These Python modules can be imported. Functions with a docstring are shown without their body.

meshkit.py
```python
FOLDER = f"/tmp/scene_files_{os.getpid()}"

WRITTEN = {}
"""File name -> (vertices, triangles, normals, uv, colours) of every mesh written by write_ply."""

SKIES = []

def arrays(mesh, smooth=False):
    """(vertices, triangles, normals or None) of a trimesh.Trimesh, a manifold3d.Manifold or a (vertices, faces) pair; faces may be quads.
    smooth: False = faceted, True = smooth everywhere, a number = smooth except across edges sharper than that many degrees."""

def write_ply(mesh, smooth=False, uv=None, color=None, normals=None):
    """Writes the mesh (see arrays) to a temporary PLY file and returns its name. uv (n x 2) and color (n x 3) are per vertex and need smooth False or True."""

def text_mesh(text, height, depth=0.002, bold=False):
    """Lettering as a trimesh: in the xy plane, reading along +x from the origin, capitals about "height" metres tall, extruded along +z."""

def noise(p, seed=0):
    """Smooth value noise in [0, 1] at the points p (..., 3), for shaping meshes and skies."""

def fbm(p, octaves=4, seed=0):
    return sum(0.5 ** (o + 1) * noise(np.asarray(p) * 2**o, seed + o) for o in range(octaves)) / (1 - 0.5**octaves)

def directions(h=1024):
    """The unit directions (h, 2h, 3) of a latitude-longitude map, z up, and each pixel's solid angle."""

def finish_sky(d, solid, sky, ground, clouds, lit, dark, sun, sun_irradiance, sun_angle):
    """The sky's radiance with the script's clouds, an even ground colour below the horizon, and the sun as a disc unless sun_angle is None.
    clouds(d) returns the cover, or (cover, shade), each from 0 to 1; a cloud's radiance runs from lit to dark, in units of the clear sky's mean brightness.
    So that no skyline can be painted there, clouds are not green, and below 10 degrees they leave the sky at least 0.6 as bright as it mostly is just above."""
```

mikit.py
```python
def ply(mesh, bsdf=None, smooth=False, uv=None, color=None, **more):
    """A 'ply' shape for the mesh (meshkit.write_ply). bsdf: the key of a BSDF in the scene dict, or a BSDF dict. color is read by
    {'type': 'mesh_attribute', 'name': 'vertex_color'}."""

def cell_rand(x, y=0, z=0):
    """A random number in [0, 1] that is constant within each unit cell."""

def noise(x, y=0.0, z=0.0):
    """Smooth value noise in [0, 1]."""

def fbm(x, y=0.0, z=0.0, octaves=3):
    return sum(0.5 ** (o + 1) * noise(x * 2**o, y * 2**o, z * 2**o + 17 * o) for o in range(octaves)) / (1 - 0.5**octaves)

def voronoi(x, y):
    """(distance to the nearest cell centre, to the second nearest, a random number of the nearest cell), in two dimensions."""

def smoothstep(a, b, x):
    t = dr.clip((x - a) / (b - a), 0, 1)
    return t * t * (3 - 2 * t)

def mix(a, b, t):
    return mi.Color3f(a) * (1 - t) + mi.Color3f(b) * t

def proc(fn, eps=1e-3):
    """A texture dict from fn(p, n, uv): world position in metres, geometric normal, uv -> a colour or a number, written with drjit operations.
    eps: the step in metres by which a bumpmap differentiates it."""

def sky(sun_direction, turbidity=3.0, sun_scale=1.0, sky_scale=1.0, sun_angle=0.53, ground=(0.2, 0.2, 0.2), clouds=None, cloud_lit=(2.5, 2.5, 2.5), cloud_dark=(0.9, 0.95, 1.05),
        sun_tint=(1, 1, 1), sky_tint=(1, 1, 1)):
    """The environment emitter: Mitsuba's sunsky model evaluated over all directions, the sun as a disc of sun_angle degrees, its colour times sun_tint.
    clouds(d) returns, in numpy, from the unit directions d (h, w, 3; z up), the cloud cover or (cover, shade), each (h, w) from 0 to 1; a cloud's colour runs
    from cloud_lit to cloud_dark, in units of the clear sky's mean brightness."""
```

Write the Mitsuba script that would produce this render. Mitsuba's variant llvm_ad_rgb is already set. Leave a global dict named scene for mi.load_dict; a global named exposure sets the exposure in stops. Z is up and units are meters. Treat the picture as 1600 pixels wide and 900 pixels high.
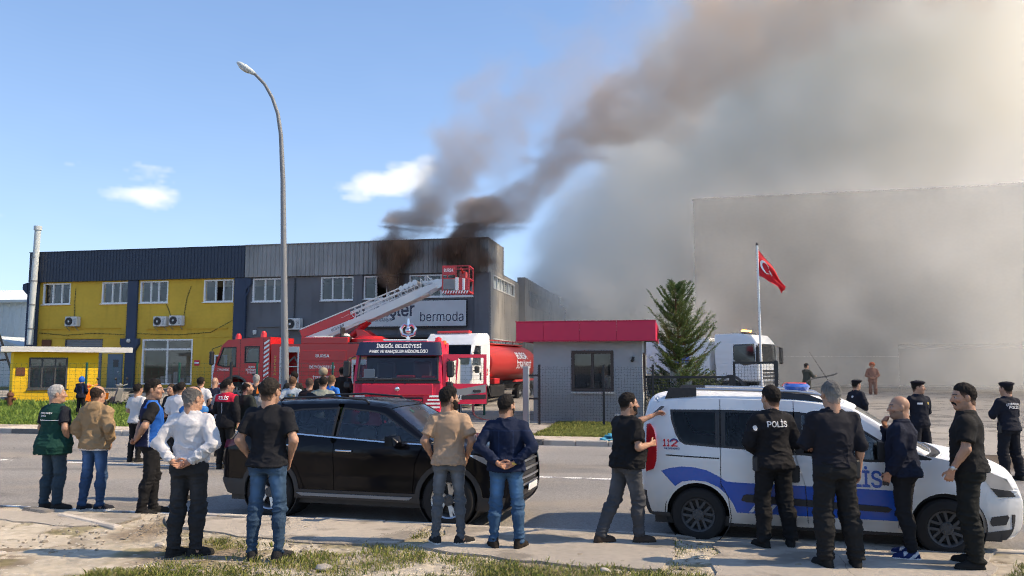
import math, random
import numpy as np, trimesh, manifold3d as m3, drjit as dr, mitsuba as mi, mikit, meshkit
from shapely.geometry import Polygon, LineString, Point, box as sbox
from shapely import affinity
from shapely.ops import unary_union

T = mi.ScalarTransform4f
scene, labels = {}, {}
rng = np.random.default_rng(7)
random.seed(7)

# ------------------------------------------------------------------ camera, sky, exposure
PITCH = math.atan(122 / 1250)
scene['camera'] = {'type': 'perspective', 'fov': 2 * math.degrees(math.atan(800 / 1250)), 'fov_axis': 'x', 'near_clip': 0.1, 'far_clip': 4000.0,
                   'to_world': T().look_at(origin=[0, 0, 2.05], target=[0, math.cos(PITCH), 2.05 + math.sin(PITCH)], up=[0, 0, 1])}
SUN_EL, SUN_AZ = math.radians(44), math.radians(-8)
SUN = [math.cos(SUN_EL) * math.cos(SUN_AZ), math.cos(SUN_EL) * math.sin(SUN_AZ), math.sin(SUN_EL)]


def cloud_cover(d):
    az = np.degrees(np.arctan2(d[..., 0], d[..., 1]))
    el = np.degrees(np.arcsin(np.clip(d[..., 2], -1, 1)))
    n = meshkit.fbm(np.stack([az / 3.0, el / 1.3, az * 0 + 2.0], -1), 5, 4)
    m = meshkit.fbm(np.stack([az / 16.0, el / 6.0, az * 0 + 9.0], -1), 2, 21)
    low = np.clip(1 - np.abs(el - 11.5) / 6.0, 0, 1)
    cover = np.clip((n - 0.5) * 5.0 + (m - 0.95) * 6.0, 0, 0.5) * low
    for (a0, e0, wa, we) in ((-25.8, 11.2, 3.2, 1.1), (-9.6, 12.6, 3.6, 1.5), (-8.0, 13.4, 2.0, 1.2)):
        g = np.exp(-((az - a0) / wa) ** 2 - ((el - e0) / we) ** 2)
        cover = np.maximum(cover, np.clip((g * 1.25 + (n - 0.5) * 2.2 - 0.38) * 1.3, 0, 0.85) * (g > 0.05))
    hz = 0.04 + np.exp(-np.clip(el, 0, 90) / 12.0) * 0.27      # thin bright veil towards the horizon
    return np.maximum(cover, hz), np.clip(0.25 + (n - 0.5) * 0.3, 0, 0.5)


scene['sky'] = mikit.sky(SUN, turbidity=3.0, sun_scale=0.64, sun_tint=(1.0, 0.972, 0.915), sky_tint=(0.90, 0.985, 1.08), clouds=cloud_cover, cloud_lit=(2.6, 2.6, 2.6), cloud_dark=(1.5, 1.6, 1.75), ground=(0.18, 0.17, 0.15))
exposure = 2.5


# ------------------------------------------------------------------ frames
def frame(deg, x=0.0, y=0.0, z=0.0, scale=1.0):
    a = math.radians(deg)
    c, s = math.cos(a) * scale, math.sin(a) * scale
    return np.array([[c, -s, 0, x], [s, c, 0, y], [0, 0, scale, z], [0, 0, 0, 1.0]])


ROAD = frame(-13)                       # s along the road (to the right), t across it (away from the camera)
FAC = frame(-11.45, -1.29, 42.0)        # front of the factory row: a along it (0 at its right corner), w behind it
WARE = frame(-13.24, 11.5, 50.0)        # front of the big hall


def road(s, t, z=0.0):
    return (ROAD @ [s, t, z, 1])[:3]


def st(x, y):
    a = math.radians(13)
    return x * math.cos(a) - y * math.sin(a), x * math.sin(a) + y * math.cos(a)


# ------------------------------------------------------------------ materials
def rgb(c):
    return {'type': 'rgb', 'value': [float(v) for v in c]}


def mat(name, color, rough=0.6, metal=0.0, coat=0.0, spec=0.5, two=True, bump=None):
    d = {'type': 'principled', 'base_color': color if isinstance(color, dict) else rgb(color), 'roughness': float(rough), 'metallic': float(metal), 'specular': float(spec)}
    if coat:
        d['clearcoat'] = float(coat)
        d['clearcoat_gloss'] = 0.95
    if bump is not None:
        d = {'type': 'bumpmap', 'arbitrary': bump[0], 'scale': float(bump[1]), 'bsdf': d}
    scene[name] = {'type': 'twosided', 'b': d} if two else d
    return name


N, FB, MIX, SS = mikit.noise, mikit.fbm, mikit.mix, mikit.smoothstep
ATTR = {'type': 'mesh_attribute', 'name': 'vertex_color'}
mat('m_cloth', ATTR, 0.85, spec=0.25)
mat('m_skin', ATTR, 0.5, spec=0.4)
mat('m_leaf', ATTR, 0.6, spec=0.3)
mat('m_black', (0.02, 0.02, 0.022), 0.5)
mat('m_rubber', (0.022, 0.022, 0.023), 0.85, spec=0.3)
mat('m_darkgrey', (0.06, 0.062, 0.066), 0.6)
mat('m_midgrey', (0.22, 0.225, 0.23), 0.55)
mat('m_white', (0.78, 0.78, 0.77), 0.45)
mat('m_offwhite', (0.6, 0.6, 0.58), 0.6)
mat('m_steel', (0.55, 0.56, 0.58), 0.35, metal=0.9)
mat('m_chrome', (0.75, 0.75, 0.76), 0.12, metal=1.0)
mat('m_galv', (0.22, 0.23, 0.24), 0.6, metal=0.2)
mat('m_ladder', (0.62, 0.63, 0.64), 0.45, metal=0.2)
mat('m_firered', (0.5, 0.018, 0.022), 0.3, coat=0.6)
mat('m_truckred', (0.62, 0.012, 0.05), 0.28, coat=0.7)
mat('m_fasciared', (0.56, 0.02, 0.07), 0.5)
mat('m_tankred', (0.42, 0.03, 0.025), 0.3, coat=0.5)
mat('m_redlamp', (0.75, 0.03, 0.03), 0.2, coat=0.6)
mat('m_taillamp', (0.45, 0.008, 0.015), 0.12, coat=1.0)
mat('m_darklamp', (0.10, 0.004, 0.006), 0.15, coat=0.6)
mat('m_bluelamp', (0.03, 0.1, 0.42), 0.15, coat=1.0)
mat('m_navy', (0.015, 0.02, 0.05), 0.4, coat=0.3)
mat('m_policeblue', (0.004, 0.075, 0.42), 0.3, coat=0.6)
mat('m_carblack', (0.004, 0.0045, 0.0075), 0.14, coat=0.12, spec=0.22)
mat('m_plastic', (0.028, 0.028, 0.03), 0.55)
mat('m_lightlens', (0.5, 0.52, 0.55), 0.08, metal=0.6, coat=1.0)
mat('m_dim', (0.05, 0.055, 0.06), 0.7)
mat('m_interior', (0.05, 0.048, 0.045), 0.8)
mat('m_seat', (0.3, 0.28, 0.25), 0.8)
mat('m_signblue', (0.02, 0.05, 0.2), 0.5)
mat('m_textred', (0.6, 0.02, 0.03), 0.5)
mat('m_gold', (0.6, 0.42, 0.08), 0.5)
mat('m_orange', (0.8, 0.2, 0.02), 0.35, coat=0.5)
mat('m_green', (0.01, 0.085, 0.06), 0.45)
mat('m_bluecloth', (0.05, 0.28, 0.42), 0.7)
mat('m_gravel', (0.25, 0.215, 0.17), 0.9)
mat('m_rust', (0.13, 0.05, 0.025), 0.8)
mat('m_windowdark', (0.016, 0.018, 0.022), 0.06, spec=0.7)
scene['m_glass'] = {'type': 'thindielectric', 'int_ior': 1.5}
scene['m_tint'] = {'type': 'thindielectric', 'int_ior': 1.5, 'specular_transmittance': rgb((0.5, 0.53, 0.55)), 'specular_reflectance': rgb((0.75, 0.75, 0.75))}
scene['m_darktint'] = {'type': 'thindielectric', 'int_ior': 1.5, 'specular_transmittance': rgb((0.05, 0.055, 0.06)), 'specular_reflectance': rgb((0.3, 0.3, 0.3))}


def wall_color(base, seed, stain=0.25, streak=0.0):
    def fn(p, n, uv):
        a = FB(p.x * 0.55 + seed, p.y * 0.55, p.z * 0.55, 4)
        b = N(p.x * 5.0 + seed, p.y * 5.0, p.z * 0.55)
        g = FB(p.x * 9.0, p.y * 9.0, p.z * 9.0 + seed, 2)
        k = 1.0 - stain * (a - 0.5) - streak * SS(0.55, 0.95, b) + 0.10 * (g - 0.5)
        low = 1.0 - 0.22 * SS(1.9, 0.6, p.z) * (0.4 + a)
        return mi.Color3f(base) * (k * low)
    return mikit.proc(fn)


def grime(p, n, uv):
    a = FB(p.x * 2.2, p.y * 2.2, p.z * 3.0, 4)
    b = FB(p.x * 0.9, p.y * 0.9, p.z * 6.0 + 5.0, 3)
    low = SS(0.75, 0.22, p.z) * (0.25 + 0.75 * a) + 0.10 * SS(0.5, 0.75, b)
    return MIX((0.68, 0.70, 0.72), (0.36, 0.32, 0.26), dr.minimum(low, 0.8))


mat('m_vanwhite', mikit.proc(grime), 0.3, coat=0.7)


def plaster_bump():
    return mikit.proc(lambda p, n, uv: FB(p.x * 14, p.y * 14, p.z * 14, 3), eps=0.004)


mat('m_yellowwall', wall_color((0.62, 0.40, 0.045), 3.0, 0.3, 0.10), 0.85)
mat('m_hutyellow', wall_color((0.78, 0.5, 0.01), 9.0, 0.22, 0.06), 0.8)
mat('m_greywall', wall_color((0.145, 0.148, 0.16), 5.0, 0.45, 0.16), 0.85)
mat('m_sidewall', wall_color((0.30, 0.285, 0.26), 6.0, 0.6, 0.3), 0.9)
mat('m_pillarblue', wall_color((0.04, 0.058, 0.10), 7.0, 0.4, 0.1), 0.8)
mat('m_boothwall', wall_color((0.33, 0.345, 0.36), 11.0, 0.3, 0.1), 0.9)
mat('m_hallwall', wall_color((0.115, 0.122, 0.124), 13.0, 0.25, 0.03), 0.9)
mat('m_farwall', wall_color((0.5, 0.55, 0.56), 15.0, 0.25, 0.1), 0.8)
mat('m_cladblue', wall_color((0.022, 0.034, 0.062), 17.0, 0.3, 0.1), 0.45)


def soot(p, n, uv):
    a = FB(p.x * 0.7, p.y * 0.7, p.z * 0.7, 4)
    b = N(p.x * 4.0, p.y * 4.0, p.z * 0.4)
    base = mi.Color3f(0.30, 0.295, 0.285) * (1.12 - 0.5 * (a - 0.4) - 0.2 * b)
    # soot licked up the cladding above the two burning windows and at its left end
    def lick(x0, z0, w, h):
        return dr.exp(-dr.square((p.x - x0 - (p.z - z0) * 0.35) / w) - dr.square((p.z - z0 - 0.4) / h))
    s = lick(-6.6, 7.3, 1.0, 1.3) + lick(-3.2, 7.6, 1.6, 1.6) + 0.6 * lick(-14.6, 8.3, 0.7, 0.6)
    s = dr.minimum(s * (0.5 + a), 1.0) * 0.6
    return MIX(base, (0.02, 0.017, 0.015), s)


mat('m_cladgrey', mikit.proc(soot), 0.5, metal=0.15)


def asphalt(p, n, uv):
    a = FB(p.x * 0.35, p.y * 0.35, 3.0, 4)
    g = N(p.x * 55, p.y * 55, 1.0)
    f1, f2, r = mikit.voronoi(p.x * 0.42 + 0.8 * FB(p.x * 1.3, p.y * 1.3, 0.0, 3), p.y * 0.62 + 0.8 * FB(p.x * 1.3, p.y * 1.3, 7.0, 3))
    zone = SS(0.5, 0.62, FB(p.x * 0.16 + 3.1, p.y * 0.16, 5.0, 2))
    crack = SS(0.022, 0.004, f2 - f1) * zone
    lane = 0.5 + 0.5 * dr.cos((p.x * 0.225 + p.y * 0.974 - 10.0) * 2.35)
    tar = SS(0.62, 0.7, FB(p.x * 0.23, p.y * 0.8, 11.0, 3))
    k = 0.82 + 0.42 * (a - 0.5) + 0.35 * (g - 0.5) + 0.08 * lane
    c = mi.Color3f(0.245, 0.232, 0.218) * k
    dirt = SS(0.5, 0.8, FB(p.x * 0.5, p.y * 0.9, 23.0, 4)) * 0.35
    c = MIX(c, (0.30, 0.25, 0.19), dirt)
    wet = SS(5.2, 6.6, p.x * 0.974 - p.y * 0.225) * SS(17.2, 18.0, p.x * 0.225 + p.y * 0.974) * SS(21.3, 20.4, p.x * 0.225 + p.y * 0.974)
    c = MIX(c, mi.Color3f(0.085, 0.062, 0.042) * (0.7 + 0.7 * a), wet * SS(0.30, 0.42, FB(p.x * 0.55, p.y * 1.1, 31.0, 3)))
    c = c * (1.0 - 0.22 * tar)
    return c * (1.0 - 0.7 * crack)


mat('m_asphalt', mikit.proc(asphalt), 0.8, spec=0.3, bump=(mikit.proc(lambda p, n, uv: N(p.x * 60, p.y * 60, 0.0) + 0.6 * N(p.x * 25, p.y * 25, 2.0), eps=0.004), 0.004))


def dirt(p, n, uv):
    a = FB(p.x * 0.9, p.y * 0.9, 1.0, 4)
    g = FB(p.x * 12, p.y * 12, 2.0, 3)
    q = FB(p.x * 3.1, p.y * 3.1, 6.0, 4)
    f1, f2, r = mikit.voronoi(p.x * 9 + 2.0 * g, p.y * 9 + 2.0 * q)
    peb = SS(0.30, 0.16, f1) * SS(0.62, 0.72, r)
    c = MIX((0.195, 0.16, 0.12), (0.37, 0.33, 0.265), SS(0.38, 0.62, a))
    c = c * (0.62 + 0.42 * g + 0.34 * q)
    gr = SS(0.50, 0.64, FB(p.x * 1.7 + 5, p.y * 1.7, 8.0, 4))
    c = MIX(c, mi.Color3f(0.14, 0.125, 0.05) * (0.6 + 0.8 * g), gr * 0.6)
    crust = SS(0.6, 0.63, FB(p.x * 1.1 + 9, p.y * 1.5, 3.0, 4))     # remains of an old screed
    c = MIX(c, mi.Color3f(0.46, 0.41, 0.33) * (0.8 + 0.4 * g), crust * 0.7)
    return MIX(c, mi.Color3f(0.42, 0.39, 0.34) * (0.6 + 0.6 * r), peb * 0.6)


mat('m_dirt', mikit.proc(dirt), 0.95, spec=0.1, bump=(mikit.proc(lambda p, n, uv: FB(p.x * 9, p.y * 9, 0.0, 4), eps=0.006), 0.05))


def soil(p, n, uv):
    a = FB(p.x * 0.6, p.y * 0.6, 1.0, 4)
    g = FB(p.x * 7, p.y * 7, 2.0, 3)
    return MIX((0.10, 0.10, 0.03), (0.2, 0.16, 0.075), SS(0.4, 0.65, a)) * (0.6 + 0.8 * g)


mat('m_soil', mikit.proc(soil), 0.95, spec=0.1)


def concrete(c0, seed):
    def fn(p, n, uv):
        a = FB(p.x * 0.8 + seed, p.y * 0.8, p.z, 4)
        g = FB(p.x * 16, p.y * 16, p.z * 16 + seed, 3)
        st_ = SS(0.56, 0.7, FB(p.x * 1.6, p.y * 2.2, seed, 4))
        f1, f2, r = mikit.voronoi(p.x * 0.8 + 0.7 * a, p.y * 0.8 + 0.5 * g)
        crack = SS(0.014, 0.003, f2 - f1) * SS(0.5, 0.62, FB(p.x * 0.5, p.y * 0.5, seed + 3.0, 2))
        return mi.Color3f(c0) * ((0.78 + 0.35 * a + 0.2 * (g - 0.5)) * (1.0 - 0.35 * st_) * (1.0 - 0.55 * crack))
    return mikit.proc(fn)


mat('m_slab', concrete((0.355, 0.32, 0.275), 2.0), 0.9, spec=0.2)
mat('m_kerb', concrete((0.46, 0.42, 0.37), 4.0), 0.9, spec=0.2)
mat('m_kerbdark', concrete((0.17, 0.16, 0.15), 4.5), 0.9, spec=0.2)
mat('m_paving', concrete((0.42, 0.37, 0.31), 6.0), 0.9, spec=0.2)
mat('m_apron', concrete((0.31, 0.285, 0.25), 8.0), 0.85, spec=0.25)
mat('m_yard', concrete((0.23, 0.215, 0.195), 12.0), 0.85, spec=0.25)


def worn_paint(p, n, uv):
    g = FB(p.x * 6, p.y * 6, 3.0, 4)
    return MIX((0.27, 0.255, 0.24), (0.72, 0.71, 0.68), SS(0.36, 0.52, g))


mat('m_roadpaint', mikit.proc(worn_paint), 0.75)


def board_white(p, n, uv):
    a = FB(p.x * 1.2, p.y * 1.2, p.z * 1.2, 3)
    return mi.Color3f(0.60, 0.62, 0.62) * (1.05 - 0.25 * a)


mat('m_board', mikit.proc(board_white), 0.6)


# ------------------------------------------------------------------ scene entries
COUNT = {}


def fresh(key):
    n = COUNT.get(key, 0)
    COUNT[key] = n + 1
    return key if n == 0 else f'{key}_{n:03d}'


def thing(name, label, cat, group=None, kind=None):
    key = fresh(name)
    labels[key] = {'label': label, 'category': cat}
    if group:
        labels[key]['group'] = group
    if kind:
        labels[key]['kind'] = kind
    return key


def structure(name):
    key = fresh(name)
    labels[key] = {'kind': 'structure'}
    return key


def tm(mesh):
    if isinstance(mesh, trimesh.Trimesh):
        return mesh
    if hasattr(mesh, 'to_mesh'):
        m = mesh.to_mesh()
        return trimesh.Trimesh(m.vert_properties[:, :3], m.tri_verts, process=False)
    return trimesh.Trimesh(*meshkit.arrays(mesh)[:2], process=False)


def put(holder, name, mesh, m, xf=None, smooth=False, color=None, label=None, kind=None):
    """One entry of the scene: the thing itself when name is None, else a part under its holder."""
    key = holder if name is None else fresh(f'{holder}__{name}')
    more = {} if xf is None else {'to_world': T(np.asarray(xf, float))}
    scene[key] = mikit.ply(mesh, m, smooth=smooth, color=color, **more)
    if label or kind:
        labels.setdefault(key, {})
        if label:
            labels[key]['label'] = label
        if kind:
            labels[key]['kind'] = kind
    return key


def again(holder, name, shape, xf, m=None):
    """A copy of a shape dict under another holder or place."""
    key = fresh(f'{holder}__{name}')
    d = dict(shape)
    if xf is not None:
        d['to_world'] = T(np.asarray(xf, float))
    if m:
        d['bsdf'] = {'type': 'ref', 'id': m}
    scene[key] = d
    return key


# ------------------------------------------------------------------ mesh helpers
def cat(*ms):
    out = []
    for m in ms:
        out += [tm(x) for x in (m if isinstance(m, (list, tuple)) else [m])]
    return trimesh.util.concatenate(out)


def move(mesh, xf):
    m = tm(mesh).copy()
    m.apply_transform(xf)
    return m


def bx(x0, x1, y0, y1, z0, z1, c=0.0):
    """A box, its edges chamfered by c."""
    if c <= 0:
        return trimesh.creation.box(bounds=[[x0, y0, z0], [x1, y1, z1]])
    c = min(c, (x1 - x0) * 0.45, (y1 - y0) * 0.45, (z1 - z0) * 0.45)
    pts = []
    for sx in (0, 1):
        for sy in (0, 1):
            for sz in (0, 1):
                p = np.array([(x0, x1)[sx], (y0, y1)[sy], (z0, z1)[sz]], float)
                d = np.array([1 - 2 * sx, 1 - 2 * sy, 1 - 2 * sz]) * c
                for k in range(3):
                    q = p + d
                    q[k] = p[k]
                    pts.append(q)
    return tm(m3.Manifold.hull_points(np.array(pts)))


def hull(pts):
    return tm(m3.Manifold.hull_points(np.array(pts, float)))


def tube(pts, r, n=8, caps=True):
    """A round bar along a polyline; r a number or one per point."""
    p = np.asarray(pts, float)
    r = np.broadcast_to(np.asarray(r, float), (len(p),))
    t = np.gradient(p, axis=0) if len(p) > 2 else np.repeat((p[1:] - p[:1]), 2, 0)
    t = t / (np.linalg.norm(t, axis=1, keepdims=True) + 1e-12)
    ref = np.array([0, 0, 1.0]) if abs(t[0, 2]) < 0.9 else np.array([1.0, 0, 0])
    v = []
    a = np.cross(t[0], ref)
    for i in range(len(p)):
        a = a - t[i] * (a @ t[i])
        a = a / (np.linalg.norm(a) + 1e-12)
        b = np.cross(t[i], a)
        ang = np.arange(n) * 2 * np.pi / n
        v.append(p[i] + r[i] * (np.cos(ang)[:, None] * a + np.sin(ang)[:, None] * b))
    v = np.vstack(v)
    f = []
    for i in range(len(p) - 1):
        for j in range(n):
            k = (j + 1) % n
            f += [[i * n + j, i * n + k, (i + 1) * n + k], [i * n + j, (i + 1) * n + k, (i + 1) * n + j]]
    if caps:
        m0, m1 = len(v), len(v) + 1
        v = np.vstack([v, p[0], p[-1]])
        e = (len(p) - 1) * n
        for j in range(n):
            k = (j + 1) % n
            f += [[m0, k, j], [m1, e + j, e + k]]
    return trimesh.Trimesh(v, np.array(f), process=False)


def bar(p0, p1, w, h=None):
    """A straight square-section bar."""
    h = h or w
    p0, p1 = np.array(p0, float), np.array(p1, float)
    d = p1 - p0
    L = np.linalg.norm(d)
    z = d / L
    ref = np.array([0, 0, 1.0]) if abs(z[2]) < 0.95 else np.array([0, 1.0, 0])
    x = np.cross(ref, z)
    x /= np.linalg.norm(x)
    y = np.cross(z, x)
    m = np.eye(4)
    m[:3, 0], m[:3, 1], m[:3, 2], m[:3, 3] = x, y, z, (p0 + p1) / 2
    b = trimesh.creation.box(extents=[w, h, L])
    b.apply_transform(m)
    return b


def lathe(profile, n=32, axis='z'):
    """profile: (radius, height) pairs, turned about z (or laid along y)."""
    m = trimesh.creation.revolve(np.asarray(profile, float), sections=n)
    if axis == 'y':
        m.apply_transform(np.array([[1, 0, 0, 0], [0, 0, 1, 0], [0, -1, 0, 0], [0, 0, 0, 1.0]]))
    if axis == 'x':
        m.apply_transform(np.array([[0, 0, 1, 0], [0, 1, 0, 0], [-1, 0, 0, 0], [0, 0, 0, 1.0]]))
    return m


def ellipsoid(c, r, n=2):
    m = trimesh.creation.icosphere(subdivisions=n)
    m.apply_scale(r)
    m.apply_translation(c)
    return m


def prism(poly, depth, plane='xz', at=0.0):
    """A shapely polygon (or list of points) as a slab. plane xz: runs from y = at to at + depth; xy: up from z = at; yz: from x = at."""
    poly = poly if hasattr(poly, 'geom_type') else Polygon(poly)
    gs = [g for g in getattr(poly, 'geoms', [poly]) if g.area > 1e-7]
    m = trimesh.util.concatenate([trimesh.creation.extrude_polygon(g, abs(depth), engine='earcut') for g in gs])
    v = m.vertices.copy()
    if depth < 0:
        v[:, 2] -= abs(depth)
    if plane == 'xz':
        m.vertices = np.stack([v[:, 0], v[:, 2] + at, v[:, 1]], 1)
        m.invert()
    elif plane == 'yz':
        m.vertices = np.stack([v[:, 2] + at, v[:, 0], v[:, 1]], 1)
    else:
        m.vertices = v + [0, 0, at]
    return m


def words(text, height, bold=True, depth=0.006):
    m = meshkit.text_mesh(text, height, depth, bold)
    return m


def words_xz(text, height, cx, z, y, bold=True, width=None, depth=0.006, mirror=False, slant=0.0, anchor='c'):
    """Lettering standing upright, facing -y, at y, centred on cx, feet at z."""
    m = words(text, height, bold, depth)
    v = m.vertices.copy()
    x0, x1 = v[:, 0].min(), v[:, 0].max()
    k = 1.0 if width is None else width / (x1 - x0)
    x = (v[:, 0] - (x0 + x1) / 2) * k + slant * v[:, 1]
    m.vertices = np.stack([cx + x, y - v[:, 2], z + v[:, 1]], 1)
    return m


# ================================================================== the setting: ground, road, pavements
def rise(t):
    return 0.14 + 0.62 * np.clip((np.asarray(t, float) - 24.0) / 19.0, 0, 1)


def sheet(name, m, s0, s1, t0, t1, zf, ds=1.0, dt=1.0, rough=0.0, seed=1, bulge=None, key=None):
    ss, tt = np.linspace(s0, s1, max(2, int((s1 - s0) / ds) + 1)), np.linspace(t0, t1, max(2, int((t1 - t0) / dt) + 1))
    S, Q = np.meshgrid(ss, tt)
    z = zf(S, Q) if callable(zf) else np.full(S.shape, float(zf))
    if rough:
        z = z + rough * (meshkit.fbm(np.stack([S * 0.9, Q * 0.9, S * 0], -1), 4, seed) - 0.5)
    v = np.stack([S, Q, z], -1).reshape(-1, 3)
    n = len(ss)
    i, j = np.meshgrid(np.arange(len(tt) - 1), np.arange(n - 1), indexing='ij')
    a = (i * n + j).ravel()
    f = np.vstack([np.stack([a, a + 1, a + n + 1], 1), np.stack([a, a + n + 1, a + n], 1)])
    return trimesh.Trimesh(v, f, process=False)


def flat_poly(pts, z, th=0.02, jag=0.0, seed=0, step=0.25):
    """An irregular slab on the ground from road-frame points; jag: how ragged its outline is."""
    ring = LineString(list(pts) + [pts[0]])
    n = int(ring.length / step)
    r = np.random.default_rng(seed)
    out = []
    for k in range(n):
        p = ring.interpolate(k * ring.length / n)
        out.append((p.x + jag * r.normal(), p.y + jag * r.normal()))
    poly = Polygon(out).buffer(0)
    if poly.geom_type != 'Polygon':
        poly = max(poly.geoms, key=lambda g: g.area)
    return prism(poly, th, 'xy', z - th)


k = structure('ground')
put(k, None, sheet('g', 'm', -700, 700, 20.9, 1500, lambda s, t: rise(t) - 0.3 + 0 * s, 50, 12), 'm_soil', ROAD)
k = structure('left_plot')
put(k, None, sheet('p', 'm', -70, -11.0, 22.3, 45, lambda s, t: rise(t) - 0.02 + 0 * s, 4, 1), 'm_soil', ROAD)
k = structure('lawn')
put(k, None, sheet('l', 'm', -4.62, 1.32, 21.98, 27.5, lambda s, t: rise(t) - 0.012 + 0 * s, 1, 0.5), 'm_soil', ROAD)
k = structure('verge')
put(k, None, sheet('v', 'm', -60, 60, -30, 9.78, lambda s, t: 0.045 + 0.03 * np.clip((8.2 - t) / 4, 0, 1), 0.24, 0.24, 0.04), 'm_dirt', ROAD, smooth=True)
k = structure('road')
put(k, None, sheet('r', 'm', -260, 260, 9.7, 20.95, 0.0, 20, 2), 'm_asphalt', ROAD)
for s0 in np.arange(-13.2 - 7.96 * 5, 60, 7.96):
    put(k, 'lane_line', bx(s0, s0 + 6.5, 14.80, 14.92, 0.0, 0.004), 'm_roadpaint', ROAD)
for s0 in np.arange(-60, 60, 10.0):
    put(k, 'edge_line', bx(s0, s0 + 9.97, 10.02, 10.1, 0.0, 0.004), 'm_roadpaint', ROAD) if s0 > -12 else None

# near pavement: big worn concrete slabs, flush with the road, with earth between them
k = structure('near_pavement')
slabs = [[(-7.0, 9.62), (-5.26, 9.78), (-3.36, 9.84), (-3.28, 9.26), (-3.35, 8.74), (-4.31, 8.5), (-5.4, 8.7), (-6.6, 9.1)],
         [(-3.02, 9.84), (-2.24, 9.84), (-1.22, 9.84), (-0.26, 9.82), (-0.30, 8.9), (-0.38, 8.2), (-1.23, 8.15), (-2.07, 8.34), (-3.1, 8.52), (-2.95, 9.1)],
         [(0.16, 9.84), (1.06, 9.84), (2.01, 9.84), (3.1, 9.84), (2.72, 8.74), (2.2, 7.9), (1.07, 7.3), (0.05, 7.3), (0.12, 8.3)],
         [(3.9, 9.84), (8.4, 9.84), (8.4, 7.5), (4.1, 7.7)],
         [(-9.4, 9.45), (-7.3, 9.6), (-7.1, 9.1), (-7.6, 8.75), (-9.3, 8.9)]]
for i, p in enumerate(slabs):
    put(k, 'slab', flat_poly(p, 0.068, 0.09, 0.035, 11 + i), 'm_slab', ROAD)
rr = np.random.default_rng(3)
for i in range(13):
    s0 = -6.9 + i * 0.98
    put(k, 'edge_stone', bx(s0, s0 + 0.965, 9.86, 9.97, -0.05, 0.062 + rr.uniform(-0.008, 0.008), 0.012), 'm_kerb', ROAD)
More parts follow.
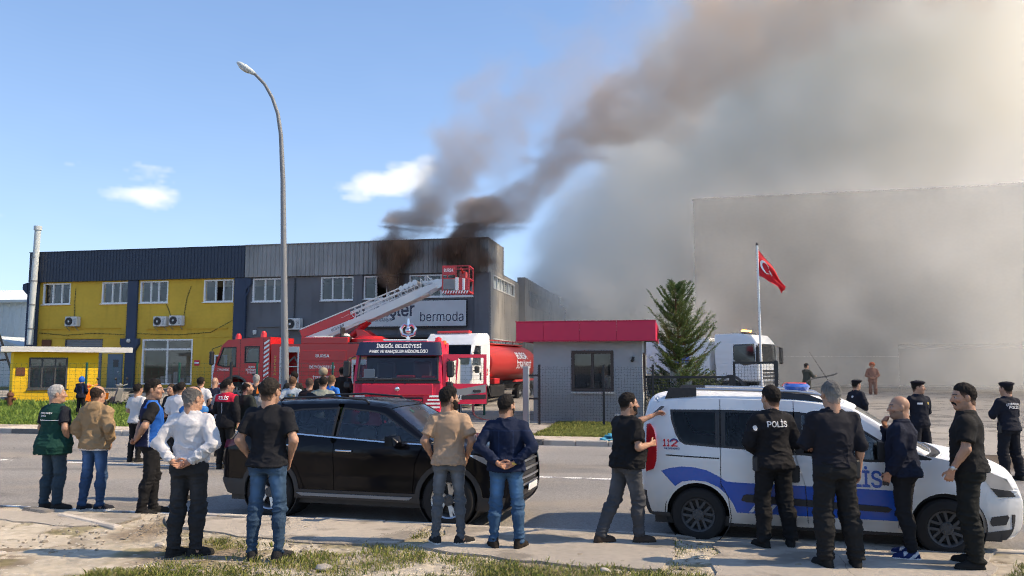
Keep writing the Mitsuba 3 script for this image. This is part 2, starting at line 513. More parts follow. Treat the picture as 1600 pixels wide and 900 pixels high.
put(k, 'edge_stone', move(bx(-0.73, 0.73, -0.06, 0.06, -0.05, 0.085, 0.02), frame(-35.5, -5.46, 10.56)), 'm_kerb')
put(k, 'edge_stone', move(bx(-0.3, 0.26, -0.09, 0.09, -0.05, 0.10, 0.03), frame(-30, -6.5, 11.25)), 'm_kerbdark')

# far kerb and pavement, left of the entrance and in front of the guard house
k = structure('far_kerb')
stones, s0 = [], -46.0
while s0 < -10.9:
    L = 0.98
    stones.append((s0, s0 + L - 0.015))
    s0 += L
s0 = -3.95
while s0 < 0.5:
    stones.append((s0, s0 + 0.83))
    s0 += 0.845
for i, (a, b) in enumerate(stones):
    dark = (i * 7) % 5 == 2 if a < -9 else (i == len(stones) - 1 or i % 9 == 4)
    put(k, 'kerb_stone', bx(a, b, 20.72, 20.9, -0.05, 0.145 + 0.012 * rr.uniform(-1, 1), 0.02), 'm_kerbdark' if dark else 'm_kerb', ROAD)
for i in range(8):     # the kerb bends back along the entrance
    a0 = math.radians(-90 - 11 * i)
    c = np.array([-3.97, 22.6])
    p, q = c + 1.8 * np.array([math.cos(a0), math.sin(a0)]), c + 1.8 * np.array([math.cos(a0 - 0.185), math.sin(a0 - 0.185)])
    put(k, 'kerb_stone', bar((*p, 0.05), (*q, 0.05), 0.16, 0.2), 'm_kerb' if i % 3 else 'm_kerbdark', ROAD)
k = structure('far_pavement')
put(k, 'slab', sheet('p', 'm', -60, -11.0, 20.9, 22.35, 0.135, 1.0, 0.7), 'm_paving', ROAD)
put(k, 'slab', sheet('p', 'm', -4.6, 1.3, 20.9, 22.0, 0.137, 0.5, 0.5), 'm_paving', ROAD)
# entrance apron and the yard
k = structure('entrance_apron')
ap = sheet('a', 'm', -11.0, -4.4, 20.75, 26.5, lambda s, t: np.interp(t, [20.7, 22.5, 24], [0.006, 0.13, 0.15]) + np.clip(rise(t) - 0.14, 0, 9) + 0 * s, 0.8, 0.5)
put(k, None, ap, 'm_apron', ROAD)
k = structure('yard')
put(k, None, sheet('y', 'm', -11.0, 60, 26.5, 70, lambda s, t: rise(t) - 0.004 + 0 * s, 4, 1.5), 'm_yard', ROAD)
k = structure('yard')
put(k, None, sheet('y', 'm', -40, -11.02, 30.5, 70, lambda s, t: rise(t) + 0.012 + 0 * s, 4, 1.5), 'm_yard', ROAD)
k = structure('entrance_apron')
put(k, None, sheet('a', 'm', 1.3, 60, 20.75, 26.5, lambda s, t: np.interp(t, [20.7, 22.5, 24], [0.006, 0.13, 0.15]) + np.clip(rise(t) - 0.14, 0, 9) + 0 * s, 2, 0.5), 'm_apron', ROAD)


# ------------------------------------------------------------------ grass
def blades(pts, hts, width, col0, col1, seed, lean=0.6, per=1):
    """Thin bent blades: two triangles a piece, rooted at pts (n x 3)."""
    r = np.random.default_rng(seed)
    n = len(pts)
    a = r.uniform(0, 2 * np.pi, n)
    d = np.stack([np.cos(a), np.sin(a), 0 * a], 1)
    b = a + r.uniform(-1, 1, n)
    out = np.stack([np.cos(b), np.sin(b), 0 * b], 1) * (lean * hts * r.uniform(0.2, 1.2, n))[:, None]
    w = (width * r.uniform(0.6, 1.4, n))[:, None] * np.stack([-d[:, 1], d[:, 0], 0 * a], 1)
    up = np.array([0, 0, 1.0]) * hts[:, None]
    v = np.stack([pts - w, pts + w, pts + out * 0.35 + up * 0.6 + w * 0.7, pts + out + up * r.uniform(0.75, 1.05, n)[:, None]], 1).reshape(-1, 3)
    i = np.arange(n)[:, None] * 4
    f = np.concatenate([i + [0, 1, 2], i + [0, 2, 3]], 0)
    mixv = r.uniform(0, 1, n)[:, None]
    c = np.asarray(col0) * (1 - mixv) + np.asarray(col1) * mixv
    c = c * r.uniform(0.7, 1.25, n)[:, None]
    return trimesh.Trimesh(v, f, process=False), np.repeat(c, 4, 0)


def merge_colored(pairs):
    m = trimesh.util.concatenate([p[0] for p in pairs])
    return m, np.vstack([p[1] for p in pairs])


def scatter(n, s0, s1, t0, t1, seed, keep=None):
    r = np.random.default_rng(seed)
    s, t = r.uniform(s0, s1, n), r.uniform(t0, t1, n)
    if keep is not None:
        ok = keep(s, t, r)
        s, t = s[ok], t[ok]
    return s, t


slab_polys = [Polygon(p) for p in slabs]


def verge_density(s, t, r):
    f = meshkit.fbm(np.stack([s * 0.75, t * 1.2, s * 0 + 3], -1), 4, 5)
    lim = np.interp(s, [-8, -6.8, -6.0, -5.0, -4.0, 0, 6], [0.70, 0.55, 0.45, 0.34, 0.26, 0.18, 0.28])
    d = np.clip((f - lim) * 6, 0, 1)
    top = np.interp(s, [-7.2, -6.1, -5.6, -4.3, -3.3, -3.1, -2.05, -1.22, -0.35, 0.05, 0.1, 1.1, 2.2, 2.75, 3.1], [8.5, 8.9, 8.72, 8.45, 8.7, 8.5, 8.3, 8.1, 8.16, 8.2, 7.2, 7.2, 7.8, 8.6, 9.3])
    f2 = meshkit.fbm(np.stack([s * 2.6, t * 2.6, s * 0 + 8], -1), 3, 15)
    q = (f2 - 0.5) * 0.5
    seam = ((s > -3.34 + q) & (s < -2.98 - q) & (t < 9.4)) | ((s > -0.34 + q) & (s < 0.16 - q) & (t < 9.6))
    d = d * np.clip((f2 - 0.30) * 5, 0.15, 1)
    edge = np.clip((top + 0.5 * (f2 - 0.5) - t) / 0.35, 0, 1)
    d = np.where(seam & (t > 8.2), 0.30 * np.clip((f2 - 0.36) * 6, 0, 1), d * edge)
    return r.uniform(0, 1, len(s)) < d


pairs = []
s, t = scatter(420000, -8.5, 8.5, 5.4, 9.8, 1, verge_density)
p = np.stack([s, t, np.full(len(s), 0.05)], 1)
hh = np.random.default_rng(2).uniform(0.025, 0.085, len(s)) * (0.35 + 1.1 * meshkit.fbm(p * [1.8, 1.8, 1], 3, 9)) * np.clip(np.where((t > 8.3) & (s > -5), 0.65, 1.0), 0, 1)
dry = meshkit.fbm(p * [0.8, 0.8, 1], 3, 14)
m_, c_ = blades(p, hh, 0.004, (0.12, 0.17, 0.026), (0.29, 0.28, 0.085), 3)
straw = np.repeat((np.random.default_rng(12).uniform(0, 1, len(s)) < 0.12 + 0.5 * np.clip(dry - 0.4, 0, 1))[:, None], 4, 0)
c_ = np.where(straw, np.array([[0.40, 0.34, 0.18]]) * np.repeat(np.random.default_rng(13).uniform(0.6, 1.1, (len(s), 1)), 4, 0), c_) * np.repeat(0.75 + 0.6 * (dry[:, None] - 0.3), 4, 0)
pairs.append((m_, c_))
g, gc = merge_colored(pairs)
k = thing('verge_grass', 'patchy trodden grass on the near verge', 'grass', kind='stuff')
put(k, None, g, 'm_leaf', ROAD, color=gc)

# left strip: fresh grass with taller weeds towards the fence; right strip: mown grass in front of the guard house
pairs = []
s, t = scatter(90000, -34, -10.9, 22.35, 28.6, 5, lambda s, t, r: r.uniform(0, 1, len(s)) < np.clip((t - 22.2) * 1.5, 0, 1) * np.interp(s, [-15, -11], [1, 0.6]))
p = np.stack([s, t, rise(t) - 0.03], 1)
tall = np.clip((meshkit.fbm(p * [0.35, 0.7, 1], 4, 31) - 0.34) * 3.0, 0, 1) * np.clip((t - 22.6) / 2.4, 0, 1)
hh = np.random.default_rng(6).uniform(0.10, 0.22, len(s)) * (0.7 + 2.2 * tall)
pairs.append(blades(p, hh, 0.013, (0.10, 0.18, 0.028), (0.24, 0.33, 0.07), 7, 0.5))
g, gc = merge_colored(pairs)
k = thing('roadside_grass', 'fresh tall grass and weeds before the green fence', 'grass', kind='stuff')
put(k, None, g, 'm_leaf', ROAD, color=gc)
s, t = scatter(45000, -4.5, 1.4, 21.9, 26.3, 8, lambda s, t, r: (s > -4.55 + 0.35 * (t - 21.9) * 0) & (r.uniform(0, 1, len(s)) < 0.9))
p = np.stack([s, t, rise(t) - 0.02], 1)
hh = np.random.default_rng(9).uniform(0.05, 0.11, len(s))
g, gc = blades(p, hh, 0.011, (0.14, 0.175, 0.03), (0.29, 0.29, 0.075), 10, 0.7)
k = thing('lawn_grass', 'short yellow-green lawn in front of the guard house', 'grass', kind='stuff')
put(k, None, g, 'm_leaf', ROAD, color=gc)
# leafy weeds: single clumps one can tell apart by the scooters
for i, (s, t, h) in enumerate([(-15.6, 27.4, 0.75), (-14.7, 27.0, 0.6), (-16.6, 27.7, 0.55), (-13.7, 27.6, 0.5), (-21.5, 27.2, 0.5)]):
    r = np.random.default_rng(40 + i)
    P = r.normal(0, 1, (420, 3)) * [h * 0.42, h * 0.3, h * 0.28] + [s, t, float(rise(t)) + h * 0.42]
    P[:, 2] = np.maximum(P[:, 2], float(rise(t)))
    m_, c_ = blades(P, r.uniform(0.05, 0.11, len(P)), 0.022, (0.05, 0.10, 0.012), (0.12, 0.19, 0.035), 50 + i, 1.4)
    k = thing('weed_clump', ['bushy weed clump below the parked grey scooter', 'low weed clump just left of the green fence post', 'weed clump behind the tan jacket man', 'small weed clump right of the grey scooter', 'weed clump below the yellow hut wall'][i], 'plant')
    put(k, None, m_, 'm_leaf', ROAD, color=c_)
# stones on the verge
for i, (x, y, r0) in enumerate([(-1.85, 8.1, 0.07), (-6.3, 9.2, 0.05), (-5.4, 8.7, 0.045), (0.9, 8.0, 0.05), (-3.9, 9.1, 0.05), (-6.9, 8.6, 0.06)]):
    m_ = trimesh.creation.icosphere(subdivisions=2)
    m_.vertices *= (0.7 + 0.6 * meshkit.fbm(m_.vertices * 1.4 + i * 7, 3, i))[:, None] * [1.2, 0.9, 0.55] * r0
    k = thing('stone', ['pale stone lying in the grass right of the black T-shirt man', 'stone on the bare earth left of the kerb stub', 'stone on the bare earth below the blue vest man', 'stone in the grass below the two men by the black car', 'stone beside the white shirt man', 'stone near the left edge of the verge'][i], 'stone')
    put(k, None, m_, 'm_kerb', frame(i * 40, x, y, 0.075), smooth=True)
# loose gravel on the bare verge
r = np.random.default_rng(77)
n_ = 2600
s, t = r.uniform(-8.5, 4, n_), r.uniform(6.2, 9.8, n_)
ok = meshkit.fbm(np.stack([s, t, s * 0], -1), 3, 6) > 0.42
s, t = s[ok], t[ok]
ico = trimesh.creation.icosphere(subdivisions=1)
P, F_ = [], []
for i in range(len(s)):
    z0 = r.uniform(0.006, 0.02) * (1 + 1.2 * (r.uniform() > 0.95))
    v = ico.vertices * r.uniform(0.6, 1.1, (len(ico.vertices), 1)) * [z0 * r.uniform(0.8, 1.6), z0, z0 * 0.6]
    P.append(v + [s[i], t[i], 0.058 + 0.02 * (t[i] < 7.5)])
    F_.append(ico.faces + i * len(ico.vertices))
k = thing('gravel', 'loose gravel scattered over the near verge', 'gravel', kind='stuff')
put(k, None, trimesh.Trimesh(np.vstack(P), np.vstack(F_), process=False), 'm_gravel', ROAD)
# blue tarpaulin bundle on the far kerb
tb = []
for i in range(5):
    r = np.random.default_rng(i)
    pts = np.array([(x, 0.07 * math.sin(i * 2 + x * 9) + 0.04 * i, 0.03 + 0.028 * i + 0.02 * math.sin(x * 12 + i)) for x in np.linspace(-0.33 + 0.04 * i, 0.36 - 0.03 * i, 9)])
    tb.append(move(tube(pts, 0.035 + 0.012 * np.sin(np.arange(9) * 1.7 + i), 8), np.diag([1, 1.8, 0.8, 1])))
k = thing('folded_tarp', 'blue folded tarpaulin lying on the far kerb', 'tarpaulin')
put(k, None, cat(tb), 'm_bluecloth', ROAD @ frame(0, *st(2.62, 21.0), 0.14), smooth=True)


# ================================================================== buildings
def corrugated(x0, x1, z0, z1, pitch, y0, d=0.035, back=0.06):
    """Trapezoid cladding: a ribbed sheet facing -y."""
    xs, ys, x = [], [], x0
    while x < x1 - 1e-6:
        e = min(x + pitch, x1)
        w = e - x
        xs += [x, x + w * 0.68, x + w * 0.76, x + w * 0.92]
        ys += [y0, y0, y0 - d, y0 - d]
        x = e
    xs.append(x1)
    ys.append(y0)
    poly = Polygon(list(zip(xs, ys)) + [(x1, y0 + back), (x0, y0 + back)])
    return prism(poly, z1 - z0, 'xy', z0)


def window(holder, x0, x1, z0, z1, mull, y=0.0, frame_m='m_white', w=0.07, open_pane=None, label=None, sill=True, depth=0.12, pane_m='m_glass', dark=True):
    """A framed window let into the wall: outer frame, mullions, panes of glass with a dim room behind."""
    wk = fresh(f'{holder}__window')
    fr = [bx(x0, x1, y - 0.03, y + depth, z1 - w, z1, 0.008), bx(x0, x1, y - 0.03, y + depth, z0, z0 + w, 0.008),
          bx(x0, x0 + w, y - 0.03, y + depth, z0 + w, z1 - w, 0.008), bx(x1 - w, x1, y - 0.03, y + depth, z0 + w, z1 - w, 0.008)]
    edges = [x0 + w] + [x0 + (x1 - x0) * q for q in mull] + [x1 - w]
    for q in mull:
        xm = x0 + (x1 - x0) * q
        fr.append(bx(xm - w * 0.42, xm + w * 0.42, y - 0.02, y + depth - 0.01, z0 + w, z1 - w, 0.006))
    scene[wk] = mikit.ply(cat(fr), frame_m, to_world=T(CUR))
    if label:
        labels[wk] = {'label': label}
    for i in range(len(edges) - 1):
        if open_pane == i:
            continue
        a, b = edges[i], edges[i + 1]
        put(wk, 'pane', bx(a, b, y + 0.05, y + 0.055, z0 + w, z1 - w) if pane_m != 'm_glass' else rect_xz(a, b, z0 + w, z1 - w, y + 0.05), pane_m, CUR)
    if sill:
        put(wk, 'sill', bx(x0 - 0.06, x1 + 0.06, y - 0.1, y - 0.032, z0 - 0.05, z0 - 0.003, 0.008), frame_m, CUR)
    return wk


def rect_xz(x0, x1, z0, z1, y):
    return trimesh.Trimesh([[x0, y, z0], [x1, y, z0], [x1, y, z1], [x0, y, z1]], [[0, 1, 2], [0, 2, 3]], process=False)


def wall_with_holes(x0, x1, z0, z1, holes, y0, th):
    poly = sbox(x0, z0, x1, z1)
    for h in holes:
        poly = poly.difference(sbox(*h))
    return prism(poly, th, 'xz', y0)


def aircon(label, xf, fan_left=True):
    k = thing('air_conditioner', label, 'air conditioner', 'outdoor units on the factory front')
    put(k, 'casing', bx(-0.4, 0.4, -0.33, 0, 0, 0.56, 0.02), 'm_offwhite', xf)
    cx = -0.12
    put(k, 'fan_guard', cat([lathe([(r - 0.008, 0), (r - 0.008, 0.012), (r + 0.008, 0.012), (r + 0.008, 0)], 24, 'y').apply_translation([cx, -0.345, 0.28]) for r in (0.07, 0.13, 0.19, 0.235)]), 'm_darkgrey', xf)
    put(k, 'fan', cat([lathe([(0, 0), (0.215, 0), (0.215, 0.006), (0, 0.006)], 24, 'y').apply_translation([cx, -0.337, 0.28])]), 'm_black', xf)
    put(k, 'hub', lathe([(0, 0), (0.06, 0), (0.05, 0.02), (0, 0.025)], 16, 'y').apply_translation([cx, -0.36, 0.28]), 'm_offwhite', xf)
    put(k, 'side_louvre', cat([bx(0.19, 0.35, -0.338, -0.331, 0.1 + 0.06 * i, 0.13 + 0.06 * i) for i in range(6)]), 'm_midgrey', xf)
    put(k, 'bracket', cat(bar((-0.3, 0.0, -0.02), (-0.3, -0.33, -0.02), 0.03), bar((0.3, 0.0, -0.02), (0.3, -0.33, -0.02), 0.03), bar((-0.3, 0, -0.25), (-0.3, -0.3, -0.03), 0.025), bar((0.3, 0, -0.25), (0.3, -0.3, -0.03), 0.025)), 'm_galv', xf)


CUR = FAC
ZB, ZT, ZC = 0.72, 8.76, 7.0
# ---- yellow half
yb = thing('yellow_factory', 'yellow two storey factory unit with dark blue metal parapet', 'building')
win_y = [(-27.12, 5.68, -25.25, 6.93, (0.36, 0.68), None), (-23.14, 5.67, -21.32, 6.93, (0.38, 0.66), None), (-20.62, 5.67, -18.82, 6.93, (0.38, 0.66), None), (-16.55, 5.66, -14.7, 6.93, (0.4, 0.66), 1)]
doors_y = [(-25.45, ZB, -22.94, 3.62), (-22.56, ZB, -21.55, 2.74), (-20.33, 1.0, -17.12, 3.58), (-15.88, ZB, -14.95, 2.68)]
put(yb, 'wall', wall_with_holes(-27.6, -14.3, ZB - 0.3, ZC, [(a, b, c, d) for a, b, c, d, *_ in win_y] + doors_y, 0.0, 0.28), 'm_yellowwall', FAC)
put(yb, 'parapet', cat(corrugated(-28.0, -13.95, ZC, ZT, 0.21, -0.22), bx(-28.02, -13.95, -0.27, 0.3, ZT, ZT + 0.05)), 'm_cladblue', FAC)
put(yb, 'side_wall', cat(bx(-27.6, -27.35, 0.28, 18, ZB - 0.3, ZC), bx(-28.0, -27.9, -0.16, 18, ZC, ZT)), 'm_cladblue', FAC)
put(yb, 'roof', bx(-27.9, -13.95, 0.05, 18, ZT - 0.6, ZT - 0.5), 'm_darkgrey', FAC)
put(yb, 'floor', bx(-27.3, -14.0, 0.28, 4.5, 4.35, 4.5), 'm_midgrey', FAC)
put(yb, 'back_wall', bx(-27.3, -14.0, 4.5, 4.6, ZB, ZC), 'm_dim', FAC)
for (x0, x1, wide) in ((-28.1, -27.35, 0.0), (-21.35, -20.72, 0.22), (-14.6, -13.86, 0.0)):
    pl = [bx(x0, x1, -0.16, -0.003, ZB - 0.3, ZC - 0.005, 0.02)]
    xm = (x0 + x1) / 2
    if wide:
        pl.append(prism([(x0 - 0.26, 3.62), (x1 + 0.26, 3.62), (x1 + 0.26, 3.3), (x1 + 0.003, 2.9), (x0 - 0.003, 2.9), (x0 - 0.26, 3.3)], 0.24, 'xz', -0.26))
    else:
        sgn = -1 if x0 < -20 else 1
        e = x0 if sgn < 0 else x1
        pl.append(prism([(e, 7.0 - 0.01), (e + sgn * 0.3, 6.9), (e + sgn * 0.3, 6.6), (e, 6.3)], 0.2, 'xz', -0.19))
    put(yb, 'pillar', cat(pl), 'm_pillarblue', FAC)
for a, b, z in ((-27.1, -21.75, 4.22), (-20.1, -14.95, 4.15)):
    put(yb, 'ledge', bx(a, b, -0.1, -0.003, z, z + 0.05, 0.01), 'm_yellowwall', FAC)
for a, b in ((-27.34, -21.63), (-20.45, -14.62)):
    put(yb, 'string_course', bx(a, b, -0.035, -0.003, 3.66, 3.74, 0.01), 'm_yellowwall', FAC)
for i, (a, b, c, d, mull, op) in enumerate(win_y):
    window(yb, a, c, b, d, mull, open_pane=op, label='window with its middle sash open' if op is not None else None)
# roller shutter of thin slats, steel door, shop window, white side door
sh = put(yb, 'roller_shutter', cat([prism([(-0.005, 0), (-0.04, 0.02), (-0.045, 0.06), (-0.005, 0.1)], 2.43, 'yz', -25.41).apply_translation([0, 0.1, ZB + 0.103 * i]) for i in range(28)] + [bx(-25.45, -22.94, 0.1, 0.13, ZB, 3.62)]), 'm_galv', FAC)
put(sh, 'guide_rail', bx(-25.46, -25.41, 0.0, 0.12, ZB, 3.62, 0.005), 'm_darkgrey', FAC)
put(sh, 'guide_rail', bx(-22.98, -22.93, 0.0, 0.12, ZB, 3.62, 0.005), 'm_darkgrey', FAC)
mat('m_doorblue', wall_color((0.10, 0.15, 0.20), 2.2, 0.3, 0.1), 0.5)
dk = put(yb, 'steel_door', cat(bx(-22.56, -21.55, 0.0, 0.1, ZB, 2.74, 0.01), bx(-22.5, -21.61, -0.025, -0.002, ZB + 0.06, 2.68, 0.01)), 'm_doorblue', FAC)
put(dk, 'vent', bx(-22.16, -21.82, -0.04, -0.026, 2.0, 2.42, 0.005), 'm_darkgrey', FAC)
put(dk, 'handle', bar((-21.7, -0.05, 1.72), (-21.85, -0.05, 1.72), 0.025), 'm_steel', FAC)
window(yb, -20.33, -17.12, 1.0, 3.58, (0.5,), w=0.08, sill=False, label='large shop window with white frame', pane_m='m_glass')
put(yb, 'shop_window_rail', bx(-20.25, -17.2, -0.02, 0.09, 2.95, 3.05, 0.006), 'm_white', FAC)
put(yb, 'shop_interior', cat(bx(-20.4, -17.0, 2.4, 2.5, ZB, 3.7), bx(-20.4, -17.0, 0.28, 2.4, ZB + 0.2, ZB + 0.28)), 'm_seat', FAC)
put(yb, 'shop_display', cat([bx(-20.1 + i * 0.42, -19.8 + i * 0.42, 0.8, 1.1, 1.0, 1.35 + 0.12 * ((i * 5) % 4), 0.03) for i in range(7)] + [bx(-20.3, -17.2, 0.7, 1.3, 0.95, 1.02)]), 'm_midgrey', FAC)
dk = put(yb, 'side_door', cat(bx(-15.88, -15.8, -0.02, 0.1, ZB, 2.68), bx(-15.03, -14.95, -0.02, 0.1, ZB, 2.68), bx(-15.8, -15.03, -0.02, 0.1, 2.6, 2.68), bx(-15.8, -15.69, 0.0, 0.06, ZB, 2.6), bx(-15.14, -15.03, 0.0, 0.06, ZB, 2.6), bx(-15.69, -15.14, 0.0, 0.06, ZB, 1.0)), 'm_white', FAC)
put(dk, 'pane', rect_xz(-15.69, -15.14, 1.0, 2.6, 0.03), 'm_glass', FAC)
put(yb, 'step', bx(-28.0, -14.0, -1.2, -0.003, ZB - 0.4, ZB + 0.1, 0.02), 'm_yard', FAC)
for pts in ([(-24.9, -0.02, 6.6), (-24.93, -0.02, 5.9), (-24.88, -0.02, 4.9)], [(-17.35, -0.02, 6.6), (-17.6, -0.02, 5.9), (-17.75, -0.02, 4.9)], [(-18.9, -0.02, 5.6), (-18.7, -0.02, 5.2), (-18.6, -0.02, 4.9)], [(-27.2, -0.03, 4.0), (-25.5, -0.03, 3.85), (-23.5, -0.03, 3.95), (-21.4, -0.17, 3.85)], [(-20.6, -0.17, 3.9), (-18, -0.03, 3.82), (-16, -0.03, 3.95), (-14.6, -0.17, 4.6)]):
    put(yb, 'wire', tube(pts, 0.016, 5), 'm_black', FAC)
put(yb, 'wall_lamp', bx(-21.14, -20.92, -0.36, -0.262, 3.4, 3.6, 0.03), 'm_offwhite', FAC)
put(yb, 'meter_box', bx(-26.95, -26.35, -0.12, -0.003, 3.2, 3.6, 0.02), 'm_rust', FAC)
k = thing('wall_notice', 'small red and white notice right of the shop window', 'sign')
put(k, 'panel', bx(-16.98, -16.66, -0.03, -0.004, 2.08, 2.38, 0.005), 'm_fasciared', FAC)
put(k, 'stripe', bx(-16.96, -16.68, -0.036, -0.031, 2.18, 2.28), 'm_white', FAC)
aircon('air conditioner outdoor unit above the roller shutter', FAC @ frame(0, -24.83, -0.06, 4.36))
aircon('left one of the paired air conditioner units above the shop window', FAC @ frame(0, -19.05, -0.06, 4.3))
aircon('right one of the paired air conditioner units above the shop window', FAC @ frame(0, -18.05, -0.06, 4.34))
aircon('air conditioner outdoor unit on the grey wall behind the lamp post', FAC @ frame(0, -10.86, -0.06, 4.03, 1.12))
fl = thing('flue_pipe', 'tall pale metal flue pipe at the left end of the yellow factory', 'chimney')
put(fl, 'pipe', tube([(-27.4, -0.5, 3.3), (-27.38, -0.5, 6), (-27.3, -0.5, 10.1)], 0.17, 14), 'm_farwall', FAC, smooth=40)
put(fl, 'cap', lathe([(0, 0), (0.22, 0), (0.22, 0.24), (0, 0.24)], 16).apply_translation([-27.3, -0.5, 10.08]), 'm_farwall', FAC, smooth=40)
for z in (4.2, 5.6, 7.0, 8.4):
    put(fl, 'collar', lathe([(0.16, 0), (0.19, 0), (0.19, 0.08), (0.16, 0.08)], 14).apply_translation([-27.37, -0.5, z]), 'm_galv', FAC)

# ---- grey half
gb = thing('grey_factory', 'dark grey two storey factory unit with smoke pouring from its upper windows', 'building')
win_g = [(-13.52, 5.63, -11.72, 6.93, (0.42, 0.73), None), (-9.42, 5.63, -7.5, 6.93, (0.36, 0.68), None), (-6.91, 5.66, -4.95, 6.93, (0.36, 0.67), 1), (-4.32, 5.72, -0.78, 6.93, (0.25, 0.5, 0.75), None)]
put(gb, 'wall', wall_with_holes(-13.86, 0.12, ZB - 0.3, ZC, [(a, b, c, d) for a, b, c, d, *_ in win_g] + [(-6.2, ZB, -1.2, 3.55)], 0.0, 0.28), 'm_greywall', FAC)
put(gb, 'gate', cat([bx(-6.2, -1.2, 0.1, 0.14, ZB + 0.12 * i, ZB + 0.12 * i + 0.105, 0.01) for i in range(24)] + [bx(-6.2, -1.2, 0.15, 0.2, ZB, 3.55)]), 'm_dim', FAC)
put(gb, 'parapet', cat(corrugated(-13.93, 0.02, ZC, ZT + 0.02, 0.262, -0.2, 0.045), bx(-13.93, 0.1, -0.27, 0.3, ZT + 0.02, ZT + 0.07)), 'm_cladgrey', FAC)
put(gb, 'side_parapet', cat(move(corrugated(-0.2, 3.4, ZC - 0.05, ZT + 0.06, 0.5, 0.0, 0.02), frame(90, 0.09, 0, 0)), bx(0.0, 0.13, 3.4, 3.5, ZC - 0.05, ZT + 0.06)), 'm_cladgrey', FAC)
sw = [(0.78, 6.22, 6.75, 7.0 - 0.01)]
side_poly = sbox(0.28, ZB - 0.3, 30, 7.2).difference(sbox(0.9, 6.25, 6.7, 6.93)).difference(sbox(0.9, 2.5, 6.7, 3.5))
sd = prism(side_poly, 0.25, 'yz', -0.15)
put(gb, 'side_wall', sd, 'm_sidewall', FAC)
for (z0, z1) in ((6.25, 6.93), (2.5, 3.5)):
    wk = fresh(f'{gb}__window')
    scene[wk] = mikit.ply(cat([bx(0.02, 0.13, 0.9 + i * 0.967 - 0.03, 0.9 + i * 0.967 + 0.03, z0, z1) for i in range(7)] + [bx(0.02, 0.13, 0.9, 6.7, z0 - 0.04, z0 + 0.02), bx(0.02, 0.13, 0.9, 6.7, z1 - 0.02, z1 + 0.03)]), 'm_offwhite', to_world=T(FAC))
    put(wk, 'pane', bx(-0.06, -0.05, 0.9, 6.7, z0, z1), 'm_farwall', FAC)
put(gb, 'rear_wing', cat(bx(0.0, 0.5, 8.2, 24, 0.4, 7.6)), 'm_sidewall', FAC)
put(gb, 'rear_window', cat([bx(0.5, 0.53, 9.5 + 1.1 * i, 10.45 + 1.1 * i, 5.9, 6.9) for i in range(9)]), 'm_midgrey', FAC)
put(gb, 'roof', bx(-13.95, 0.05, 0.05, 30, ZT - 1.6, ZT - 1.5), 'm_darkgrey', FAC)
put(gb, 'floor', bx(-13.8, 0.0, 0.28, 4.5, 4.35, 4.5), 'm_dim', FAC)
put(gb, 'back_wall', bx(-13.8, 0.0, 4.5, 4.6, ZB, ZC), 'm_dim', FAC)
for (x0, x1) in ((-7.55, -6.95), (-0.75, 0.11)):
    put(gb, 'pillar', bx(x0 + 0.06, x1 - 0.003, -0.12, -0.003, ZB - 0.3, ZC - 0.006, 0.02), 'm_greywall', FAC)
put(gb, 'ledge', bx(-13.2, -7.8, -0.1, -0.003, 4.2, 4.26, 0.01), 'm_greywall', FAC)
put(gb, 'string_course', bx(-13.8, -7.6, -0.04, -0.003, 3.66, 3.74, 0.01), 'm_greywall', FAC)
put(gb, 'canopy_band', bx(-7.4, -0.8, -0.3, -0.003, 3.56, 3.72, 0.02), 'm_darkgrey', FAC)
for i, (a, b, c, d, mull, op) in enumerate(win_g):
    window(gb, a, c, b, d, mull, open_pane=op, label='open window with black smoke rolling out' if op is not None else None)
put(gb, 'downpipe', tube([(-10.95, -0.06, 6.9), (-10.95, -0.06, 4.6)], 0.035, 8), 'm_dim', FAC)
put(gb, 'downpipe', tube([(-13.75, -0.06, 6.9), (-13.72, -0.1, 6.2), (-13.85, -0.25, 5.9), (-13.85, -0.25, 3.0)], 0.05, 8), 'm_pillarblue', FAC)
put(gb, 'wall_lamp', bx(-13.4, -13.2, -0.1, -0.003, 3.8, 4.05, 0.02), 'm_offwhite', FAC)
fl = thing('floodlight', 'floodlight on a short pole in front of the grey wall', 'lamp')
put(fl, 'pole', bar((-7.6, -0.5, 1.2), (-7.6, -0.5, 4.05), 0.06), 'm_galv', FAC)
put(fl, 'head', move(bx(-0.3, 0.3, -0.18, 0.18, -0.1, 0.1, 0.03), FAC @ frame(0, -7.6, -0.5, 4.1)), 'm_offwhite')
# shop sign
sg = thing('shop_sign', 'long white shop sign board with dark lettering on the grey wall', 'sign')
put(sg, 'board', bx(-6.75, -1.1, -0.26, -0.16, 4.16, 5.52, 0.01), 'm_board', FAC)
put(sg, 'rim', cat(bx(-6.8, -1.05, -0.24, -0.14, 4.08, 4.155), bx(-1.095, -1.03, -0.24, -0.14, 4.16, 5.55), bx(-6.8, -1.1, -0.24, -0.14, 5.525, 5.56)), 'm_black', FAC)
put(sg, 'lettering', words_xz('bermoda', 0.5, -2.42, 4.42, -0.262, False, 2.38), 'm_navy', FAC)
put(sg, 'lettering', words_xz('enşler', 0.72, -5.1, 4.72, -0.262, True, 2.35), 'm_navy', FAC)
put(sg, 'lettering', words_xz('sandalye', 0.2, -5.75, 4.44, -0.262, False, 1.12, slant=0.25), 'm_navy', FAC)

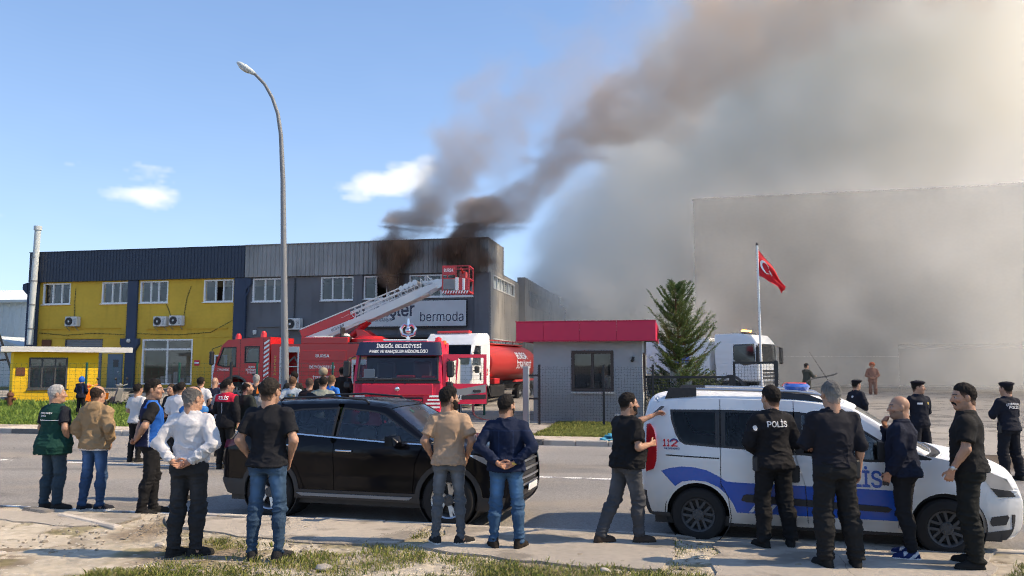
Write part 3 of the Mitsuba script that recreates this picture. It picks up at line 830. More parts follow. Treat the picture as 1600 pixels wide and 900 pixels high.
# ---- big hall on the right, in the smoke
hb = thing('industrial_hall', 'huge grey flat fronted hall half hidden in the smoke on the right', 'building')
poly = sbox(0.0, 0.0, 46, 12.55).difference(sbox(11.6, 0.0, 30, 3.33))
put(hb, 'wall', prism(poly, 0.3, 'xz', 0.0), 'm_hallwall', WARE)
put(hb, 'side_wall', bx(0.0, 0.3, 0.3, 40, 0, 12.55), 'm_hallwall', WARE)
put(hb, 'roof', bx(0.3, 46, 0.3, 40, 12.0, 12.2), 'm_darkgrey', WARE)
put(hb, 'coping', bx(-0.06, 46, -0.07, 0.4, 12.553, 12.68, 0.02), 'm_midgrey', WARE)
put(hb, 'panel_joint', bx(0.3, 11.6, -0.008, -0.002, 2.6, 2.62), 'm_midgrey', WARE)
put(hb, 'plinth', bx(0.2, 11.58, -0.08, -0.003, 0.2, 0.95, 0.02), 'm_darkgrey', WARE)
put(hb, 'bay_wall', cat(bx(11.6, 30, 6, 6.2, 0, 3.4), bx(11.6, 30, 0.3, 6, 3.2, 3.33)), 'm_dim', WARE)
# ---- pale hall at the far left
fb_ = thing('pale_hall', 'pale blue grey hall at the left edge behind the yellow hut', 'building')
XF = frame(-11.45, -41.6, 60)
put(fb_, 'wall', cat(corrugated(-16, 7.2, 0.4, 6.9, 0.5, 0.0, 0.03)), 'm_farwall', XF)
put(fb_, 'roof', prism([(-0.4, 6.9), (14, 9.2), (14, 9.0), (-0.4, 6.7)], 24.2, 'yz', -16.5), 'm_farwall', XF)
put(fb_, 'gable', prism([(0, 0.4), (14, 0.4), (14, 9.0), (0, 6.7)], 0.2, 'yz', 7.2), 'm_farwall', XF)
lb = thing('low_shed', 'low white shed seen left of the yellow factory', 'building')
put(lb, 'wall', bx(-36.5, -31, 52, 58, 0.6, 3.0), 'm_offwhite')
put(lb, 'roof', prism([(-36.8, 3.0), (-30.7, 3.0), (-33.7, 4.0)], 6.4, 'xz', 51.8), 'm_farwall')
hl = structure('hills')
hp = []
for i in range(-30, 31):
    a = math.radians(-60 + i * 2.2 * 0.9)
    hp.append((a, 26 + 14 * math.sin(i * 0.7) + 8 * math.sin(i * 1.9)))
v, f = [], []
for i, (a, h) in enumerate(hp):
    for (r, z) in ((900, -3), (980, h * 0.7), (1150, h)):
        v.append((r * math.sin(a), r * math.cos(a), z))
for i in range(len(hp) - 1):
    for j in range(2):
        b = i * 3 + j
        f += [[b, b + 3, b + 4], [b, b + 4, b + 1]]
mat('m_hills', (0.05, 0.085, 0.10), 0.95)
put(hl, None, trimesh.Trimesh(v, f, process=False), 'm_hills', smooth=True)

# ---- small yellow hut, turned towards the sun
HUT = frame(34, -22.9, 36.9)
hu = thing('yellow_hut', 'small bright yellow hut with a flat overhanging metal roof', 'hut')
CUR = HUT
zg = 0.42
put(hu, 'wall', cat(wall_with_holes(0, 3.5, zg - 0.2, 2.72, [(0.62, 0.98, 2.2, 2.45)], 0.0, 0.2), bx(0.0, 0.2, 0.2, 3.0, zg - 0.2, 2.72), bx(3.3, 3.5, 0.2, 3.0, zg - 0.2, 2.72), bx(0.2, 3.3, 2.8, 3.0, zg - 0.2, 2.72)), 'm_hutyellow', HUT)
put(hu, 'plinth', bx(-0.03, 3.53, -0.035, -0.003, zg - 0.2, zg + 0.1, 0.01), 'm_hutyellow', HUT)
rf = put(hu, 'roof', cat(bx(-0.5, 4.9, -0.5, 3.4, 2.72, 2.93, 0.01)), 'm_farwall', HUT)
put(rf, 'edge_trim', bx(-0.52, 4.92, -0.52, -0.503, 2.70, 2.95), 'm_offwhite', HUT)
window(hu, 0.62, 2.2, 0.98, 2.45, (0.34, 0.68), frame_m='m_darkgrey', w=0.075, label='hut window with dark metal bars')
put(hu, 'window_rail', bx(0.69, 2.13, -0.03, 0.07, 1.98, 2.04), 'm_darkgrey', HUT)
put(hu, 'interior', bx(0.3, 3.2, 1.2, 1.3, zg, 2.7), 'm_midgrey', HUT)
k = thing('wall_plaque', 'small dark plaque on the yellow hut left of its window', 'sign')
put(k, None, bx(0.12, 0.48, -0.03, -0.004, 1.6, 1.98, 0.01), 'm_rust', HUT)
hy = thing('fire_hydrant', 'brown rusty fire hydrant in the grass before the yellow hut', 'hydrant')
HY = frame(0, -19.9, 32.0, 0.25)
put(hy, 'body', lathe([(0, 0), (0.16, 0), (0.16, 0.05), (0.1, 0.08), (0.1, 0.6), (0.13, 0.62), (0.13, 0.68), (0.09, 0.75), (0, 0.78)], 16), 'm_rust', HY, smooth=35)
put(hy, 'nozzle', lathe([(0, -0.2), (0.055, -0.2), (0.055, 0.2), (0, 0.2)], 12, 'x').apply_translation([0, 0, 0.5]), 'm_rust', HY, smooth=35)
put(hy, 'cap_nut', lathe([(0, 0), (0.04, 0), (0.04, 0.07), (0, 0.07)], 6).apply_translation([0, 0, 0.77]), 'm_rust', HY)
# steel struts of a billboard behind the hut
bb = thing('billboard_frame', 'bare dark steel billboard struts behind the yellow hut', 'frame')
for i, x in enumerate((0.0, 1.55)):
    for a, b in (((x, 0, 0.5), (x + 0.12, 0, 5.35)), ((x + 0.12, 0, 5.3), (x + 1.5, 0.9, 0.5)), ((x + 0.1, 0, 2.3), (x + 0.95, 0.6, 2.4))):
        put(bb, 'strut', bar(a, b, 0.1), 'm_black', frame(-11, -29.6, 43))
put(bb, 'crossbar', bar((-0.4, 0, 3.1), (3.2, 0.1, 3.1), 0.05), 'm_black', frame(-11, -29.6, 43))


# ================================================================== guard house, fences, poles, tree
BOO = frame(-11.5, 0.72, 27.0)
CUR = BOO
bo = thing('guard_house', 'small grey guard house with a bright red panelled fascia', 'hut')
ZG = 0.16
put(bo, 'wall', cat(wall_with_holes(0, 3.62, ZG, 2.92, [(1.28, 1.22, 2.68, 2.56)], 0, 0.2), bx(0, 0.2, 0.2, 3.6, ZG, 2.92), bx(0.2, 3.42, 3.4, 3.6, ZG, 2.92),
    prism(sbox(0.2, ZG, 3.6, 2.92).difference(sbox(0.35, 1.2, 1.6, 2.5)), 0.2, 'yz', 3.42)), 'm_boothwall', BOO)
put(bo, 'roof', bx(-0.4, 4.0, -0.42, 4.0, 2.95, 3.2), 'm_darkgrey', BOO)
xs = [-0.5, 0.42, 1.62, 2.82, 4.08]
for i in range(4):
    put(bo, 'fascia_panel', bx(xs[i] + 0.004, xs[i + 1] - 0.004, -0.5, -0.43, 2.88, 3.5, 0.008), 'm_fasciared', BOO)
for i, (a, b) in enumerate([(-0.42, 0.9), (0.9, 2.2), (2.2, 4.0)]):
    put(bo, 'fascia_panel', bx(4.01, 4.08, a + 0.004, b - 0.004, 2.88, 3.5, 0.008), 'm_fasciared', BOO)
    put(bo, 'fascia_panel', bx(-0.5, -0.43, a + 0.004, b - 0.004, 2.88, 3.5, 0.008), 'm_fasciared', BOO)
put(bo, 'fascia_trim', cat(bx(-0.52, 4.1, -0.52, -0.42, 2.855, 2.876), bx(-0.52, 4.1, -0.52, -0.42, 3.504, 3.53)), 'm_fasciared', BOO)
mat('m_brownframe', (0.05, 0.035, 0.03), 0.5)
wk = window(bo, 1.28, 2.68, 1.22, 2.56, (0.5,), frame_m='m_brownframe', w=0.1, sill=False, depth=0.14)
put(wk, 'sill', bx(1.26, 2.7, -0.09, -0.032, 1.15, 1.2, 0.006), 'm_offwhite', BOO)
wk = fresh(f'{bo}__window')
scene[wk] = mikit.ply(cat([bx(3.5, 3.65, a, a + 0.07, 1.2, 2.5) for a in (0.35, 0.72, 1.12, 1.53)] + [bx(3.5, 3.65, 0.42, 1.53, z, z + 0.07) for z in (1.2, 2.43)]), 'm_brownframe', to_world=T(BOO))
put(wk, 'pane', rect_xz(0, 1, 0, 1, 0) .apply_transform(np.array([[0, 0, 0, 3.56], [1.1, 0, 0, 0.42], [0, 0, 1.16, 1.27], [0, 0, 0, 1.0]])), 'm_glass', BOO)
put(bo, 'floor', bx(0.2, 3.42, 0.2, 3.4, ZG, ZG + 0.05), 'm_midgrey', BOO)
put(bo, 'inner_shelf', cat(bx(0.4, 3.2, 2.9, 3.3, 0.9, 1.0), bx(1.5, 2.0, 2.6, 2.9, 1.0, 1.5, 0.05), bx(2.2, 2.5, 1.0, 1.3, 1.2, 1.75, 0.1)), 'm_seat', BOO)
cm = put(bo, 'security_camera', cat(bx(3.28, 3.36, -0.12, -0.003, 2.3, 2.36), tube([(3.32, -0.1, 2.26), (3.3, -0.28, 2.22)], 0.05, 10)), 'm_black', BOO)
put(bo, 'air_brick', bx(2.7, 2.95, -0.03, -0.003, 0.3, 0.5, 0.01), 'm_offwhite', BOO)


def wire_panel(x0, x1, z0, z1, step, r=0.004, zstep=None):
    ms = []
    for x in np.arange(x0, x1 + 1e-6, step):
        ms.append(bx(x - r, x + r, -r, r, z0, z1))
    for z in np.arange(z0, z1 + 1e-6, zstep or step):
        ms.append(bx(x0, x1, -r, r, z - r, z + r))
    return cat(ms)


WF = frame(-11.5, 0.76, 25.9)
f_ = thing('wire_fence', 'dark welded wire fence in front of the guard house', 'fence')
put(f_, 'wire_mesh', wire_panel(0.05, 4.3, 0.22, 2.02, 0.09, 0.003), 'm_darkgrey', WF, kind='stuff')
for x in (0.12, 2.18, 3.72):
    put(f_, 'post', bx(x - 0.035, x + 0.035, -0.03, 0.04, 0.1, 2.1, 0.006), 'm_black', WF)
put(f_, 'gate_post', bx(-0.4, -0.22, -0.1, 0.1, 0.1, 2.05, 0.01), 'm_boothwall', WF)
for z in (0.98, 1.72):
    put(f_, 'hinge', bx(-0.22, 0.1, -0.02, 0.02, z, z + 0.06), 'm_black', WF)
# mesh gate by the flagpole
GA = frame(-13, 6.15, 26.9)
f_ = thing('mesh_gate', 'black framed wire mesh gate below the flagpole', 'gate')
for (x0, x1, zt) in ((-1.9, 1.2, 1.72), (1.2, 2.62, 2.2)):
    fr = put(f_, 'frame', cat(bx(x0, x1, -0.03, 0.03, zt - 0.07, zt), bx(x0, x1, -0.03, 0.03, 0.25, 0.32), bx(x0, x0 + 0.07, -0.035, 0.035, 0.2, zt), bx(x1 - 0.12, x1, -0.05, 0.05, 0.2, zt + 0.03), bx(x0, x1, -0.02, 0.02, 1.25, 1.29)), 'm_black', GA)
    put(fr, 'wire_mesh', wire_panel(x0 + 0.07, x1 - 0.07, 0.32, zt - 0.07, 0.1, 0.005), 'm_darkgrey', GA, kind='stuff')
k = thing('white_board', 'plain white board standing behind the mesh gate', 'sign')
put(k, 'panel', bx(0, 0.75, 0, 0.03, 1.0, 2.0, 0.005), 'm_offwhite', frame(-13, 5.55, 28.3))
put(k, 'stand', cat(bx(0.08, 0.13, 0.031, 0.07, 0.15, 1.9), bx(0.62, 0.67, 0.031, 0.07, 0.15, 1.9)), 'm_galv', frame(-13, 5.55, 28.3))

# green fence along the left plot
GF = frame(-13, *road(-30, 28.4)[:2])
f_ = thing('green_fence', 'thin green wire fence with slender posts along the grass strip', 'fence')
put(f_, 'wire_mesh', cat([bx(-2, 22.5, -0.003, 0.003, z - 0.0035, z + 0.0035) for z in np.arange(0.35, 2.2, 0.15)] + [bx(x - 0.0022, x + 0.0022, -0.003, 0.003, 0.3, 2.15) for x in np.arange(-2, 22.5, 0.3)]), 'm_green', GF, kind='stuff')
for x in (1.0, 5.4, 9.75, 13.2, 16.4, 19.4, 22.4):
    put(f_, 'post', tube([(x, 0.02, 0.15), (x, 0.02, 2.2)], 0.042, 8), 'm_green', GF)
for x in (13.6, 16.9):
    k = thing('dark_post', 'short dark post standing among the crowd before the fire engines' if x < 14 else 'second short dark post nearer the red lorry', 'post')
    put(k, None, tube([(0, 0, 0.1), (0, 0, 2.1)], 0.05, 8), 'm_black', frame(0, -10.3 + (x - 13.6) * 1.55, 29.5 - (x - 13.6) * 0.1, 0.1))

# ------------------------------------------------------------------ street lamp
la = thing('street_lamp', 'tall galvanised street lamp with a curved arm', 'lamp post')
pp = [(-6.62, 23.6, 0.13), (-6.66, 23.6, 2.0), (-6.78, 23.6, 5.0), (-6.88, 23.6, 7.6), (-6.98, 23.6, 9.0), (-7.09, 23.6, 9.65), (-7.27, 23.6, 10.15), (-7.52, 23.6, 10.58), (-7.85, 23.6, 10.92)]
put(la, 'pole', tube(pp, [0.115, 0.11, 0.09, 0.075, 0.062, 0.056, 0.052, 0.047, 0.042], 16), 'm_galv', smooth=40)
put(la, 'base', cat(lathe([(0, 0), (0.24, 0), (0.24, 0.05), (0.15, 0.07), (0.13, 0.4), (0, 0.4)], 16).apply_translation([-6.62, 23.6, 0.13])), 'm_galv', smooth=40)
hd = []
for x, w, h in ((0, 0.05, 0.05), (0.12, 0.12, 0.08), (0.35, 0.16, 0.1), (0.55, 0.12, 0.08), (0.66, 0.03, 0.03)):
    hd += [(x, w * math.cos(q), h * math.sin(q)) for q in np.arange(0, 6.28, 0.5)]
LH = np.array([[-0.83, 0, -0.55, -7.83], [0, 1, 0, 23.6], [0.55, 0, -0.83, 10.9], [0, 0, 0, 1.0]])
put(la, 'lantern', hull(hd), 'm_farwall', LH, smooth=40)
put(la, 'lens', ellipsoid((0.36, 0, 0.075), (0.2, 0.1, 0.05)), 'm_lightlens', LH, smooth=True)

# ------------------------------------------------------------------ flag pole
fp = thing('flagpole', 'white flagpole rising behind the police van', 'flagpole')
put(fp, 'pole', tube([(9.93, 32, 0.3), (9.9, 32, 6.9)], [0.055, 0.04], 12), 'm_white', smooth=True)
put(fp, 'finial', ellipsoid((9.9, 32, 6.95), (0.06, 0.06, 0.07), 2), 'm_darkgrey', smooth=True)
fl = thing('red_flag', 'red national flag with white crescent and star hanging limply', 'flag')


def flag_warp(u, v):
    """u 0..1 along the fly, v 0..1 down the hoist: the cloth hangs down and folds."""
    u, v = np.asarray(u, float), np.asarray(v, float)
    drop = 1.5 * u ** 1.15
    x = 0.05 + 1.08 * u - 0.16 * v * u + 0.06 * np.sin(3.3 * u) * v
    z = 6.74 - 1.08 * v * (1 - 0.58 * u) - drop * (1 - 0.12 * v)
    y = 0.13 * np.sin(9.0 * u + 4.5 * v) * u ** 0.6 + 0.08 * np.sin(15 * v + 3 * u) * u
    return np.stack([9.87 + x, 32 + y, z], -1)


uu, vv = np.meshgrid(np.linspace(0, 1, 50), np.linspace(0, 1, 40))
P = flag_warp(uu, vv).reshape(-1, 3)
i, j = np.meshgrid(np.arange(39), np.arange(49), indexing='ij')
a = (i * 50 + j).ravel()
mat('m_flag', (0.62, 0.02, 0.03), 0.75)
put(fl, 'cloth', trimesh.Trimesh(P, np.vstack([np.stack([a, a + 1, a + 51], 1), np.stack([a, a + 51, a + 50], 1)]), process=False), 'm_flag', smooth=True)
cres = Point(0.36, 0.5).buffer(0.25, 48).difference(Point(0.42, 0.5).buffer(0.2, 48))
star = Polygon([(0.68 + (0.125 if q % 2 == 0 else 0.05) * math.cos(math.pi + q * math.pi / 5), 0.5 + (0.125 if q % 2 == 0 else 0.05) * math.sin(math.pi + q * math.pi / 5)) for q in range(10)])
for nm, pg in (('crescent', cres), ('star', star)):
    m_ = m3.Manifold.extrude(m3.CrossSection([np.array(pg.exterior.coords)[:-1]], m3.FillRule.EvenOdd), 0.02).refine_to_length(0.03)
    m_ = tm(m_)
    q = m_.vertices
    front = flag_warp(q[:, 0] / 1.5 * 1.0 * 1.0, 1 - q[:, 1])
    e = 1e-3
    nu = flag_warp(q[:, 0] / 1.5 + e, 1 - q[:, 1]) - front
    nv = flag_warp(q[:, 0] / 1.5, 1 - q[:, 1] + e) - front
    n_ = np.cross(nu, nv)
    n_ /= np.linalg.norm(n_, axis=1, keepdims=True)
    m_.vertices = front + n_ * (q[:, 2:3] - 0.01) * 3.6
    put(fl, nm, m_, 'm_white')

# ------------------------------------------------------------------ spruce by the guard house
tr = thing('spruce_tree', 'young ragged spruce tree right of the guard house', 'tree')
TX, TY = 5.95, 28.4
r = np.random.default_rng(12)
put(tr, 'trunk', tube([(0, 0, 0.1), (0.02, 0.02, 1.4), (-0.04, 0, 2.8), (-0.12, 0, 4.2), (-0.16, 0, 4.95)], [0.085, 0.07, 0.05, 0.025, 0.006], 9), 'm_rust', frame(0, TX, TY), smooth=True)
limbs, tufts = [], []


def width_at(z):
    return np.interp(z, [0.35, 0.9, 1.5, 2.1, 2.7, 3.3, 3.9, 4.4, 4.8, 5.0], [1.0, 1.2, 1.25, 1.2, 1.0, 0.85, 0.66, 0.46, 0.22, 0.06])


for z in np.concatenate([np.arange(0.45, 3.4, 0.115), np.arange(3.4, 4.85, 0.11)]):
    for q in range(6 if z < 3.6 else 4):
        az = r.uniform(0, 2 * np.pi)
        z = z + r.uniform(-0.07, 0.07)
        L = width_at(z) * r.uniform(0.35, 1.2) * (0.6 + 0.8 * meshkit.noise(np.array([[math.cos(az) * 1.2, math.sin(az) * 1.2, z * 1.3]]), 5)[0])
        if z < 2.75 and abs(az - 0.05) < 0.55 and 1.3 < z:
            L = max(L, 0.8) * 1.45          # a long limb leans out to the right
        up = 0.2 + 0.75 * (z / 5) + r.uniform(-0.15, 0.25)
        x0 = np.interp(z, [0, 2.8, 4.95], [0, -0.04, -0.16])
        pts = [np.array([x0 + L * s * math.cos(az), L * s * math.sin(az), z + up * L * s ** 1.4 - 0.12 * L * math.sin(3.1 * s)]) for s in np.linspace(0, 1, 6)]
        limbs.append(tube(pts, np.linspace(0.02, 0.004, 6) * (1 if z < 3 else 0.6), 4, False))
        for s in np.arange(0.18, 1.02, 0.075):
            c = np.array([np.interp(s, np.linspace(0, 1, 6), [p[i] for p in pts]) for i in range(3)])
            d = (pts[-1] - pts[0]) / (np.linalg.norm(pts[-1] - pts[0]) + 1e-9)
            for sg in (-1, 1, 0):
                side = np.cross(d, [0, 0, 1]) * sg
                dirn = d * (0.7 if sg else 1.0) + side * 0.8 + [0, 0, r.uniform(-0.15, 0.25)]
                dirn /= np.linalg.norm(dirn)
                tufts.append((c, dirn, (0.17 + 0.15 * (1 - s)) * r.uniform(0.7, 1.3) * (1.0 if z < 3.4 else 0.75)))
put(tr, 'limb', cat(limbs), 'm_rust', frame(0, TX, TY), kind='stuff')
# needles: short slim blades round each twig
V, Fc, Cc = [], [], []
nb = 0
for c, d, L in tufts:
    k_ = 16
    s = r.uniform(0, 1, k_)
    base = c + d * (s * L)[:, None]
    rd = r.normal(0, 1, (k_, 3))
    rd -= np.outer(rd @ d, d)
    rd /= np.linalg.norm(rd, axis=1, keepdims=True)
    nd = d * 0.75 + rd * 0.8
    nd /= np.linalg.norm(nd, axis=1, keepdims=True)
    ln = r.uniform(0.03, 0.055, k_)[:, None]
    w = np.cross(nd, r.normal(0, 1, (k_, 3)))
    w = w / np.linalg.norm(w, axis=1, keepdims=True) * 0.0105
    V.append(np.stack([base - w, base + w, base + nd * ln], 1).reshape(-1, 3))
    col = np.array([0.10, 0.15, 0.042]) * r.uniform(0.6, 1.5) + np.array([0.03, 0.03, 0.004]) * r.uniform(0, 1)
    Cc.append(np.repeat(col[None] * r.uniform(0.8, 1.2, (k_, 1)), 3, 0))
V, Cc = np.vstack(V), np.vstack(Cc)
put(tr, 'crown', trimesh.Trimesh(V, np.arange(len(V)).reshape(-1, 3), process=False), 'm_leaf', frame(0, TX, TY), color=Cc)
for i, (x, y, h, rad) in enumerate([(5.2, 27.9, 1.25, 0.42), (6.9, 28.0, 1.35, 0.5), (4.9, 26.9, 0.9, 0.3)]):
    rr_ = np.random.default_rng(70 + i)
    P = rr_.normal(0, 1, (1500, 3)) * [rad * 0.55, rad * 0.5, h * 0.24] + [0, 0, h * 0.6]
    P[:, 2] = np.clip(P[:, 2], 0, None)
    m_, c_ = blades(P, rr_.uniform(0.05, 0.1, len(P)), 0.018, (0.022, 0.04, 0.012), (0.06, 0.085, 0.028), 80 + i, 1.3)
    sk = thing('shrub', ['dark shrub under the spruce left of its trunk', 'shrub behind the mesh gate right of the spruce', 'small shrub at the corner of the guard house'][i], 'shrub')
    put(sk, 'foliage', m_, 'm_leaf', frame(0, x, y, 0.2), color=c_)
    put(sk, 'stem', cat([tube([(0, 0, 0), (0.1 * math.cos(q), 0.1 * math.sin(q), h * 0.7)], [0.015, 0.006], 5) for q in (0.3, 2.2, 4.4)]), 'm_rust', frame(0, x, y, 0.15))

# red fire hose looping from the tanker across the entrance
k = thing('fire_hose', 'red fire hose looping over the entrance beside the white tanker', 'hose')
hp = np.array([(-1.5, 31.2, 1.0), (-1.48, 30.8, 0.75), (-1.4, 29.6, 0.32), (-1.15, 28.2, 0.22), (-0.7, 27.2, 0.2), (-0.1, 26.6, 0.2), (0.0, 25.6, 0.2), (-0.05, 24.0, 0.2)])
q = np.linspace(0, len(hp) - 1, 60)
from scipy.interpolate import CubicSpline
hp = CubicSpline(np.arange(len(hp)), hp)(q)
put(k, None, tube(hp, 0.045, 10), 'm_tankred', smooth=True)


# ================================================================== people
class Field:
    """A signed distance grid into which rounded bones are blended; nets() meshes its zero surface."""

    def __init__(self, lo, hi, h):
        self.lo, self.h = np.array(lo, float), h
        self.n = np.ceil((np.array(hi) - self.lo) / h).astype(int) + 1
        self.D = np.full(self.n, 0.5, np.float32)
        self.ax = [self.lo[i] + h * np.arange(self.n[i]) for i in range(3)]

    def sub(self, lo, hi):
        a = np.clip(np.floor((np.array(lo) - self.lo) / self.h).astype(int), 0, self.n - 1)
        b = np.clip(np.ceil((np.array(hi) - self.lo) / self.h).astype(int) + 1, 1, self.n)
        if (b <= a).any():
            return None, None
        sl = tuple(slice(a[i], b[i]) for i in range(3))
        g = np.meshgrid(*[self.ax[i][sl[i]].astype(np.float32) for i in range(3)], indexing='ij')
        return sl, g

    def blend(self, sl, d, k):
        e = self.D[sl]
        if k <= 0:
            self.D[sl] = np.minimum(e, d)
        else:
            q = np.clip(0.5 + 0.5 * (e - d) / k, 0, 1)
            self.D[sl] = e * (1 - q) + d * q - k * q * (1 - q)

    def cap(self, a, b, ra, rb=None, k=0.02, cut=None):
        """A tapered bone from a to b. cut: flat end at b."""
        rb = ra if rb is None else rb
        a, b = np.array(a, float), np.array(b, float)
        m = max(ra, rb) + 0.05 + k
        sl, g = self.sub(np.minimum(a, b) - m, np.maximum(a, b) + m)
        if sl is None:
            return
        ab = b - a
        t = np.clip(((g[0] - a[0]) * ab[0] + (g[1] - a[1]) * ab[1] + (g[2] - a[2]) * ab[2]) / max(ab @ ab, 1e-9), 0, 1)
        d = np.sqrt((g[0] - a[0] - t * ab[0]) ** 2 + (g[1] - a[1] - t * ab[1]) ** 2 + (g[2] - a[2] - t * ab[2]) ** 2) - (ra + (rb - ra) * t)
        if cut:
            n = ab / np.linalg.norm(ab)
            d = np.maximum(d, (g[0] - b[0]) * n[0] + (g[1] - b[1]) * n[1] + (g[2] - b[2]) * n[2])
        self.blend(sl, d, k)

    def ell(self, c, r, k=0.02, sign=1, rot=None):
        c, r = np.array(c, float), np.array(r, float)
        m = r.max() + 0.04 + k
        sl, g = self.sub(c - m, c + m)
        if sl is None:
            return
        p = [g[i] - c[i] for i in range(3)]
        if rot is not None:
            p = [rot[0][i] * p[0] + rot[1][i] * p[1] + rot[2][i] * p[2] for i in range(3)]
        q0 = np.sqrt(sum((p[i] / r[i]) ** 2 for i in range(3)))
        q1 = np.sqrt(sum((p[i] / r[i] ** 2) ** 2 for i in range(3)))
        d = np.where(q1 > 1e-9, q0 * (q0 - 1) / np.maximum(q1, 1e-9), -r.min())
        if sign < 0:
            e = self.D[sl]
            q = np.clip(0.5 - 0.5 * (e + d) / max(k, 1e-6), 0, 1)
            self.D[sl] = e * (1 - q) - d * q + k * q * (1 - q)
        else:
            self.blend(sl, d, k)

    def stack(self, rows, k=0.02, z0=None, z1=None):
        """Elliptic sections: rows of (z, half width, half depth, x offset, y offset)."""
        rows = np.array(rows, float)
        z0 = rows[0, 0] if z0 is None else z0
        z1 = rows[-1, 0] if z1 is None else z1
        m = rows[:, 1:3].max() + 0.06
        sl, g = self.sub([rows[:, 3].min() - m, rows[:, 4].min() - m, z0 - 0.05], [rows[:, 3].max() + m, rows[:, 4].max() + m, z1 + 0.05])
        z = self.ax[2][sl[2]]
        a, b, ox, oy = [np.interp(z, rows[:, 0], rows[:, i]).astype(np.float32) for i in (1, 2, 3, 4)]
        x, y = g[0] - ox, g[1] - oy
        q = np.sqrt((x / a) ** 2 + (y / b) ** 2)
        q1 = np.sqrt((x / a ** 2) ** 2 + (y / b ** 2) ** 2)
        d = np.where(q1 > 1e-6, q * (q - 1) / np.maximum(q1, 1e-6), -np.minimum(a, b))
        d = np.maximum(d, np.maximum(z0 - g[2], g[2] - z1))
        self.blend(sl, d, k)

    def clip(self, fn):
        """Keep where fn(x, y, z) < 0."""
        g = np.meshgrid(*[a.astype(np.float32) for a in self.ax], indexing='ij')
        self.D = np.maximum(self.D, fn(*g))

    def nets(self):
        D, n = self.D, self.n
        s = D < 0
        c = sum(s[i:n[0] - 1 + i, j:n[1] - 1 + j, k:n[2] - 1 + k].astype(np.int8) for i in (0, 1) for j in (0, 1) for k in (0, 1))
        idx = np.argwhere((c > 0) & (c < 8))
        corner = np.array([[i, j, k] for i in (0, 1) for j in (0, 1) for k in (0, 1)])
        val = np.stack([D[tuple((idx + o).T)] for o in corner], 1)
        acc, cnt = np.zeros((len(idx), 3)), np.zeros((len(idx), 1))
        for p in range(8):
            for q in range(p + 1, 8):
                if np.abs(corner[p] - corner[q]).sum() == 1:
                    hit = (val[:, p] < 0) != (val[:, q] < 0)
                    t = val[:, p] / np.where(hit, val[:, p] - val[:, q], 1)
                    acc += np.where(hit[:, None], corner[p] + t[:, None] * (corner[q] - corner[p]), 0)
                    cnt += hit[:, None]
        v = self.lo + self.h * (idx + acc / cnt)
        ids = np.full(n - 1, -1, np.int64)
        ids[tuple(idx.T)] = np.arange(len(idx))
        F = []
        for ax in range(3):
            a1, a2 = (ax + 1) % 3, (ax + 2) % 3
            sh = [slice(None)] * 3
            s0, s1 = list(sh), list(sh)
            s0[ax], s1[ax] = slice(0, -1), slice(1, None)
            x = np.argwhere(s[tuple(s0)] != s[tuple(s1)])
            x = x[(x[:, a1] > 0) & (x[:, a2] > 0) & (x[:, a1] < n[a1] - 1) & (x[:, a2] < n[a2] - 1)]
            ins = s[tuple(x.T)]
            e1, e2 = np.eye(3, dtype=int)[a1], np.eye(3, dtype=int)[a2]
            q = np.stack([ids[tuple((x - o).T)] for o in (0 * e1, e1, e1 + e2, e2)], 1)
            q = q[(q >= 0).all(1)] if (q < 0).any() else q
            if len(q) == len(ins):
                q[~ins] = q[~ins][:, ::-1]
            F.append(q)
        f = np.vstack(F)
        return trimesh.Trimesh(v, np.vstack([f[:, [0, 1, 2]], f[:, [0, 2, 3]]]), process=False)


def wrinkle(m, amp, freq, seed, zlim=None):
    """Cloth folds: ridged noise pushed along the normals."""
    v, f, n = meshkit.arrays(m, True)
    q = v * np.asarray(freq) + seed * 3.7
    w_ = (meshkit.fbm(v * 5.0 + 3, 2, seed + 9)[:, None] - 0.5) * [1.6, 1.6, 1.2]
    r = (1 - np.abs(2 * meshkit.noise(q + w_, seed) - 1)) ** 3 * 0.75 + 0.3 * meshkit.noise(q * 2.1, seed + 1) + 0.1
    r2 = meshkit.fbm(v * np.asarray(freq) * 0.5 + 11, 2, seed + 5)
    a = amp * ((r - 0.55) * 1.45 + (r2 - 0.5) * 1.2)
    if zlim is not None:
        a = a * zlim(v)
    return trimesh.Trimesh(v + n * a[:, None], f, process=False)


SKIN = np.array([0.44, 0.25, 0.165])
HS = 1.07


def unit(v):
    v = np.asarray(v, float)
    return v / (np.linalg.norm(v) + 1e-12)


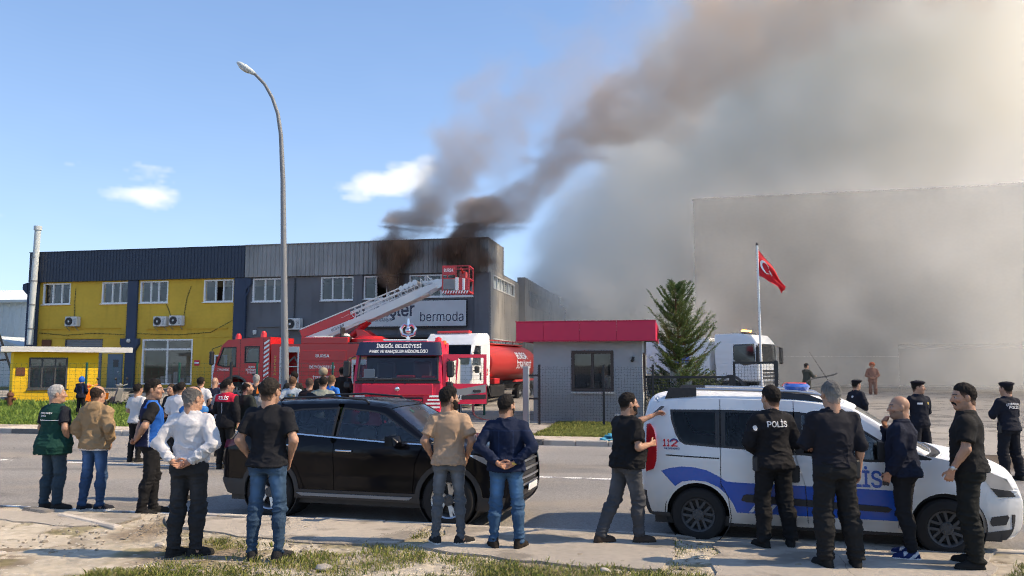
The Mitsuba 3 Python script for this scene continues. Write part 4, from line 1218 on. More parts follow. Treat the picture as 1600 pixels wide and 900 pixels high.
def hand(F, wrist, d, palm, side, curl=0.5, r=1.0):
    """Palm, four unequal bent fingers and a thumb leaving the palm's side. d: towards the fingers, palm: the way the palm faces, side +1 right hand."""
    d = unit(d)
    palm = unit(np.asarray(palm) - d * np.dot(palm, d))
    across = np.cross(d, palm) * side          # towards the thumb
    w = np.asarray(wrist, float)
    kn = [w + d * (0.085 - 0.004 * abs(i - 1)) * r + across * (0.030 - 0.02 * i) * r for i in range(4)]
    for i in range(4):
        F.cap(w + across * (0.016 - 0.011 * i) * r, kn[i], 0.0135 * r, 0.0105 * r, 0.012)
    for i, L in enumerate((0.072, 0.08, 0.075, 0.058)):
        a, dd = kn[i], d
        for j, q in enumerate((0.45, 0.32, 0.27)):
            th = curl * (0.75 if j == 0 else 0.95)
            dd = unit(dd * math.cos(th) + palm * math.sin(th))
            palm_j = palm
            b = a + dd * L * q * r
            F.cap(a, b, (0.0098 - 0.001 * j) * r, (0.0090 - 0.001 * j) * r, 0.004)
            a = b
            palm = unit(palm - d * 0) if j < 0 else palm
    b0 = w + d * 0.022 * r + across * 0.026 * r
    b1 = b0 + unit(d * 0.75 + across * 0.7 + palm * 0.35) * 0.044 * r
    F.cap(b0, b1, 0.0125 * r, 0.0105 * r, 0.01)
    F.cap(b1, b1 + unit(d * 0.9 + across * 0.2 + palm * 0.45) * 0.033 * r, 0.0102 * r, 0.0082 * r, 0.005)


ARMS = {  # elbow, wrist, hand direction, palm direction, curl - of the right side (x positive), facing +y
    'down': ((0.245, -0.03, 1.15), (0.262, 0.03, 0.91), (0.0, 0.15, -1), (-1, 0.1, 0), 0.45),
    'back': ((0.30, -0.11, 1.17), (0.085, -0.185, 0.985), (-0.9, -0.12, -0.3), (0, -0.9, 0.4), 0.55),
    'pocket': ((0.275, -0.07, 1.16), (0.20, 0.06, 0.965), (-0.25, 0.5, -0.8), (-0.8, -0.4, 0), 0.3),
    'front': ((0.27, 0.0, 1.15), (0.1, 0.19, 1.02), (-0.9, 0.3, -0.1), (0, -1, 0.1), 0.6),
    'chest': ((0.25, 0.03, 1.16), (0.13, 0.2, 1.27), (-0.7, 0.2, 0.6), (-0.3, -0.9, 0), 0.9),
    'crossed': ((0.25, 0.08, 1.17), (-0.03, 0.2, 1.21), (-0.9, -0.1, 0.15), (0, -1, 0), 0.4),
    'mouth': ((0.22, 0.19, 1.19), (0.075, 0.185, 1.425), (-0.55, 0.0, 0.8), (-0.2, -0.9, -0.3), 0.9),
}


class Man:
    """One standing figure. Local frame: facing +y, its right hand towards +x, feet on z = 0; the key, the pose and the clothes come from the caller."""

    def __init__(self, label, group, xy, heading, H=1.75, fine=0.011, z=0.0, skin=1.0, girth=1.0, belly=0.0, yaw=0.0, nod=0.0, arms=('down', 'down'), feet=None, lean=(0, 0), name='person', seed=0, curl=None, hips=(0, 0)):
        self.k = thing(name, label, 'person', group)
        z = z if z else (0.055 if xy[1] < 10 - 0.23 * xy[0] - 0.1 else 0.0)
        self.xf = frame(heading, xy[0], xy[1], z, H / 1.75)
        self.fine, self.g, self.belly, self.seed = fine, girth, belly, seed
        self.skin = SKIN * skin
        self.yaw, self.nod = math.radians(yaw), math.radians(nod)
        self.lean = np.array([lean[0], lean[1], 0.0])
        feet = feet or (((0.115, 0.0), -10), ((-0.115, 0.0), 10))
        self.feet = feet
        hx = np.array([hips[0], hips[1], 0.0])
        self.legs = []
        for i, s in enumerate((1, -1)):
            (fx, fy), tw = feet[i][0], feet[i][1]
            lift = feet[i][2] if len(feet[i]) > 2 else 0.0
            hip = np.array([0.088 * s * girth ** 0.5, 0.0, 0.91]) + hx
            ank = np.array([fx, fy - 0.035, 0.085 + lift])
            knee = (hip + ank) / 2 + np.array([0.008 * s, 0.035 + 0.1 * max(0, abs(fy) - 0.05) * (1 if fy > 0 else 0.6), -0.005])
            self.legs.append((hip, knee, ank, math.radians(tw), lift))
        self.arms = []
        for i, s in enumerate((1, -1)):
            a = arms[i]
            e, w, d, p, c = ARMS[a] if isinstance(a, str) else a
            f = np.array([s, 1, 1.0])
            sh = np.array([0.172 * s * (0.5 + 0.5 * girth), -0.008, 1.392]) + self.off(1.42)
            e, w, d, p = [np.array(q, float) * f for q in (e, w, d, p)]
            e[0] += 0.06 * s * (girth - 1) * 2
            self.arms.append((sh, e + self.off(1.2), w + self.off(1.05), d, p, c))
        self.head = np.array([0, 0.012, 1.632]) + self.off(1.6)

    def off(self, z):
        return self.lean * max(0.0, (z - 0.92) / 0.7)

    def rows(self, grow=0.0, extra=None, z0=0.8):
        g, b = self.g, self.belly
        base = [(0.80, 0.150, 0.105, -0.008), (0.90, 0.170, 0.118, -0.012), (0.98, 0.165, 0.112, -0.006), (1.08, 0.153, 0.104, 0.0), (1.18, 0.158, 0.108, 0.002), (1.30, 0.176, 0.116, 0.0), (1.37, 0.172, 0.108, -0.006), (1.42, 0.135, 0.088, -0.008), (1.47, 0.08, 0.064, -0.008), (1.50, 0.058, 0.056, -0.006)]
        out = []
        for z, w, d, y in base:
            bl = b * math.exp(-((z - 1.08) / 0.16) ** 2)
            o = self.off(z)
            out.append((z, w * g + grow + 0.35 * bl, d * g + grow + 0.55 * bl, o[0], y + o[1] + 0.5 * bl))
        return out

    # ---------------- skin
    def body(self, beard=0.0, hairc=(0.015, 0.012, 0.01), brow=None, moustache=False, glasses=False, stubble=0.0, finehands=(True, True), eyes=True):
        far = self.fine > 0.015
        B = Field((-0.55, -0.45, -0.02), (0.55, 0.62, 1.56), max(self.fine * 1.3, 0.014))
        B.stack([(z, w - 0.02, d - 0.02, x, y) for z, w, d, x, y in self.rows()], 0.02, 0.90, 1.50)
        for sh, e, w, d, p, c in self.arms:
            B.cap(np.array([0.05 * np.sign(sh[0]), -0.008, 1.45]) + self.off(1.45), sh, 0.038, 0.048, 0.03)
            B.cap(sh, e, 0.052, 0.041, 0.03)
            B.cap(e, w - unit(w - e) * 0.02, 0.042, 0.028, 0.02)
            B.cap(e, e + (w - e) * 0.4, 0.043, 0.04, 0.02)
        for hip, kn, an, tw, lift in self.legs:
            B.cap(hip, kn, 0.066, 0.040, 0.03)
            B.cap(kn, an, 0.040, 0.030, 0.02)
            f = np.array([-math.sin(tw), math.cos(tw), 0])
            B.cap(an - [0, 0, 0.035], an + f * 0.12 - [0, 0, 0.05], 0.034, 0.024, 0.02)
        parts = [B.nets()]
        c = self.head
        h = max(self.fine * 0.55, 0.0055)
        L = Field((-0.13, -0.16, 1.42 - 1.632), (0.13, 0.17, 0.14), h)
        L.ell((0, -0.012, 0.028), (0.0755, 0.096, 0.092), 0.02)
        L.ell((0, 0.026, -0.03), (0.062, 0.068, 0.084), 0.03)
        L.ell((0, 0.062, -0.092), (0.026, 0.026, 0.022), 0.03)
        L.cap((0.045, 0.0, -0.06), (0.02, 0.05, -0.095), 0.022, 0.02, 0.03)
        L.cap((-0.045, 0.0, -0.06), (-0.02, 0.05, -0.095), 0.022, 0.02, 0.03)
        L.cap((0.0, 0.090, 0.012), (0, 0.110, -0.026), 0.0095, 0.0125, 0.012)
        L.ell((0, 0.106, -0.030), (0.017, 0.013, 0.010), 0.008)
        for s in (1, -1):
            L.cap((0.012 * s, 0.089, 0.026), (0.05 * s, 0.070, 0.024), 0.010, 0.008, 0.012)
            L.ell((0.031 * s, 0.094, 0.004), (0.015, 0.013, 0.010), 0.008, -1)
            L.ell((0.040 * s, 0.066, -0.020), (0.022, 0.020, 0.018), 0.02)
            L.ell((0.079 * s, -0.008, -0.004), (0.010, 0.021, 0.033), 0.006)
        L.cap((0.017, 0.088, -0.055), (-0.017, 0.088, -0.055), 0.0075, 0.0075, 0.006)
        L.cap((0.014, 0.086, -0.066), (-0.014, 0.086, -0.066), 0.008, 0.008, 0.004)
        L.cap((0, -0.03, -0.06), (0, -0.032, -0.17), 0.056 * (0.4 + 0.6 * self.g), 0.062 * (0.4 + 0.6 * self.g), 0.03)
        L.cap((0, -0.015, -0.08), (0, -0.02, -0.19), 0.05 * (0.4 + 0.6 * self.g), 0.062, 0.03)
        m = L.nets()
        loc = m.vertices.copy()
        col = np.repeat(self.skin[None], len(loc), 0)
        n = meshkit.fbm(loc * 40, 3, self.seed)[:, None]
        col = col * (0.9 + 0.2 * n)
        x, y, z = loc.T

        def tint(mask, cc, amt):
            nonlocal col
            q = (np.clip(mask, 0, 1) * amt)[:, None]
            col = col * (1 - q) + np.asarray(cc) * q
        near = lambda cx, cy, cz, r: 1.6 - np.sqrt((x - cx) ** 2 + (y - cy) ** 2 + ((z - cz) * 1.5) ** 2) / r
        tint(near(0, 0.094, -0.06, 0.018) * (np.abs(z + 0.06) < 0.013), (0.34, 0.11, 0.09), 0.7)
        cheeks = np.maximum(near(0.042, 0.07, -0.03, 0.025), near(-0.042, 0.07, -0.03, 0.025))
        tint(cheeks, self.skin * [1.12, 0.86, 0.8], 0.5)
        tint(near(0, 0.115, -0.03, 0.014), self.skin * [1.1, 0.82, 0.78], 0.5)
        jaw = (z < -0.035 + 0.25 * np.maximum(0.02 - y, 0)) & (y > -0.015) & (z > -0.135)
        jaw &= ~((np.abs(x) < 0.026) & (z > -0.047)) & ~((np.abs(x) < 0.02) & (np.abs(z + 0.06) < 0.011) & (y > 0.08))
        jaw &= (z < -0.05) | (np.abs(x) > 0.045) | (np.abs(x) < 0.0)
        tint(jaw.astype(float), hairc, max(beard, stubble))
        tint(((np.abs(x) < 0.03) & (np.abs(z + 0.0465) < 0.006) & (y > 0.08)).astype(float), hairc, max(beard, 0.9 if moustache else 0, stubble))
        for s in (1, -1):
            tint(((np.abs(z - 0.029 - 0.004 * (1 - np.abs(x - 0.031 * s) / 0.02)) < 0.005) & (np.abs(x - 0.031 * s) < 0.021) & (y > 0.055)).astype(float), brow if brow is not None else hairc, 0.85)
        if stubble:
            scalp = (z > np.interp(y, [-0.1, -0.03, 0.0, 0.05, 0.09], [-0.06, -0.05, 0.0, 0.05, 0.075])).astype(float)
            tint(scalp, hairc, stubble * 0.45)
        self.R = self.hrot()
        m.vertices = HS * loc @ self.R.T + c
        cols = [np.repeat((self.skin * 0.95)[None], len(parts[0].vertices), 0), col]
        parts.append(m)
        for i, (sh, e, w, d, p, cu) in enumerate(self.arms):
            s = 1 if i == 0 else -1
            hf = Field(w - 0.23, w + 0.23, 0.0042 if not far else 0.008)
            hf.cap(w - unit(w - e) * 0.06, w, 0.031, 0.0245, 0.01)
            hand(hf, w + unit(w - e) * 0.0, d, p, s, cu)
            hm = hf.nets()
            parts.append(hm)
            hn = meshkit.fbm(hm.vertices * 60, 2, 3)[:, None]
            cols.append((self.skin * [1.02, 0.93, 0.9]) * (0.85 + 0.3 * hn))
        put(self.k, None, trimesh.util.concatenate(parts), 'm_skin', self.xf, smooth=True, color=np.vstack(cols))
        if eyes and not far:
            for s in (1, -1):
                em = trimesh.creation.icosphere(subdivisions=2)
                ev = em.vertices.copy()
                ec = np.where((ev[:, 1:2] > 0.75), np.array([[0.02, 0.012, 0.008]]), np.array([[0.36, 0.32, 0.30]]))
                em.vertices = HS * (ev * 0.0105 + [0.031 * s, 0.0805, 0.003]) @ self.R.T + c
                put(self.k, 'eye', em, 'm_skin', self.xf, smooth=True, color=ec)
        return self

    def hrot(self):
        y, p = self.yaw, self.nod
        Rz = np.array([[math.cos(y), -math.sin(y), 0], [math.sin(y), math.cos(y), 0], [0, 0, 1]])
        Rx = np.array([[1, 0, 0], [0, math.cos(p), -math.sin(p)], [0, math.sin(p), math.cos(p)]])
        return Rz @ Rx

    # ---------------- hair and headgear
    def hair(self, color=(0.012, 0.010, 0.009), thick=0.014, bald=False, low=0.0, grey=0.0, top=0.0, beard=0.0):
        H = Field((-0.125, -0.15, -0.15), (0.125, 0.15, 0.165), max(self.fine * 0.55, 0.0055))
        x, y, z = np.meshgrid(*[a.astype(np.float32) for a in H.ax], indexing='ij')

        def ell(c, r):
            p_ = [(q - c[i]) for i, q in enumerate((x, y, z))]
            q0 = np.sqrt(sum((p_[i] / r[i]) ** 2 for i in range(3)))
            q1 = np.sqrt(sum((p_[i] / r[i] ** 2) ** 2 for i in range(3)))
            return q0 * (q0 - 1) / np.maximum(q1, 1e-6)
        skull = ell((0, -0.012, 0.028), (0.0755, 0.096, 0.092))
        neck = np.sqrt(x ** 2 + (y + 0.031) ** 2) - 0.06
        skull = np.minimum(skull, np.maximum(neck, z + 0.02))
        cut = np.interp(y, [-0.13, -0.06, -0.03, -0.014, 0.008, 0.022, 0.05, 0.072, 0.085, 0.12], [-0.092 - low, -0.08 - low, -0.045, 0.022, 0.022, -0.022, 0.042, 0.074, 0.082, 0.09])
        cut = cut + np.where(y > 0.05, 0.25 * np.maximum(np.abs(x) - 0.035, 0), 0)
        if bald:
            r_ = np.sqrt(x ** 2 * 1.15 + ((y - 0.02) * 0.85) ** 2)
            bd = np.minimum(bald - r_, z - 0.03)
        else:
            bd = -1.0
        inside = np.minimum(z - cut, -bd)                 # how far within the hairline
        t_ = thick * np.clip(inside / 0.06, 0, 1) ** 0.7 * np.clip(1 - (y - 0.03) / 0.09, 0.45, 1) * np.interp(z, [-0.07, 0.07], [0.35, 1.0]) + top * np.clip((z - 0.06) / 0.04, 0, 1) * np.clip((y + 0.08) / 0.08, 0.3, 1) - 0.0035 * (inside < 0.004) + 0.0015
        H.D = np.maximum(skull - t_, -inside).astype(np.float32)
        m = wrinkle(H.nets(), 0.006, (55, 55, 30), self.seed + 3)
        q = m.vertices
        n = meshkit.fbm(np.stack([np.arctan2(q[:, 0], -q[:, 1]) * 14, q[:, 2] * 25, q[:, 1] * 30], -1), 3, self.seed)[:, None]
        side = np.clip((0.07 - q[:, 2:3]) / 0.08, 0, 1)
        c = np.asarray(color) * (0.6 + 0.9 * n)
        c = c * (1 - grey * (0.35 + 0.65 * side) * (0.5 + 0.5 * n)) + np.array([0.34, 0.34, 0.335]) * grey * (0.35 + 0.65 * side) * (0.5 + 0.7 * n)
        rim = np.interp(q[:, 1], [-0.13, -0.06, -0.025, 0.012, 0.03, 0.062, 0.12], [-0.085 - low, -0.07 - low, -0.03, 0.0, 0.0, 0.04, 0.06])
        fade = np.clip(1 - (q[:, 2] - rim) / 0.05, 0, 1)[:, None] * np.clip((0.055 - q[:, 1:2]) / 0.03, 0, 1) * 0.62
        c = c * (1 - fade) + self.skin * 0.75 * fade
        m.vertices = HS * q @ self.R.T + self.head
        put(self.k, 'hair', m, 'm_cloth', self.xf, smooth=True, color=c)
        if beard:
            self.beard(color, beard)
        return self

    def beard(self, color, t=0.008):
        F = Field((-0.1, -0.05, -0.16), (0.1, 0.15, 0.03), max(self.fine * 0.5, 0.005))
        F.ell((0, 0.026, -0.034), (0.062 + t, 0.068 + t * 0.8, 0.084 + t), 0.02)
        F.ell((0, 0.062, -0.096), (0.03 + t, 0.028 + t, 0.024 + t), 0.02)
        F.clip(lambda x, y, z: np.maximum(np.maximum(z - np.interp(np.abs(x), [0, 0.02, 0.03, 0.05, 0.062, 0.07], [-0.068, -0.066, -0.052, -0.045, -0.02, 0.0]), 0.0 - y), -z - 0.135 + 0.3 * np.maximum(0.03 - y, 0)))
        m = wrinkle(F.nets(), 0.004, (90, 90, 60), self.seed)
        n = meshkit.fbm(m.vertices * 130, 2, 1)[:, None]
        m.vertices = HS * m.vertices @ self.R.T + self.head
        put(self.k, 'beard', m, 'm_cloth', self.xf, smooth=True, color=np.asarray(color) * (0.7 + 0.8 * n))

    def moustache(self, color=(0.012, 0.01, 0.009)):
        F = Field((-0.05, 0.05, -0.09), (0.05, 0.14, -0.01), 0.0035)
        for s in (1, -1):
            F.cap((0.004 * s, 0.101, -0.046), (0.026 * s, 0.088, -0.056), 0.0085, 0.007, 0.006)
            F.cap((0.026 * s, 0.088, -0.056), (0.03 * s, 0.080, -0.07), 0.007, 0.0045, 0.004)
        m = F.nets()
        m.vertices = HS * m.vertices @ self.R.T + self.head
        put(self.k, 'moustache', m, 'm_cloth', self.xf, smooth=True, color=np.repeat(np.array([color]), len(m.vertices), 0))

    def headgear(self, name, color, kind='beret'):
        F = Field((-0.17, -0.18, -0.12), (0.17, 0.18, 0.22), 0.008)
        if kind == 'beret':
            F.ell((0.0, -0.012, 0.055), (0.088, 0.107, 0.05), 0.01)
            F.ell((0.02, -0.006, 0.095), (0.115, 0.125, 0.034), 0.03)
            F.clip(lambda x, y, z: (0.05 - 0.25 * np.maximum(-y, 0) * 0 + 0.08 * np.clip(y, 0, 1)) - z)
        elif kind == 'helmet':
            F.ell((0, -0.005, 0.035), (0.125, 0.145, 0.125), 0.01)
            F.clip(lambda x, y, z: np.maximum(-0.06 - z, np.minimum(y - 0.05, 0.03 - z)))
        elif kind == 'hood':
            F.ell((0, -0.012, 0.01), (0.11, 0.125, 0.145), 0.01)
            F.clip(lambda x, y, z: y - 0.07)
        elif kind == 'cap':
            F.ell((0, -0.01, 0.04), (0.09, 0.11, 0.1), 0.01)
            F.cap((0.03, 0.09, 0.058), (0.03, 0.16, 0.045), 0.012, 0.01, 0.01)
            F.cap((-0.03, 0.09, 0.058), (-0.03, 0.16, 0.045), 0.012, 0.01, 0.01)
            F.clip(lambda x, y, z: 0.04 - z)
        m = F.nets()
        m.vertices = HS * m.vertices @ self.R.T + self.head
        n = meshkit.fbm(m.vertices * 25, 3, 4)[:, None]
        put(self.k, name, m, 'm_cloth', self.xf, smooth=True, color=np.asarray(color) * (0.8 + 0.4 * n))
        return self

    # ---------------- clothes
    def top(self, name, color, hem=0.86, sleeve='short', loose=0.012, collar=0.0, paint=None, amp=0.009, flare=0.0, tucked=False, hood=False, cuff=None, open_front=False):
        h = self.fine
        F = Field((-0.5, -0.45, hem - 0.06), (0.5, 0.55, 1.56), h)
        rows = self.rows(loose)
        tail = 0.0 if tucked else 0.020
        rows = [(z, w + (flare + tail) * np.clip((1.12 - z) / 0.2, 0, 1.2), d + (flare + tail) * np.clip((1.12 - z) / 0.2, 0, 1.2), x, y - 0.5 * tail * np.clip((1.12 - z) / 0.2, 0, 1)) for z, w, d, x, y in rows if z < 1.49]
        F.stack([(hem - 0.05, *rows[0][1:])] + rows if hem < 0.8 else rows, 0.02, hem, 1.495)
        for i, (sh, e, w, d, p, c) in enumerate(self.arms):
            root = np.array([0.045 * np.sign(sh[0]), -0.008, 1.452]) + self.off(1.45)
            F.cap(root, sh, 0.042, 0.054 + loose * 0.6, 0.04)
            if sleeve == 'none':
                continue
            if sleeve == 'short':
                en = sh + (e - sh) * 0.74
                F.cap(sh, en, 0.066 + loose * 0.7, 0.062 + loose, 0.035, cut=True)
            else:
                t = {'long': 0.93, 'elbow': 0.25, 'roll': 0.15}.get(sleeve, 0.93)
                F.cap(sh, e, 0.064 + loose * 0.7, 0.052 + loose * 0.7, 0.035)
                F.cap(e, e + (w - e) * t, 0.052 + loose * 0.7, 0.037 + loose * 0.6 + (0.012 if t < 0.5 else 0), 0.02, cut=True)
        neck = np.array([0, -0.014, 1.475]) + self.off(1.47)
        if collar:
            for q in np.arange(0, 6.28, 0.35):
                a = neck + [0.066 * math.cos(q), 0.062 * math.sin(q), 0.012 * -math.sin(q)]
                b = neck + [0.066 * math.cos(q + 0.35), 0.062 * math.sin(q + 0.35), 0.012 * -math.sin(q + 0.35)]
                F.cap(a, b, 0.010, 0.010, 0.004)
                F.cap(a + [0, 0, collar], b + [0, 0, collar], 0.009, 0.009, 0.012)
        if hood:
            F.ell(neck + [0, -0.085, -0.02], (0.115, 0.06, 0.075), 0.03)
            F.ell(neck + [0, -0.06, 0.035], (0.10, 0.055, 0.04), 0.03)
            F.cap(neck + [0.085, -0.03, 0.0], neck + [0.06, 0.07, -0.06], 0.035, 0.025, 0.03)
            F.cap(neck + [-0.085, -0.03, 0.0], neck + [-0.06, 0.07, -0.06], 0.035, 0.025, 0.03)
        m = F.nets()
        v0 = m.vertices.copy()
        m = wrinkle(m, amp * 1.35, (8, 8, 5), self.seed + 7)
        m = wrinkle(m, amp * 0.9, (14, 14, 22), self.seed + 17, lambda v: np.clip((1.25 - v[:, 2]) / 0.2, 0.25, 1))
        n = meshkit.fbm(v0 * 7, 3, self.seed)[:, None]
        c = np.repeat(np.array([color], float), len(v0), 0) * (0.9 + 0.2 * n)
        if paint is not None:
            c = paint(v0, c)
        self.shirt = m
        self.shirt_key = put(self.k, name, m, 'm_cloth', self.xf, smooth=True, color=c)
        return self

    def trousers(self, color, top=0.965, hem=0.075, loose=0.0, fade=0.0, name='trousers', stack=0.0135, belt=None, pockets=0.0):
        h = self.fine
        xs = [q[0] for l in self.legs for q in l[:3]]
        ys = [q[1] for l in self.legs for q in l[:3]]
        F = Field((min(xs) - 0.2, min(ys) - 0.22, 0.02), (max(xs) + 0.2, max(ys) + 0.2, top + 0.03), h)
        hx = (self.legs[0][0] + self.legs[1][0]) / 2
        rows = [(z, w - 0.001 + loose * 0.3, d - 0.001 + loose * 0.3, x + hx[0] * 0.7, y + hx[1] * 0.7) for z, w, d, x, y in self.rows(0.004)]
        F.stack(rows, 0.02, 0.84, top)
        for hip, kn, an, tw, lift in self.legs:
            g = 0.5 + 0.5 * self.g
            F.cap(hip, kn, 0.094 * g + loose * 0.5, 0.066 * g + loose, 0.04)
            F.cap(kn, kn + (an - kn) * 0.35 - [0, 0.018, 0], 0.066 * g + loose, 0.066 * g + loose, 0.03)
            F.cap(kn + (an - kn) * 0.3 - [0, 0.016, 0], an - [0, 0, 0.02], 0.065 * g + loose, 0.050 + loose * 1.1, 0.03)
            F.ell(hip + [0.0, -0.055, 0.0], (0.085 * g, 0.072 * g, 0.09), 0.04)
            if pockets:
                s = np.sign(hip[0])
                F.ell(hip + (kn - hip) * 0.72 + [0.07 * s, 0.0, 0], (0.028, 0.06, 0.085), 0.012)
        z_h = [l[2][2] - 0.03 for l in self.legs]
        lift = max(l[4] for l in self.legs)
        F.clip(lambda x, y, z: hem - z)
        m = F.nets()
        v0 = m.vertices.copy()
        kz = lambda v: 0.35 + np.exp(-((v[:, 2] - 0.47) / 0.10) ** 2) + 1.3 * np.clip((0.26 - v[:, 2]) / 0.15, 0, 1) + 0.5 * np.exp(-((v[:, 2] - 0.82) / 0.07) ** 2)
        m = wrinkle(m, stack, (9, 9, 22), self.seed + 31, kz)
        m = wrinkle(m, 0.006, (14, 14, 5), self.seed + 37)
        n = meshkit.fbm(v0 * [9, 9, 14], 3, self.seed + 2)[:, None]
        c = np.asarray(color, float) * (0.82 + 0.36 * n)
        if fade:     # worn pale thighs and seat of old denim
            q = np.zeros(len(v0))
            for hip, kn, an, tw, lift in self.legs:
                for sgn in (-1, 1):
                    for f_ in (0.25, 0.55):
                        p = hip + (kn - hip) * f_ + [0, 0.075 * sgn, 0]
                        q = np.maximum(q, np.exp(-(((v0 - p) / [0.055, 0.06, 0.14]) ** 2).sum(1)))
            c = c * (1 + fade * q[:, None])
        self.pants_key = put(self.k, name, m, 'm_cloth', self.xf, smooth=True, color=c)
        if belt is not None:
            G = Field((-0.32, -0.3, top - 0.06), (0.32, 0.3, top + 0.03), 0.008)
            G.stack([(z, w + 0.006, d + 0.006, x, y) for z, w, d, x, y in rows], 0.01, top - 0.038, top + 0.002)
            bm = G.nets()
            put(self.k, 'belt', bm, 'm_cloth', self.xf, smooth=True, color=np.repeat(np.array([belt], float), len(bm.vertices), 0))
        return self

    def shoes(self, color=(0.02, 0.02, 0.02), sole=(0.03, 0.03, 0.03), high=0.0, accent=None, clog=False):
        for hip, kn, an, tw, lift in self.legs:
            F = Field((-0.09, -0.13, -0.01), (0.09, 0.22, 0.2), min(max(self.fine * 0.75, 0.008), 0.012))
            F.cap((0, -0.045, 0.045), (0, 0.06, 0.04), 0.043, 0.045, 0.03)
            F.cap((0.004, 0.06, 0.036), (0.008, 0.145, 0.03), 0.046, 0.036, 0.03)
            F.cap((0, -0.035, 0.05), (0, -0.03, 0.09 + high), 0.042, 0.044, 0.03)
            F.cap((0, -0.06, 0.012), (0.006, 0.15, 0.012), 0.042, 0.04, 0.006)
            if clog:
                F.ell((0.005, 0.09, 0.04), (0.058, 0.08, 0.045), 0.02)
            F.clip(lambda x, y, z: np.maximum(0.0 - z, z - 0.10 - high))
            m = F.nets()
            v = m.vertices.copy()
            c = np.where(v[:, 2:3] < 0.026, np.array([sole]), np.array([color])) * (0.85 + 0.3 * meshkit.fbm(v * 40, 2, 2)[:, None])
            if accent is not None:
                q = ((v[:, 2] > 0.026) & (np.sin(v[:, 1] * 55 + v[:, 2] * 60) > 0.35) & (v[:, 1] < 0.08))[:, None]
                c = np.where(q, np.array([accent]), c)
            ct, st_ = math.cos(tw), math.sin(tw)
            if lift > 0.02:
                pa = -0.5
                y, z = v[:, 1].copy(), v[:, 2].copy()
                v[:, 1], v[:, 2] = y * math.cos(pa) - z * math.sin(pa), y * math.sin(pa) + z * math.cos(pa) + 0.05
                v[:, 2] += lift - 0.02
            m.vertices = np.stack([v[:, 0] * ct - v[:, 1] * st_ + an[0], v[:, 0] * st_ + v[:, 1] * ct + an[1] + 0.02, v[:, 2]], 1)
            put(self.k, 'shoe', m, 'm_cloth', self.xf, smooth=True, color=c)
        return self

    def print(self, text, height, z, m='m_white', x=0.0, back=True, bold=True, width=None, arc=0.0, name='lettering', label=None):
        """Flat print laid onto the shirt's back (or front)."""
        tmesh = words(text, height, bold, 0.004)
        v = tmesh.vertices.copy()
        x0, x1 = v[:, 0].min(), v[:, 0].max()
        kx = 1.0 if width is None else width / (x1 - x0)
        px = (v[:, 0] - (x0 + x1) / 2) * kx
        s = 1 if back else -1
        pz = z + v[:, 1] - arc * px ** 2
        py = self.surface(x + px * s, pz, back)
        tmesh.vertices = np.stack([x + px * s, py - s * (0.009 + v[:, 2]), pz], 1)
        put(self.k, name, tmesh, m, self.xf, label=label)
        return self

    def surface(self, x, z, back=True):
        sv, _, sn = meshkit.arrays(self.shirt, True)
        ok = (sn[:, 1] < -0.2) if back else (sn[:, 1] > 0.2)
        from scipy.spatial import cKDTree
        t = cKDTree(sv[ok][:, [0, 2]])
        d, i = t.query(np.stack([x, z], 1), k=40)
        w = 1 / (d + 6e-3)
        return (sv[ok][:, 1][i] * w).sum(1) / w.sum(1)

    def patch(self, name, pts, m, back=True, th=0.004, label=None):
        """A flat-cut piece of trim (x, z outline) laid onto the shirt."""
        pg = Polygon(pts)
        q = m3.Manifold.extrude(m3.CrossSection([np.array(pg.exterior.coords)[:-1]], m3.FillRule.EvenOdd), th).refine_to_length(0.025)
        q = tm(q)
        v = q.vertices.copy()
        s = 1 if back else -1
        y = self.surface(v[:, 0], v[:, 1], back)
        q.vertices = np.stack([v[:, 0], y - s * (0.003 + v[:, 2]), v[:, 1]], 1)
        put(self.k, name, q, m, self.xf, label=label)
        return self

    def item(self, name, mesh, m, at=None, label=None, smooth=False):
        put(self.k, name, mesh if at is None else tm(mesh).copy().apply_translation(at), m, self.xf, smooth=smooth, label=label)
        return self


JEANS = (0.045, 0.085, 0.17)
BLACKC = (0.011, 0.011, 0.0125)
DARKHAIR = (0.012, 0.010, 0.009)
mat('m_reflect', (0.62, 0.63, 0.64), 0.5)

N1 = 0.0105
# ---- the row of onlookers along the near kerb
p = Man('grey haired man in a dark green work vest and jeans, leftmost onlooker', None, (-6.63, 11.75), -22, 1.76, N1, girth=1.10, belly=0.03, yaw=-38, arms=('pocket', 'front'), feet=(((0.13, 0.02), -35), ((-0.10, 0.0), 5)), seed=1, skin=0.95)
p.body(hairc=(0.3, 0.3, 0.3)).hair((0.3, 0.295, 0.29), 0.014, grey=0.75)
p.top('polo_shirt', (0.012, 0.014, 0.022), 0.9, 'short', 0.014, 0.02)


def vest_paint(v, c):
    return c


p.top('work_vest', (0.008, 0.045, 0.036), 0.80, 'none', 0.038, 0.015, amp=0.012, flare=0.03)
p.patch('reflective_strip', [(-0.19, 1.262), (0.19, 1.262), (0.19, 1.275), (-0.19, 1.275)], 'm_reflect')
p.print('PARK VE BAHÇE', 0.022, 1.36, 'm_reflect').print('İNEGÖL', 0.022, 1.32, 'm_reflect', x=-0.03)
p.trousers((0.03, 0.05, 0.07), fade=0.5, loose=0.008).shoes((0.03, 0.028, 0.026))

